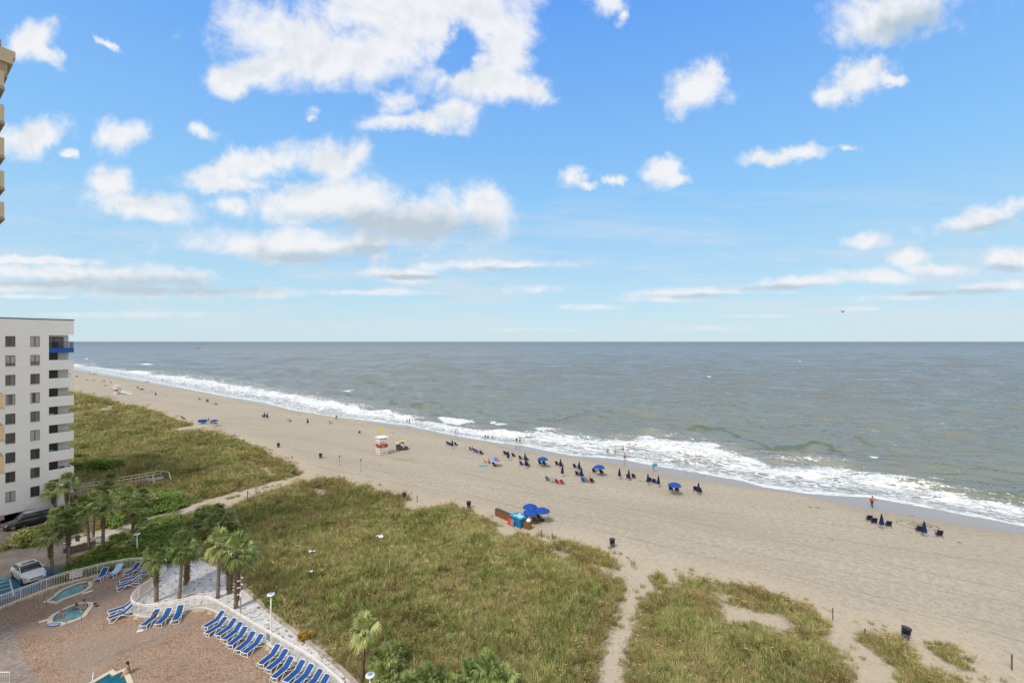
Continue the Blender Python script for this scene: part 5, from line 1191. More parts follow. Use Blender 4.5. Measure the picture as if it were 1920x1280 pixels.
# ------------------------------------------------------------------ people
M_SKIN = material('skin', (0.42,0.24,0.16), .55, .06, 4); M_SKIND = material('dark_skin', (0.20,0.10,0.065), .5, .08, 4); M_HAIRD = material('dark_hair', (0.02,0.015,0.012), .7, .3); M_HAIRB = material('light_brown_hair', (0.20,0.12,0.06), .7, .3)
def rotv(v, pitch): # pitch forward (+) about the x axis; facing +Y
    c, s = math.cos(pitch), math.sin(pitch); return Vector((v.x, v.y*c+v.z*s, -v.y*s+v.z*c))
def skeleton(p):
    J = {}; lean = R(p.get('lean', 0)); pel = Vector((0, 0, p.get('hip', .93))); J['pel'] = pel
    for k, z in (('waist', .14), ('chest', .34), ('neck', .52)): J[k] = pel+rotv(Vector((0, 0, z)), lean)
    hd = lean*.4+R(p.get('head', 0)); J['jaw'] = J['neck']+rotv(Vector((0, .02, .07)), hd); J['skull'] = J['neck']+rotv(Vector((0, .02, .17)), hd); J['crown'] = J['neck']+rotv(Vector((0, .0, .235)), hd)
    J['nose'] = J['neck']+rotv(Vector((0, .125, .125)), hd)
    for s, c in ((1, 'L'), (-1, 'R')):
        J['hip'+c] = pel+Vector((s*.10, 0, -.03)); th = R(p['thigh'+c]); kn = R(p['knee'+c]); sp = s*R(p.get('spread', 4))
        def d(a, L): return Vector((math.sin(sp)*L, math.sin(a)*L, -math.cos(a)*L*math.cos(sp)))
        J['kn'+c] = J['hip'+c]+d(th, .42); J['calf'+c] = J['kn'+c]+d(th-kn, .12); J['an'+c] = J['kn'+c]+d(th-kn, .40)
        J['toe'+c] = J['an'+c]+Vector((s*.02, .15*math.cos(min(th-kn, 0)), -.04+.0*s)) if p.get('foot', 0) == 0 else J['an'+c]+Vector((0, .08, -.12))
        J['ear'+c] = J['skull']+Vector((s*.082, 0, -.02))
        J['sh'+c] = J['chest']+rotv(Vector((s*.185, 0, .09)), lean); am = R(p['arm'+c]); el = R(p['elbow'+c]); asp = s*R(p.get('aspread', 12))
        def e(a, L): return Vector((math.sin(asp)*L, math.sin(a)*L*math.cos(asp), -math.cos(a)*L*math.cos(asp)))
        J['el'+c] = J['sh'+c]+e(am, .28); J['wr'+c] = J['el'+c]+e(am+el, .25); J['palm'+c] = J['wr'+c]+e(am+el+.1, .07)
        side = Vector((0, 1, 0)) if abs(math.cos(am+el)) > .5 else Vector((0, 0, 1))
        for i in range(4):
            b = J['palm'+c]+side*(.027-.018*i); L = (.035, .042, .038, .03)[i]; J['f%d%s' % (i, c)] = b+e(am+el+.2, L); J['g%d%s' % (i, c)] = J['f%d%s' % (i, c)]+e(am+el+.5, L*.9)
        J['t0'+c] = J['wr'+c]+e(am+el, .03)+side*.04; J['t1'+c] = J['t0'+c]+e(am+el+.2, .04)+side*.012
    return J
RAD = {'pel':.125,'waist':.115,'chest':.135,'neck':.055,'jaw':.062,'skull':.088,'crown':.065,'nose':.012,'hip':.095,'kn':.058,'calf':.056,'an':.036,'toe':.033,'ear':.014,'sh':.058,'el':.04,'wr':.027,'palm':.032,'f':.0095,'g':.008,'t':.011}
def rad(k):
    if k in RAD: return RAD[k]
    b = k.rstrip('LR'); 
    if b in RAD: return RAD[b]
    return RAD.get(b[0], .06)
def skin_mesh(name, J, edges, grow=0.0, scl=None, sub=1):
    ks = []; 
    for a, b in edges:
        for k in (a, b):
            if k not in ks: ks.append(k)
    me = bpy.data.meshes.new(name); me.from_pydata([J[k] for k in ks], [(ks.index(a), ks.index(b)) for a, b in edges], []); o = bpy.data.objects.new('tmp', me); COL.objects.link(o)
    sk = o.modifiers.new('s', 'SKIN'); sk.use_smooth_shade = True; ld = me.skin_vertices[0].data
    for i, k in enumerate(ks):
        r = (scl or {}).get(k, rad(k))+grow; ld[i].radius = (r, r*(.78 if k in ('pel', 'waist', 'chest') else 1)); ld[i].use_root = (i == 0)
    if sub: sb = o.modifiers.new('u', 'SUBSURF'); sb.levels = sub; sb.render_levels = sub
    bpy.context.view_layer.update(); r = bpy.data.meshes.new_from_object(o.evaluated_get(bpy.context.evaluated_depsgraph_get())); bpy.data.objects.remove(o); r.name = name; return r
BODY = [('pel','waist'),('waist','chest'),('chest','neck'),('neck','jaw'),('jaw','skull'),('skull','crown'),('skull','nose')]
for c in 'LR':
    BODY += [('pel','hip'+c),('hip'+c,'kn'+c),('kn'+c,'calf'+c),('calf'+c,'an'+c),('an'+c,'toe'+c),('chest','sh'+c),('sh'+c,'el'+c),('el'+c,'wr'+c),('wr'+c,'palm'+c),('skull','ear'+c),('wr'+c,'t0'+c),('t0'+c,'t1'+c)]
    for i in range(4): BODY += [('palm'+c,'f%d%s' % (i, c)),('f%d%s' % (i, c),'g%d%s' % (i, c))]
SHIRT = [('pel','waist'),('waist','chest'),('chest','shL'),('chest','shR'),('shL','smL'),('shR','smR')]; SUIT = [('pel','waist'),('waist','chest')]
TRUNKS = [('pel','hipL'),('pel','hipR'),('hipL','shortL'),('hipR','shortR')]; LEGG = [('pel','hipL'),('pel','hipR'),('hipL','knL'),('hipR','knR'),('knL','calfL'),('knR','calfR'),('calfL','anL'),('calfR','anR')]
SLEEVE = [('shL','elL'),('shR','elR'),('elL','wrL'),('elR','wrR')]
PCACHE = {}
def pose_mesh(kind, p):
    key = (kind, tuple(sorted(p.items())))
    if key in PCACHE: return PCACHE[key]
    J = skeleton(p)
    for c in 'LR': J['sm'+c] = J['sh'+c].lerp(J['el'+c], .5); J['short'+c] = J['hip'+c].lerp(J['kn'+c], .62)
    sc = {'smL':.062,'smR':.062,'shortL':.085,'shortR':.085}
    if kind == 'body': r = skin_mesh('body', J, BODY)
    elif kind == 'shirt': r = skin_mesh('shirt', J, SHIRT, .018, sc)
    elif kind == 'longshirt': r = skin_mesh('shirt', J, SHIRT[:4]+SLEEVE, .018)
    elif kind == 'suit': r = skin_mesh('swimsuit', J, SUIT+TRUNKS[:2], .012, {'hipL':.098,'hipR':.098})
    elif kind == 'trunks': r = skin_mesh('shorts', J, TRUNKS, .016, sc)
    elif kind == 'leggings': r = skin_mesh('trousers', J, LEGG, .012)
    elif kind == 'hair': m = MB(); m.s = True; c = J['skull']; m.ell(c+Vector((0,-.022,.025)), (.098,.103,.098), 10, 7); r = m.mesh('hair', [])
    elif kind == 'longhair': m = MB(); m.s = True; c = J['skull']; m.ell(c+Vector((0,-.022,.02)), (.1,.105,.1), 10, 7); m.ell(c+Vector((0,-.085,-.09)), (.085,.05,.14), 8, 6); r = m.mesh('hair', [])
    elif kind == 'cap': m = MB(); m.s = True; c = J['skull']; m.ell(c+Vector((0,0,.05)), (.105,.115,.075), 10, 6); m.ell(c+Vector((0,.12,.04)), (.07,.08,.012), 8, 4); r = m.mesh('cap', [])
    elif kind == 'hat': m = MB(); m.s = True; m.lathe([(.18,.05),(.19,.055),(.11,.07),(.1,.14),(.02,.16)], 12, J['skull']); r = m.mesh('hat', [])
    PCACHE[key] = r; return r
STAND = dict(thighL=2, thighR=-3, kneeL=2, kneeR=3, armL=6, armR=2, elbowL=14, elbowR=10)
WALK = dict(thighL=24, thighR=-16, kneeL=6, kneeR=22, armL=-22, armR=24, elbowL=12, elbowR=22, lean=4, hip=.90)
WALKF = dict(thighL=30, thighR=-20, kneeL=14, kneeR=40, armL=-35, armR=38, elbowL=60, elbowR=70, lean=10, hip=.90)
BEND = dict(thighL=20, thighR=12, kneeL=25, kneeR=20, armL=50, armR=45, elbowL=5, elbowR=8, lean=62, hip=.84, head=20)
LIFT = dict(thighL=5, thighR=-6, kneeL=4, kneeR=4, armL=95, armR=80, elbowL=55, elbowR=60, lean=-3)
SITG = dict(thighL=78, thighR=82, kneeL=30, kneeR=36, armL=25, armR=30, elbowL=45, elbowR=40, lean=-14, hip=.16)
CROUCH = dict(thighL=110, thighR=95, kneeL=135, kneeR=128, armL=55, armR=60, elbowL=30, elbowR=20, lean=34, hip=.36)
EDGE = dict(thighL=74, thighR=66, kneeL=62, kneeR=70, armL=40, armR=22, elbowL=34, elbowR=20, lean=12, hip=.24, head=-6)
SOAK = dict(thighL=80, thighR=74, kneeL=70, kneeR=60, armL=42, armR=30, elbowL=52, elbowR=46, lean=-6, hip=-.24)
SOAKU = dict(thighL=80, thighR=74, kneeL=70, kneeR=60, armL=55, armR=65, elbowL=40, elbowR=20, lean=20, hip=-.16)
WADE = dict(thighL=12, thighR=-8, kneeL=10, kneeR=14, armL=40, armR=20, elbowL=40, elbowR=50, lean=8, hip=.55, aspread=40)
def fixhip(p):
    if p.get('hip') is None or p in (STAND, LIFT): return p
    return p
def person(loc, face, p, label, clothes, skin=None, hair=('hair', M_HAIRD), s=1.0, group=None):
    """face: heading in degrees, 0 looks away along +Y, 90 looks left"""
    t = empty('person', loc, R(face), label, 'person', group); t.scale = (s,)*3; skin = skin or M_SKIN
    def put(kind, mt):
        me = pose_mesh(kind, p)
        if len(me.materials) and me.materials[0] != mt: me = me.copy(); me.materials[0] = mt
        elif not len(me.materials): me.materials.append(mt)
        return link({'shirt':'shirt','longshirt':'shirt','suit':'swimsuit','trunks':'shorts','leggings':'trousers','longhair':'hair'}.get(kind, kind), me, t)
    put('body', skin)
    for k, mt in clothes: put(k, mt)
    if hair: put(*hair)
    return t
def cloth(n, c): return material('cloth_'+n, c, .9, .12, 6)
C_RED, C_BLACK, C_NAVY, C_TEAL, C_WHITE, C_PINK, C_GREY, C_ORANGE, C_GREEN, C_BLUE = (cloth(n, c) for n, c in (('red',(0.50,0.05,0.03)),('black',(0.015,0.015,0.02)),('navy',(0.015,0.025,0.09)),('teal',(0.05,0.30,0.36)),('white',(0.65,0.65,0.65)),('pink',(0.60,0.16,0.22)),('grey',(0.2,0.2,0.21)),('orange',(0.55,0.17,0.05)),('green',(0.06,0.20,0.10)),('blue',(0.03,0.12,0.40))))
P = G(161,1101,-.07); person(P+Vector((0,0,-.0)), 150, SOAK, 'person with dark hair soaking at the right end of the long hot tub', [('suit', C_RED)])
P = G(118,1152,.0); person((P.x,P.y,-.02), 190, SOAKU, 'person with reddish fair hair leaning forward in the left half of the hot tub', [('trunks', C_ORANGE)], hair=('hair', M_HAIRB))
P = G(142,1141,.0); person((P.x,P.y,-.02), 175, SOAK, 'person with dark hair in the middle of the hot tub', [('suit', C_NAVY)], M_SKIND)
P = G(163,1139,.0); person((P.x,P.y,.30), 120, SOAKU, 'person in navy swimwear sitting higher on the right rim of the hot tub', [('suit', C_NAVY)], M_SKIN)
P = G(242,1260,.09); person((P.x,P.y,-.03), 118, EDGE, 'person in a black swimsuit sitting on the pool edge with feet in the water', [('suit', C_BLACK)], M_SKIN, ('longhair', M_HAIRD), 1.0)
m = MB(); m.s = True
for y, x in ((113,1160.5),): pass
m.ell((0,0,0), (.22,.14,.03), 8, 4); o = m.build('towel', material('blue_grey_towel', (0.25,0.3,0.5), .95, .4, 5)); o.scale = (3,2,1); o.location = G(100,1169.5,.13); tag(o, 'blue and white folded towel on the cream rim of the hot tub', 'towel')
for (x, y), lb in (((177,1132),'dark sandal pair lying right of the hot tub with people'),((181,1135.5),'second dark sandal below the pair right of the hot tub')):
    m = MB(); m.s = True; m.ell((-.06,0,.02), (.05,.14,.02), 7, 4); m.ell((.07,.03,.02), (.05,.14,.02), 7, 4); o = m.build('sandals', C_BLACK); o.location = G(x, y, .03); o.rotation_euler = (0,0,-.9); o.scale = (1.3,)*3; tag(o, lb, 'sandals')
# ------------------------------------------------------------------ beach furniture
M_NAVY = material('navy_canvas', (0.010,0.018,0.085), .85, .15, 3); M_BLUEC = material('blue_canvas', (0.01,0.06,0.30), .8, .12, 2); M_POLE = material('pole_wood', (0.45,0.38,0.28), .6, .1); M_CHAIRF = material('chair_wood_frame', (0.13,0.085,0.055), .7, .2, 4)
M_REDC = material('red_canvas', (0.45,0.03,0.03), .85, .1, 3)
def closed_umbrella(mt):
    t = empty('beach_umbrella', (0,0,0), 0, None, 'beach umbrella', 'closed beach umbrellas standing in the sand')
    m = MB(); m.tube([(0,0,-.2),(0,0,2.2)], .022, 6); m.build('pole', M_POLE, t)
    m = MB(); m.s = True; n = 16; prof = [(.30,.62),(.27,.66),(.24,.9),(.19,1.25),(.13,1.65),(.07,2.0),(.02,2.14)]; vs = []
    for r_, z in prof:
        for k in range(n): q = r_*(1+.22*math.cos(k*math.pi)); a = 6.283*k/n; vs.append((q*math.cos(a), q*math.sin(a), z+(.04*math.cos(k*1.9) if z < .7 else 0)))
    fs = [(i*n+k, i*n+(k+1) % n, (i+1)*n+(k+1) % n, (i+1)*n+k) for i in range(len(prof)-1) for k in range(n)]; m.add(vs, fs+[tuple(range(n))[::-1], tuple(range((len(prof)-1)*n, len(prof)*n))]); m.build('canopy', mt, t)
    m = MB(); m.lathe([(.2,1.2),(.215,1.23),(.2,1.26)], 12); m.build('strap', C_BLACK, t)
    m = MB(); m.ell((0,0,2.2), (.035,.035,.05), 6, 5); m.build('finial', M_POLE, t); return t
def open_umbrella(mt, mt2=None, R_=1.12, name=None):
    t = empty('open_umbrella', (0,0,0), 0, None, 'beach umbrella', 'open beach umbrellas')
    m = MB(); m.tube([(0,0,-.2),(0,0,2.1)], .022, 6); m.build('pole', M_POLE, t)
    m = MB(); n = 32; prof = [(R_,1.56),(R_*.985,1.66),(R_*.8,1.86),(R_*.5,2.02),(R_*.2,2.11),(.02,2.13)]; vs = []
    for i, (r_, z) in enumerate(prof):
        for k in range(n): a = 6.283*k/n; sc = 1-.045*abs(math.sin(k*math.pi/4)) if i < 4 else 1; vs.append((r_*sc*math.cos(a), r_*sc*math.sin(a), z-(.05*abs(math.sin(k*math.pi/4)) if 0 < i < 4 else 0)+(.03*abs(math.sin(k*math.pi/2)) if i == 0 else 0)))
    for i in range(len(prof)-1):
        for k in range(n):
            m.m = (k//4) % 3 if mt2 else 0; b_ = len(m.v)
            m.add([vs[i*n+k], vs[i*n+(k+1) % n], vs[(i+1)*n+(k+1) % n], vs[(i+1)*n+k]], [(0,1,2,3)])
    m.build('canopy', [mt]+(mt2 or []), t)
    for k in range(8):
        a = 6.283*(k+.0)/8; m = MB(); m.tube([(0,0,2.08),(R_*.96*math.cos(a),R_*.96*math.sin(a),1.64)], .009, 4); m.build('rib', M_POLE, t)
    m = MB(); m.ell((0,0,2.16), (.03,.03,.06), 6, 5); m.build('finial', M_POLE, t); return t
def beach_chair(mt, fm=None):
    """low wooden beach chair; it faces +Y (the sea), its back is towards the dunes"""
    t = empty('beach_chair', (0,0,0), 0, None, 'beach chair', 'low beach chairs facing the sea'); fm = fm or M_CHAIRF
    m = MB(); m.box((0,.1,.26), (.54,.5,.03), M=Euler((R(8),0,0)).to_matrix().to_4x4()); m.build('seat', mt, t)
    m = MB(); m.box((0,-.34,.60), (.54,.035,.74), M=Euler((R(28),0,0)).to_matrix().to_4x4()); 
    bk = m.build('backrest', mt, t)
    for s in (-1, 1):
        m = MB(); m.beam((s*.3,-.56,1.0), (s*.3,.05,.1), .04, .04); m.beam((s*.3,.5,.34), (s*.3,-.55,.02), .04, .04); m.beam((s*.3,.42,.34), (s*.3,.42,.0), .04, .04); m.build('side_frame', fm, t)
        m = MB(); m.box((s*.31,.1,.50), (.07,.56,.03)); m.beam((s*.31,.34,.49), (s*.31,.34,.3), .03, .03); m.build('armrest', fm, t)
    m = MB(); m.box((0,-.57,1.0), (.62,.04,.05)); m.build('top_bar', fm, t); return t
KD = Kind(open_umbrella(M_NAVY)); CN, CU_, CR_ = Kind(closed_umbrella(M_NAVY)), Kind(open_umbrella(M_BLUEC)), Kind(closed_umbrella(M_REDC))
SEA_YAW = math.atan2(ES.y, ES.x)-math.pi/2
def put_tip(k, x, y, label, z=2.1, group=None, tilt=None):
    P = G(x, y, z); P.z = max(0, gz(P.x, P.y)) if P.y < 400 else 0; o = k.put(P, rng.random()*3, label, group)
    if tilt: o.rotation_euler = (tilt[0], tilt[1], 0)
    return o
put_tip(CU_, 1017.5, 857, 'open blue umbrella shading two dark chairs, first from the left near the water'); put_tip(CU_, 1123.5, 872, 'open blue umbrella second from the left, above a white cooler between chairs'); put_tip(CU_, 1265, 905, 'open blue umbrella furthest right, over a pair of dark chairs')
put_tip(CU_, 994, 945, 'rear of the three open blue umbrellas behind the 36 box'); put_tip(CU_, 995, 955, 'front of the three open blue umbrellas, touching the 36 box'); put_tip(CU_, 1016.5, 952, 'right of the three open blue umbrellas behind the 36 box')
put_tip(CU_, 401.5, 786.5, 'far open blue umbrella beside a small blue shelter at the dune end')
for x, y, lb in ((848,824.5,'closed navy umbrella left of the red umbrella, by three chairs at the wet sand'),(953,845.6,'closed navy umbrella, next but one left of the first open blue umbrella'),(984.5,849,'closed navy umbrella upper of the stacked pair left of the first open blue one'),(986,859,'closed navy umbrella lower of the stacked pair left of the first open blue one'),
    (1051,860,'closed navy umbrella above another leaning one, right of the first open blue umbrella'),(1054.5,873,'short closed navy umbrella just below its taller neighbour'),(1086,864.6,'closed navy umbrella directly left of the second open blue umbrella'),(1090.5,877.6,'closed navy umbrella above the chair group with the small red umbrella'),
    (1161.6,877.6,'lone closed navy umbrella without chairs right of the second open blue one'),(1179,880.5,'closed navy umbrella with chairs at both sides, before the person by the water'),(1215,888,'left one of two closed navy umbrellas before the person with the teal board'),(1234.6,891.5,'right one of two closed navy umbrellas before the person with the teal board'),
    (1309.7,905,'closed navy umbrella between two chairs, standing alone right of the open ones'),(1653,963.4,'closed navy umbrella between three chairs, below the person in red'),(1733,977,'closed navy umbrella furthest right, beside the ring dug in the sand'),
    (495.6,772.8,'left of two far closed umbrellas standing close together over loungers'),(501,773.7,'right of two far closed umbrellas standing close together over loungers'),(577,784,'far closed umbrella standing alone on the middle beach'),(389.7,746.7,'far closed umbrella over dark seats near the far surf'),(292,734.7,'far dark closed umbrella right of the far lifeguard stand')):
    put_tip(CN, x, y, lb)
q_ = put_tip(CR_, 885.6, 835, 'closed red umbrella among blue chairs, with a thin pole beside it', 1.7); q_.scale = (.55,.55,.8); q_ = put_tip(CR_, 1106, 890, 'small closed red umbrella over blue and dark chairs', 1.6); q_.scale = (.5,.5,.75)
o = open_umbrella(C_PINK, [material('sky_blue_canvas', (0.03,0.35,0.60), .8, .1), material('violet_canvas', (0.16,0.10,0.45), .8, .1)], 1.15); P = G(924, 857, 2.0); o.location = (P.x, P.y, 0); o.rotation_euler = (R(8), R(14), 0.6); tag(o, 'tilted open umbrella in pink, violet and sky blue over the seated family', 'beach umbrella', 'open beach umbrellas')
CH = Kind(beach_chair(M_NAVY)); CHG = 'low beach chairs facing the sea'
def chair(k, x, y, label, dr=0.0): 
    P = G(x, y+1.5); P.z = max(0, gz(P.x, P.y)) if P.y < 400 else 0
    o = k.put(P, SEA_YAW+dr, label); return o
for x, y, lb in ((840,832.5,'reclined chair left of the closed umbrella at the far left of the row'),(845,834,'chair under the closed umbrella at the far left of the row'),(855,834,'single chair right of the leftmost closed umbrella of the row'),
    (947,851,'chair left of the closed umbrella that stands left of the first open one'),(952,853,'chair touching the foot of the umbrella left of the stacked pair'),(963,855,'single chair midway between two closed umbrellas left of the first open one'),
    (976,860,'upper left chair at the stacked pair of closed umbrellas'),(988,862,'upper right chair at the stacked pair of closed umbrellas'),(978,871,'lower left chair at the stacked pair of closed umbrellas'),(990,873,'lower right chair at the stacked pair of closed umbrellas'),
    (1013,869.5,'left chair under the first open blue umbrella'),(1021,870.5,'right chair under the first open blue umbrella'),(1044.6,871,'chair left of the closed umbrella right of the first open one'),(1053,873,'chair behind the short closed umbrella'),
    (1078,876,'chair left of the closed umbrella beside the second open one'),(1087,879,'chair at the foot of the closed umbrella beside the second open one'),(1082.5,890,'chair left of the umbrella above the red umbrella group'),(1090.5,891.5,'chair under the umbrella above the red umbrella group'),
    (1114,884.5,'left chair under the second open blue umbrella'),(1128,887,'right chair under the second open blue umbrella'),(1188,895,'chair right of the closed umbrella before the lone bather'),(1178,896,'chair at the foot of the closed umbrella before the lone bather'),
    (1219,902,'left chair between the two umbrellas below the teal board'),(1227,904.6,'right chair between the two umbrellas below the teal board'),(1258,918,'left chair under the rightmost open blue umbrella'),(1269,919.5,'right chair under the rightmost open blue umbrella'),
    (1304,919,'left chair at the lone closed umbrella right of the open ones'),(1312,922,'right chair at the lone closed umbrella right of the open ones'),(1630,975,'leftmost navy chair below the person in red'),(1639,980,'second navy chair below the person in red'),(1666,986,'navy chair right of the umbrella below the person in red'),
    (1723,995.5,'navy chair left of the umbrella at the sand ring'),(1761,1004,'navy chair furthest right, with a small towel beside it'),
    (494,781,'left far chair under the two close umbrellas'),(501,781.5,'right far chair under the two close umbrellas'),(341.7,782.6,'left of two far chairs standing alone at the dune edge'),(345.5,785,'right of two far chairs standing alone at the dune edge'),
    (374.5,748,'far chair left of the far closed umbrella over dark seats'),(388,751,'far chair under the far closed umbrella near the surf'),(398,793.5,'left chair under the far open blue umbrella'),(405,794,'right chair under the far open blue umbrella')): chair(CH, x, y, lb)
def kc(n, c): return Kind(beach_chair(c if not isinstance(c, tuple) else material('seat_'+n, c, .8), M_STEEL))
KG, KL, KR, KB = kc('green', (0.03,0.20,0.15)), kc('lightblue', (0.15,0.35,0.55)), kc('red', (0.50,0.02,0.05)), kc('blue', (0.03,0.10,0.42)); KW = kc('white', (0.6,0.62,0.62))
chair(KG, 1027, 900, 'green chair, leftmost in the short row of four bright chairs'); chair(KW, 1036, 902.5, 'pale chair, second in the short row of four bright chairs'); chair(KR, 1044.6, 905, 'left of the two red chairs in the short row'); chair(KR, 1054, 906.5, 'right of the two red chairs in the short row')
chair(KB, 1093.5, 902, 'deep blue chair left of the small red umbrella'); chair(KL, 1100, 902.5, 'light blue chair at the small red umbrella'); chair(CH, 1110, 903.5, 'dark chair right of the small red umbrella')
chair(KB, 882.7, 843, 'blue chair left of the red umbrella of the family group'); chair(KB, 890.7, 846, 'blue chair below the red umbrella of the family group'); chair(KB, 895.5, 848, 'blue chair in the middle of the family row'); chair(CH, 903, 850.5, 'dark chair at the right end of the family row')
chair(CH, 927, 873, 'dark green chair right of the people under the bright umbrella'); chair(KW, 540, 788.5, 'left pale far chair between the two closed umbrellas'); chair(KG, 545, 789, 'right pale far chair between the two closed umbrellas'); chair(KL, 620, 793, 'pale far chair beside a standing person'); chair(KW, 400, 756.5, 'pale far chair right of the far umbrella'); chair(CH, 406, 757.5, 'dark far chair at the end of the pale ones')
for x, y, k, lb in ((163,712,CH,'leftmost seat in the far group by the building'),(168,712.5,KW,'second seat in the far group by the building'),(173,712.5,KW,'third seat in the far group by the building'),(177,711.5,CH,'rightmost seat in the far group by the building'),(194,721.5,KW,'left far white lounger near the red shirts'),(198,722.5,CH,'dark far lounger near the red shirts'),(204,721.5,KW,'right far white lounger near the red shirts'),(311,741,KW,'lone pale far chair past the dark umbrella')): chair(k, x, y, lb)
put_tip(KD, 144, 704.5, 'very far open umbrella right beside the white building'); put_tip(CN, 131.5, 699, 'very far umbrella at the edge of the white building'); put_tip(KD, 266, 728.5, 'far dark open umbrella between the far stand and the surf')
m = MB()
for i in range(3): m.sheet([[(-.9+1.3*i,-.45,0),(.0+1.3*i,-.45,0),(.0+1.3*i,.45,0),(-.9+1.3*i,.45,0)]], .03)
o = m.build('beach_mat', material('blue_white_mat', (0.12,0.16,0.45), .9, .9, 5, c2=(.65,.67,.7))); o.location = G(881,858,.05); o.rotation_euler = (0,0,R(-18)); tag(o, 'blue and white mats laid flat on the sand left of the bright umbrella', 'beach mat')
m = MB(); m.sheet([[(-.9,-.5,0),(.9,-.5,0),(.9,.5,0),(-.9,.5,0)]], .03); o = m.build('beach_towel', C_TEAL); o.location = G(906,873,.05); o.rotation_euler = (0,0,.2); tag(o, 'teal towel on the sand before the seated family', 'towel')
m = MB(); m.sheet([[(-.5,-.35,0),(.5,-.35,0),(.5,.35,0),(-.5,.35,0)]], .03); o = m.build('beach_towel', material('lilac_towel', (0.35,0.32,0.45), .9)); o.location = G(1749,1002.5,.05); tag(o, 'small lilac towel left of the furthest right chair', 'towel')
m = MB(); m.tube([(0,0,-.2),(0,0,2.0)], .02, 5); o = m.build('thin_pole', M_POLE); o.location = G(900,850); tag(o, 'thin upright pole in the family row of blue chairs', 'pole')
def cooler(x, y, lb, mt): 
    t = empty('cooler', G(x, y), SEA_YAW, lb, 'cooler', 'coolers'); m = MB(); m.box((0,0,.2), (.6,.35,.36)); m.build('box', mt, t); m = MB(); m.box((0,0,.41), (.62,.37,.06)); m.build('lid', M_SIGNW, t)
cooler(1120,883,'white and green cooler between the chairs under the second open umbrella', C_GREEN); cooler(1263,915.5,'pale cooler between the chairs under the rightmost open umbrella', C_WHITE)
# ---- people on the beach
pg = 'people at the water'
def bp(x, y, face, p, lb, cl, skin=None, hair=('hair', M_HAIRD), s=1.0, z=0.0): 
    P = G(x, y); P.z = z; return person(P, face, p, lb, cl, skin, hair, s, pg)
bp(1635,951.5,180,WALKF,'person in a red long-sleeved top and black leggings walking towards us on the wet sand',[('longshirt',C_RED),('leggings',C_BLACK)],s=1.12)
bp(968.5,832,20,STAND,'dark dressed person standing left of the striding one at the foam edge',[('shirt',C_BLACK),('trunks',C_NAVY)]); bp(974.6,832,-70,WALK,'person striding along the foam edge with swinging arms',[('trunks',C_BLACK)],M_SKIND,s=.95)
bp(853.5,815,-90,STAND,'person in green shorts facing a companion at the foam edge',[('trunks',C_GREEN)],M_SKIND); bp(857.3,815,90,LIFT,'person with raised arms at the foam edge beside one in green',[('trunks',C_ORANGE)])
bp(910,821.5,10,CROUCH,'left one of three people crouching in the shallow foam',[('suit',C_BLACK)],M_SKIND); bp(915,821.8,0,SITG,'middle one of three sitting in the foam, dark top',[('shirt',C_NAVY)]); bp(922.5,823,-20,CROUCH,'right one of three crouching in the foam',[('trunks',C_GREY)])
bp(763,794,-60,WALK,'left one of two dark figures at the wet sand beyond the lifeguard stand',[('shirt',C_BLACK),('trunks',C_BLACK)]); bp(767.7,794,70,STAND,'right one of two dark figures at the wet sand beyond the lifeguard stand',[('shirt',C_BLACK),('trunks',C_BLACK)])
bp(1153.5,848.5,0,WADE,'person with bare back standing in the white foam',[('trunks',C_ORANGE)],z=-.25); bp(1168,846,10,LIFT,'person in dark shorts with elbows out in the white foam',[('trunks',C_BLACK)],z=-.3); bp(1139.5,845,0,SOAK,'person low in the foam left of two standing bathers',[('suit',C_BLACK)],M_SKIND,z=.1); bp(1171.6,863,30,STAND,'lone person standing where foam meets wet sand',[('trunks',C_BLACK)],s=.95)
bp(1225.5,884.5,10,LIFT,'person in pink holding a teal board over the head',[('shirt',C_PINK),('trunks',C_GREY)])
m = MB(); m.s = True; m.ell((0,0,0), (.55,.06,.32), 14, 8); o = m.build('body_board', C_TEAL); P = G(1228.5,871.5,1.45); o.location = (P.x, G(1225.5,884.5).y-.1, 1.45); tag(o, 'teal body board held up by the person in pink', 'board')
bp(909,867.5,-20,SITG,'person in a coral hat sitting on the sand left under the bright umbrella',[('suit',C_PINK)],hair=('hat',cloth('coral',(0.6,.2,.15)))); bp(917,869.5,-10,SITG,'person in a dark shirt sitting in the middle under the bright umbrella',[('shirt',C_GREY),('trunks',C_NAVY)],M_SKIND,z=.2)
bp(901,850.5,-30,SITG,'person seated in the family row beside the thin pole',[('shirt',C_GREY)],z=.2); bp(672.5,812.5,-100,CROUCH,'person in black crouching low on the empty sand left of the yellow flag',[('longshirt',C_BLACK),('leggings',C_BLACK)])
bp(630.5,787,0,STAND,'far thin standing figure right of the pale chair',[('shirt',C_BLACK),('leggings',C_BLACK)])
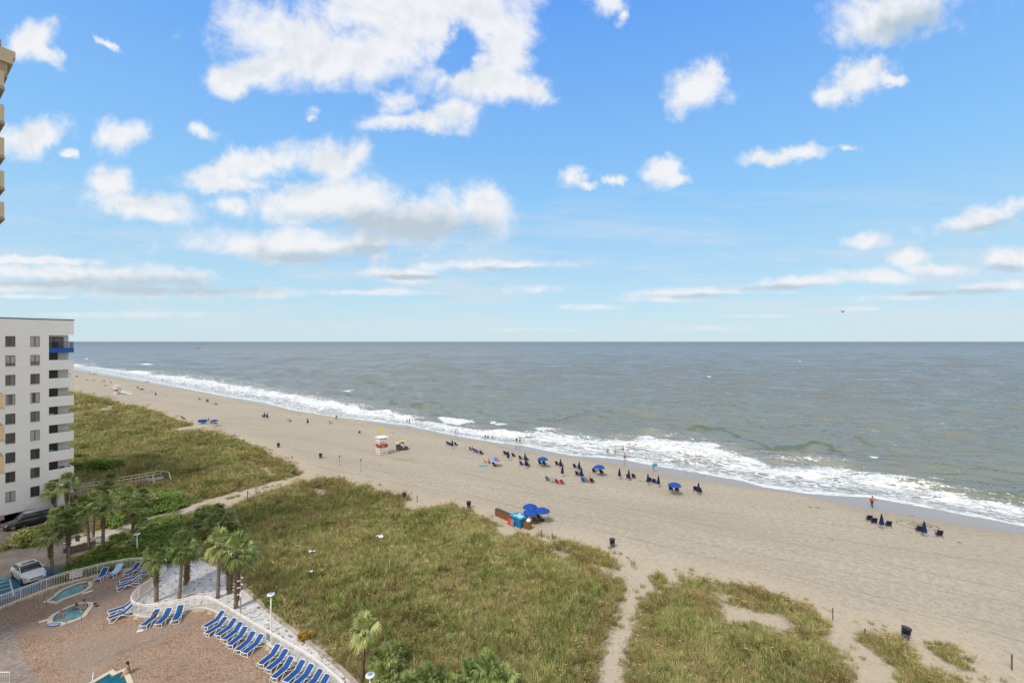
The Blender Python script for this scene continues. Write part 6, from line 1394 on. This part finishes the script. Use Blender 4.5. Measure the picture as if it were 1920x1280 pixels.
for x, y, lb, c1 in ((168,702,'far figure in dark clothes left of three by the far surf',C_NAVY),(175.5,703.5,'far figure, left of a close pair by the far surf',C_BLUE),(178,703.5,'far figure, right of a close pair by the far surf',C_GREY),(180.5,698.5,'far bather just inside the far foam',C_ORANGE),(225,708.5,'far lone figure at the foam beyond the far stand',C_BLACK),(273.7,718.5,'left figure of a dark pair at the far wet sand',C_NAVY),(277.6,718.5,'right figure of a dark pair at the far wet sand',C_BLACK),(305,715,'far wader with a pale top in the foam',C_ORANGE),(367.5,725,'far small wader in the wide foam',C_GREY),(398,731,'far small wader furthest right in the wide foam',C_GREY),(256.5,729.5,'left of two small figures before the far dark umbrella',C_GREY),(259.4,729.5,'right of two small figures before the far dark umbrella',C_GREEN),(284.7,737.5,'far small figure left of the dark closed umbrella',C_ORANGE),(208,719.5,'far figure above the white loungers',C_BLACK),(192.3,716.8,'left person in a red shirt on the far sand',C_RED),(195.5,716.8,'right person in a red shirt on the far sand',C_RED),(391,792,'dark figure standing between the blue shelter and the far open umbrella',C_BLACK)):
    bp(x, y, rng.uniform(-60, 60), rng.choice((STAND, WALK)), lb, [('shirt', c1), ('trunks', C_BLACK)])
# ---- bins, posts, cones
M_BIN = material('grey_bin', (0.085,0.095,0.125), .6, .25, 5); M_BINL = material('bin_liner', (0.03,0.03,0.035), .4)
def trash_bin():
    t = empty('trash_bin', (0,0,0), 0, None, 'trash bin', 'grey trash bins on the beach'); m = MB(); m.s = True
    prof = [(.24,0),(.27,.05)]+[(.27+.05*i/6+(.012 if i % 2 else 0), .1+.85*i/6) for i in range(7)]+[(.36,.97),(.36,1.02),(.32,1.02),(.30,.5),(.02,.48)]; m.lathe(prof, 18); m.build('drum', M_BIN, t)
    m = MB(); m.s = True; m.lathe([(.325,.55),(.335,1.03),(.37,1.04),(.372,.95)], 18); m.build('liner', M_BINL, t)
    for s in (-1, 1): m = MB(); m.tube([(s*.35,-.08,.85),(s*.41,-.08,.83),(s*.41,.08,.83),(s*.35,.08,.85)], .014, 5); m.build('handle', M_BIN, t)
    return t
TB = Kind(trash_bin())
for x, y, lb in ((522,838.6,'grey bin leftmost on the middle beach, near the dune tip'),(601,858.6,'grey bin left of the two signposts'),(758,936,'grey bin at the dune edge below the lifeguard stand'),(879,952.5,'grey bin left of the blue 36 box'),(1148,1026,'grey bin right of the three blue umbrellas by the trampled path'),(1697,1199,'dark blue grey bin in the right foreground, leaning a little'),(253,767,'far small bin at the far dune edge')):
    P = G(x, y); P.z = max(0, gz(P.x, P.y)); o = TB.put(P, rng.random()*3, lb)
    if x == 1697: o.rotation_euler = (R(4), R(7), .5); o.scale = (1.0,)*3
M_SPOST = material('rusty_post', (0.16,0.10,0.085), .8, .3, 6); M_RSIGN = material('faded_red_sign', (0.35,0.12,0.11), .7, .25, 8)
for x, y, h, lb in ((636.6,875,2.5,'left signpost with a small faded red plate on the beach'),(676.6,885,2.7,'right signpost with a narrow faded red plate on the beach'),(547.5,865,1.2,'short signpost without a pole plate near the dune tip')):
    t = empty('sign_post', G(x, y), 0, lb, 'signpost', 'signposts on the beach'); m = MB(); m.tube([(0,0,-.2),(.03,0,h)], .03, 5); m.build('post', M_SPOST, t); m = MB(); m.box((.03,-.05,h-.28), (.26,.02,.46), rz=.5); m.build('plate', M_RSIGN, t)
for x, y, h, lb in ((464,935,1.3,'short dark post right of the sandy path start'),(633,930,1.5,'dark post in the dune grass near the bare sand spot'),(1015.5,1008,1.0,'left dark stake at the dune edge right of the 36 box'),(1035,1014,1.0,'right dark stake at the dune edge right of the 36 box'),(1561.5,1162,1.1,'dark stake at the right tip of the dune grass'),(1622,1192,.6,'little stake in the small right grass patch'),(1897.5,1256,1.2,'dark stake alone at the right edge of the picture'),(389,901,.9,'thin dark post in the dune beyond the boardwalk steps'),(782,942,1.1,'pale thin stake on the bare dune sand left of the first grass lobe')):
    P = G(x, y); P.z = max(0, gz(P.x, P.y)); m = MB(); m.box((0,0,h/2-.1), (.1,.08,h+.2)); m.box((0,0,h*.82), (.13,.11,.08)); o = m.build('wooden_stake', M_PICK); o.location = P; o.rotation_euler = (0, R(2), 1); tag(o, lb, 'stake', 'wooden stakes in the dunes')
M_CONE = material('orange_cone', (0.62,0.16,0.08), .6, .1)
for x, y, lb in ((710,871,'small orange cone below the lifeguard stand'),(650,855,'small orange cone left of the lifeguard stand'),(804,838,'small orange cone right of the beach buggy')):
    t = empty('traffic_cone', G(x, y), 0, lb, 'cone', 'orange cones'); m = MB(); m.box((0,0,.02), (.4,.4,.04)); m.build('base', M_CONE, t); m = MB(); m.lathe([(.15,.04),(.03,.5),(.01,.51)], 12); m.build('cone', M_CONE, t); m = MB(); m.lathe([(.115,.2),(.082,.32)], 12); m.build('band', M_SIGNW, t)
# ---- lifeguard stand
M_WTIM = material('white_timber', (0.74,0.71,0.69), .7, .06, 3); M_RPAN = material('red_panel', (0.36,0.07,0.05), .6, .2, 3); M_YEL = material('yellow_flag', (0.72,0.55,0.02), .7, .08)
def lifeguard(P, rz, label, w=1.9, h=3.9, ramp=0):
    t = empty('lifeguard_stand', P, rz, label, 'lifeguard stand'); hw = w/2
    for x in (-hw, hw):
        for y in (-hw, hw): m = MB(); m.box((x,y,h/2), (.13,.13,h)); m.build('leg', M_WTIM, t)
    for z in (.25,.62,.99,1.36):
        m = MB()
        for s in (-1, 1): m.box((0,s*(hw+.08),z), (w+.2,.04,.19)); m.box((s*(hw+.08),0,z), (.04,w+.2,.19))
        m.build('slat_course', M_WTIM, t)
    m = MB()
    for s in (-1, 1): m.box((0,s*(hw+.09),2.05), (w+.22,.04,.66)); m.box((s*(hw+.09),0,2.05), (.04,w+.22,.66))
    pn = m.build('red_panel', M_RPAN, t); m = MB(); m.box((hw+.117,-.15,2.05), (.012,.62,.6)); m.box((-.2,-hw-.117,2.05), (.3,.012,.16)); m.build('white_mark', M_WTIM, pn)
    m = MB(); m.box((0,0,1.62), (w,w,.08)); m.build('platform', M_WTIM, t)
    m = MB()
    for s in (-1, 1): m.box((0,s*(hw+.08),2.62), (w+.2,.04,.14)); m.box((s*(hw+.08),0,2.62), (.04,w+.2,.14)); m.box((0,s*(hw+.08),2.98), (w+.2,.04,.12)); m.box((s*(hw+.08),0,2.98), (.04,w+.2,.12))
    m.build('railing', M_WTIM, t)
    m = MB()
    for s in (-1, 1): m.box((0,s*(hw+.08),3.35), (w+.2,.03,.34)); m.box((s*(hw+.08),0,3.35), (.03,w+.2,.34))
    m.build('valance', M_WTIM, t); m = MB(); m.box((0,0,h+.03), (w+.55,w+.55,.1)); m.box((0,0,h+.12), (w+.2,w+.2,.09)); m.build('roof', M_WTIM, t)
    if ramp:
        m = MB(); m.beam((hw,0,1.6), (hw+ramp,0,.1), .9, .08)
        for s in (-1,1): m.beam((hw,s*.45,2.4), (hw+ramp,s*.45,.9), .07, .07); m.beam((hw+ramp,s*.45,0), (hw+ramp,s*.45,.95), .07, .07); m.beam((hw+ramp/2,s*.45,0), (hw+ramp/2,s*.45,1.6), .07, .07)
        m.build('ramp', M_WTIM, t)
    return t
lifeguard(G(716,851), R(38), 'white slatted lifeguard stand with a red panel beside the buggy'); lifeguard(G(220,739), R(-12), 'far white lifeguard stand with a long ramp to the right', 2.0, 4.3, 8)
P = G(711,845); t = empty('yellow_flag', P, 0, 'yellow flag flying on a pole behind the lifeguard stand', 'flag'); zt = H-(805-640)/F*P.y
m = MB(); m.tube([(0,0,0),(0,0,zt+.1)], .03, 5); m.build('pole', M_POLE, t); m = MB(); vs = []; n = 8
for i in range(n+1):
    for z in (zt, zt-.62): vs.append((.04+1.0*i/n, .12*math.sin(i*1.1), z-.05*i/n*2))
m.add(vs, [(2*i, 2*i+1, 2*i+3, 2*i+2) for i in range(n)]); m.build('cloth', M_YEL, t)
# ---- beach buggy with the yellow rescue board
P = G(754,843.5); t = empty('beach_buggy', P, R(20), 'small black beach buggy carrying a yellow rescue board on its roof', 'buggy')
m = MB(); m.s = True; loft(m, [ring(1.35,.45,.45,.8,.1), ring(1.15,.6,.4,.92), ring(.5,.66,.35,1.0), ring(.3,.64,.35,.62,.1), ring(-.55,.64,.35,.62,.1), ring(-.6,.68,.35,.95), ring(-1.4,.66,.4,.95)]); m.build('body', M_CARB, t)
m = MB(); m.box((-.15,0,.78), (.5,1.1,.14)); m.box((-.42,0,1.05), (.12,1.1,.5)); m.build('seat', C_BLACK, t); m = MB(); m.box((-1.0,0,1.02), (.9,1.25,.1)); m.box((-1.0,.6,1.15), (.9,.05,.25)); m.box((-1.0,-.6,1.15), (.9,.05,.25)); m.build('cargo_bed', M_CARB, t)
m = MB(); m.s = True
for s in (-1, 1): m.tube([(.55,s*.6,.9),(.25,s*.58,1.75),(-.6,s*.58,1.8),(-.7,s*.6,.9)], .035, 6)
m.tube([(.25,-.58,1.75),(.25,.58,1.75)], .03, 6); m.tube([(-.6,-.58,1.8),(-.6,.58,1.8)], .03, 6); m.build('roll_cage', M_TRIM, t)
m = MB(); m.box((-.15,0,1.83), (1.1,1.2,.05)); m.build('roof', M_TRIM, t)
for sx in (1, -1):
    for sy in (1, -1):
        m = MB(); m.s = True; Mx = Matrix.Rotation(R(90), 4, 'X'); m.lathe([(.14,-.12),(.28,-.13),(.33,-.08),(.33,.08),(.28,.13),(.14,.12)], 14, (.95*sx, .66*sy, .33), Mx); wl = m.build('wheel', M_TYRE, t); m = MB(); m.lathe([(.02,-.125),(.15,-.125),(.15,.125),(.02,.125)], 10, (.95*sx, .66*sy, .33), Mx); m.build('rim', M_RIM, wl)
for s in (-.35,.35): m = MB(); m.ell((1.3,s,.72), (.07,.09,.07), 8, 5); m.build('headlight', M_LIGHT, t)
m = MB(); m.s = True; m.ell((0,0,0), (1.55,.3,.09), 16, 8); o = m.build('rescue_board', material('yellow_board', (0.80,0.60,0.10), .4, .05)); o.location = P+Vector((-.35,0,2.0)); o.rotation_euler = (0, R(-8), R(38)); tag(o, 'long yellow rescue board lying on the roof of the buggy', 'rescue board')
m = MB(); m.tube([(0,0,0),(-2.4,-.5,.0)], .05, 5); m.box((-2.4,-.5,.0), (.3,.3,.1)); o = m.build('tow_bar', M_TRIM); o.location = G(741,848,.25); tag(o, 'dark tow bar lying between the stand and the buggy', 'tow bar')
m = MB(); m.beam((0,0,0), (5.0,-.3,-.2), .28, .05); o = m.build('brown_beam', M_WOODR); o.location = G(727,845,2.0)+Vector((0,-.8,0)); tag(o, 'thin brown beam reaching from the lifeguard stand towards the buggy', 'beam')
# ---- 36 box with boards
M_TEALB = material('blue_box_paint', (0.01,0.14,0.32), .6, .12, 2); M_TEALT = material('turquoise_lid', (0.02,0.26,0.40), .6, .1, 2); M_BRD = material('brown_slat_board', (0.24,0.10,0.035), .8, .35, 5); M_BRDD = material('dark_board_edge', (0.08,0.055,0.05), .8, .2)
A, B = G(922,962), G(1001,996); dl = (B-A).normalized(); yw = math.atan2(dl.y, dl.x); C0 = G(973,984)
t = empty('rental_box', C0, yw, 'blue beach rental box with 36 in white on its turquoise lid', 'storage box')
m = MB(); m.box((0,0,.62), (2.2,1.5,1.24)); m.build('body', M_TEALB, t); m = MB(); m.box((0,0,1.30), (2.36,1.7,.10)); ld_ = m.build('lid', M_TEALT, t)
me = text_mesh('36', 1.55, .006); me.materials.append(M_SIGNW); o = link('lettering', me, ld_); o.location = (.05,-.02,1.352); o.rotation_euler = (0,0,R(-2)); 
m = MB(); m.box((.6,-.76,.98), (.35,.03,.1)); m.box((-.5,-.76,.98), (.35,.03,.1)); m.build('latch', M_STEEL, t)
def stack(xc, L, label, nb):
    q = C0+dl*xc; t = empty('board_stack', q, yw, label, 'board stack'); m = MB(); m.box((0,0,.50), (L,.5,.98)); m.build('boards', M_BRD, t)
    m = MB(); n = int(L/.22)
    for i in range(n): m.box((-L/2+.11+i*.22,-.262,.5), (.03,.02,.92))
    m.build('slats', M_BRDD, t); m = MB(); m.box((0,0,1.02), (L+.04,.56,.06)); m.build('top_edge', M_BRDD, t)
stack(-1.1-1.95, 3.8, 'long row of folded brown wooden chairs leaning left of the 36 box', 12); stack(1.1+.62, 1.15, 'short stack of folded brown wooden chairs right of the 36 box', 4)
q = C0+dl*(-.95); nn = Vector((dl.y, -dl.x, 0)); 
for i, (mt, lb) in enumerate(((C_RED,'red and grey folded gear leaning on the left front of the 36 box'),(C_GREY,'grey folded frame leaning on the front of the 36 box'))):
    m = MB(); m.box((0,0,.5), (.6,.12,.9), M=Euler((R(-12),0,0)).to_matrix().to_4x4()); m.tube([(-.3,-.1,.05),(-.3,.05,1.0),(.3,.05,1.0),(.3,-.1,.05)], .03, 5); o = m.build('folded_gear', mt); o.location = q+nn*.95+dl*(.0+.6*i); o.rotation_euler = (0,0,yw); tag(o, lb, 'folded gear')
m = MB(); m.s = True; m.ell((0,0,.25), (.35,.25,.28), 9, 6); m.tube([(-.2,0,.4),(0,0,.7),(.2,0,.4)], .03, 5); o = m.build('white_bag', M_SIGNW); o.location = G(991,979,1.0); tag(o, 'white bag tied at the right top corner of the 36 box', 'bag')
for x, y, lb in ((1004,978,'folded brown chair behind the 36 box under the umbrellas'),(1011,973,'second folded brown chair under the right umbrella')): chair(Kind(beach_chair(M_BRD)), x, y, lb)
m = MB(); m.s = True; m.ell((0,0,.2), (.35,.25,.22), 9, 6); m.tube([(-.15,0,.3),(0,0,.5),(.15,0,.3)], .02, 5); o = m.build('dark_bag', C_BLACK); o.location = G(1017,977); tag(o, 'dark bag on the sand right of the 36 box', 'bag')
m = MB(); m.tube([(0,0,-.2),(0,0,1.9)], .03, 5); o = m.build('grey_pole', M_STEEL); o.location = G(1029,973); tag(o, 'thin grey pole right of the three blue umbrellas', 'pole')
# far blue shelter
t = empty('blue_shelter', G(380,795), .3, 'small far shelter of bright blue cloth beside the far open umbrella', 'shelter'); t.scale = (.72,)*3; m = MB(); m.box((0,0,1.5), (3.0,1.8,.9)); m.build('canopy', M_BLUEC, t)
for x in (-1.3,1.3):
    for y in (-.8,.8): m = MB(); m.tube([(x,y,0),(x,y,1.2)], .05, 5); m.build('leg', M_STEEL, t)
m = MB(); m.box((.2,0,.5), (1.5,1.2,.9)); m.build('packed_gear', material('grey_blue_gear', (0.15,0.25,0.35), .8, .5, 2), t)
# ---- birds
M_BIRD = material('dark_feathers', (0.06,0.055,0.05), .8, .2)
def bird(loc, rz, roll, label, s=1.0, up=.25, name='flying_bird'):
    t = empty(name, loc, rz, label, 'bird'); m = MB(); m.s = True; vs = []
    st = [(-.34,.010,0),(-.26,.045,0),(-.1,.075,.0),(.06,.085,.005),(.2,.06,.01),(.27,.035,.03),(.33,.045,.045),(.38,.03,.04),(.47,.006,.03)]; n = 8
    for x, r_, z in st:
        for k in range(n): a = 6.283*k/n; vs.append((x, r_*math.cos(a), z+r_*.85*math.sin(a)))
    m.add(vs, [(i*n+k, i*n+(k+1) % n, (i+1)*n+(k+1) % n, (i+1)*n+k) for i in range(len(st)-1) for k in range(n)]+[tuple(range(n)), tuple(range((len(st)-1)*n, len(st)*n))])
    m.add([(-.25,-.04,.0),(-.25,.04,.0),(-.52,.11,.0),(-.55,0,.0),(-.52,-.11,.0)], [(0,1,2,3,4)])
    for s_ in (-1, 1):
        P_ = [(.14,.05,0,.26),(.22,.35,up*.5,.25),(.16,.65,up*.9,.2),(.02,.98,up*.8,.07)]; vs = []
        for x, y, z, c in P_: vs += [(x, s_*y, z+.02), (x-c*.45, s_*y, z+.035), (x-c, s_*y, z), (x-c*.5, s_*y, z-.01)]
        m.add(vs, [(i*4+k, i*4+(k+1) % 4, i*4+4+(k+1) % 4, i*4+4+k) for i in range(3) for k in range(4)]+[(0,1,2,3),(12,13,14,15)])
    b_ = m.build('body', M_BIRD, t); t.rotation_euler = (roll, 0, rz); t.scale = (s,)*3; return t
d_ = 100; bird(((1595-960)/F*d_, d_, H+(640-190)/F*d_), R(5), R(15), 'dark bird gliding high in front of a cloud, wings slanted', .8, .15); t_ = bpy.data.objects['flying_bird']; t_.rotation_euler = (R(30), R(-20), R(70))
d_ = 90; bird(((1580-960)/F*d_, d_, H+(640-585)/F*d_), R(-70), 0, 'dark bird gliding low just above the sea horizon', .75, .45)
M_GULL = material('gull_grey', (0.30,0.30,0.31), .8, .2)
def gull(x, y, label):
    P = G(x, y); t = empty('gull', P, rng.random()*6, label, 'bird', 'birds standing on the sand'); m = MB(); m.s = True; m.ell((0,0,.2), (.2,.085,.085), 10, 7, Euler((0,R(-15),0)).to_matrix().to_4x4()); m.ell((.17,0,.31), (.06,.045,.045), 8, 6); m.tube([(.1,0,.23),(.16,0,.3)], .04, 6); m.tube([(.22,0,.305),(.29,0,.295)], [.012,.004], 4); m.add([(-.15,-.05,.18),(-.15,.05,.18),(-.33,.03,.14),(-.33,-.03,.14)], [(0,1,2,3)]); m.build('body', M_GULL, t)
    for s in (-.03,.03): m = MB(); m.tube([(.0,s,.13),(.01,s,0)], .008, 4); m.tube([(.01,s,.005),(.06,s,.005)], .008, 4); m.build('leg', M_CONE, t)
gull(1286,887.5,'gull on the wet sand, left of two between umbrella and foam'); gull(1320,892,'gull on the wet sand, right of two between umbrella and foam'); gull(1562,1013,'dark bird on the dry sand left below the chairs of the person in red'); gull(1799,1018,'small dark bird on the sand at the far right'); gull(711,960,'bird near the dune edge left of the grey bin')
# ---- far boat towing a tube
P = G(371,653); t = empty('tow_boat', P, R(170), 'tiny dark blue boat far out near the horizon', 'boat'); m = MB(); m.s = True; loft(m, [[(x,-w,z1),(x,-w*.7,z0),(x,w*.7,z0),(x,w,z1)] for x, w, z0, z1 in ((4,.1,.9,1.7),(2.5,1.1,.1,1.5),(-1,1.5,-.1,1.2),(-4,1.5,-.1,1.1))]); m.build('hull', M_BLUEC, t); m = MB(); m.box((-.5,0,2.2), (3.2,2.2,.2)); m.box((.2,0,1.6), (1.4,1.8,1.0)); m.build('cabin', C_NAVY, t)
P = G(386,656.5); t = empty('banana_tube', P, R(175), 'tiny yellow inflatable tube towed behind the far blue boat', 'inflatable'); m = MB(); m.s = True; m.tube([(-9,0,.9),(-7,0,.5),(0,0,.4),(7,0,.5),(9,0,1.2)], [.4,.8,.8,.8,.3], 8); m.build('tube', material('yellow_rubber', (0.6,0.5,0.15), .5, .1), t)
for i in range(4): m = MB(); m.s = True; m.ell((-5+3.2*i,0,1.6), (.4,.4,.8), 6, 5); m.build('rider_seat', C_ORANGE if i % 2 else C_WHITE, t)
# ---- litter in the grass
M_LIT = material('white_litter', (0.62,0.64,0.70), .6, .2, 3)
for x, y, s, lb in ((712,1011,.42,'crumpled pale plastic sheet caught in the dune grass'),(584,1037,.32,'small white scrap of litter left of the plastic sheet'),(583,1078,.26,'thin white scrap in the lower dune grass')):
    P = G(x, y, .9); P.z = gz(P.x, P.y)+.75; m = MB(); vs = [(s*(i-2)*.5+rng.uniform(-.08,.08), s*(j-1)*.5+rng.uniform(-.08,.08), rng.uniform(-.18,.22)*s*2) for j in range(3) for i in range(5)]; m.add(vs, [(j*5+i, j*5+i+1, j*5+i+6, j*5+i+5) for j in range(2) for i in range(4)]); o = m.build('plastic_litter', M_LIT); o.location = P; tag(o, lb, 'litter')
# ring and heaps dug in the sand
m = MB(); m.s = True; rg = [(1.9*math.cos(a)*1.25, 1.5*math.sin(a)*1.1, .02) for a in [i*6.283/26 for i in range(26)]]; m.tube(rg, [.07+.04*math.sin(i*2.3) for i in range(26)], 6, closed=True); m.tube([(x*.55+.4, y*.4+.1, .01) for x, y, z in rg], [.10+.05*math.sin(i*1.7) for i in range(26)], 6, closed=True)
m.ell((.6,.2,.0), (.9,.4,.10), 10, 6); o = m.build('dug_sand_ring', material('damp_sand', (0.17,0.145,0.085), .9, .35, 3)); o.location = G(1720,985); o.rotation_euler = (0,0,-.3); tag(o, 'ring with small heaps of dark damp sand dug at the navy umbrella', 'sand ring')
for x, y, s, lb in ((1526,951,.8,'low dark heap of seaweed at the edge of the wet sand'),(1711,968,.35,'tiny dark seaweed lump on the damp sand'),(737,811,.9,'flat dark heap of sand beyond the yellow flag'),(560,778,.8,'flat dark mark of sand left of the far lone umbrella'),(1207,902,.9,'flat greenish heap left of the umbrella pair below the teal board')):
    m = MB(); m.s = True
    for i in range(6): m.ell((rng.uniform(-.8,.8)*s, rng.uniform(-.4,.4)*s, 0), (s*rng.uniform(.2,.5), s*.22, .06+.06*s), 8, 5)
    o = m.build('seaweed_heap', MATS['damp_sand']); o.location = G(x, y); tag(o, lb, 'seaweed heap')
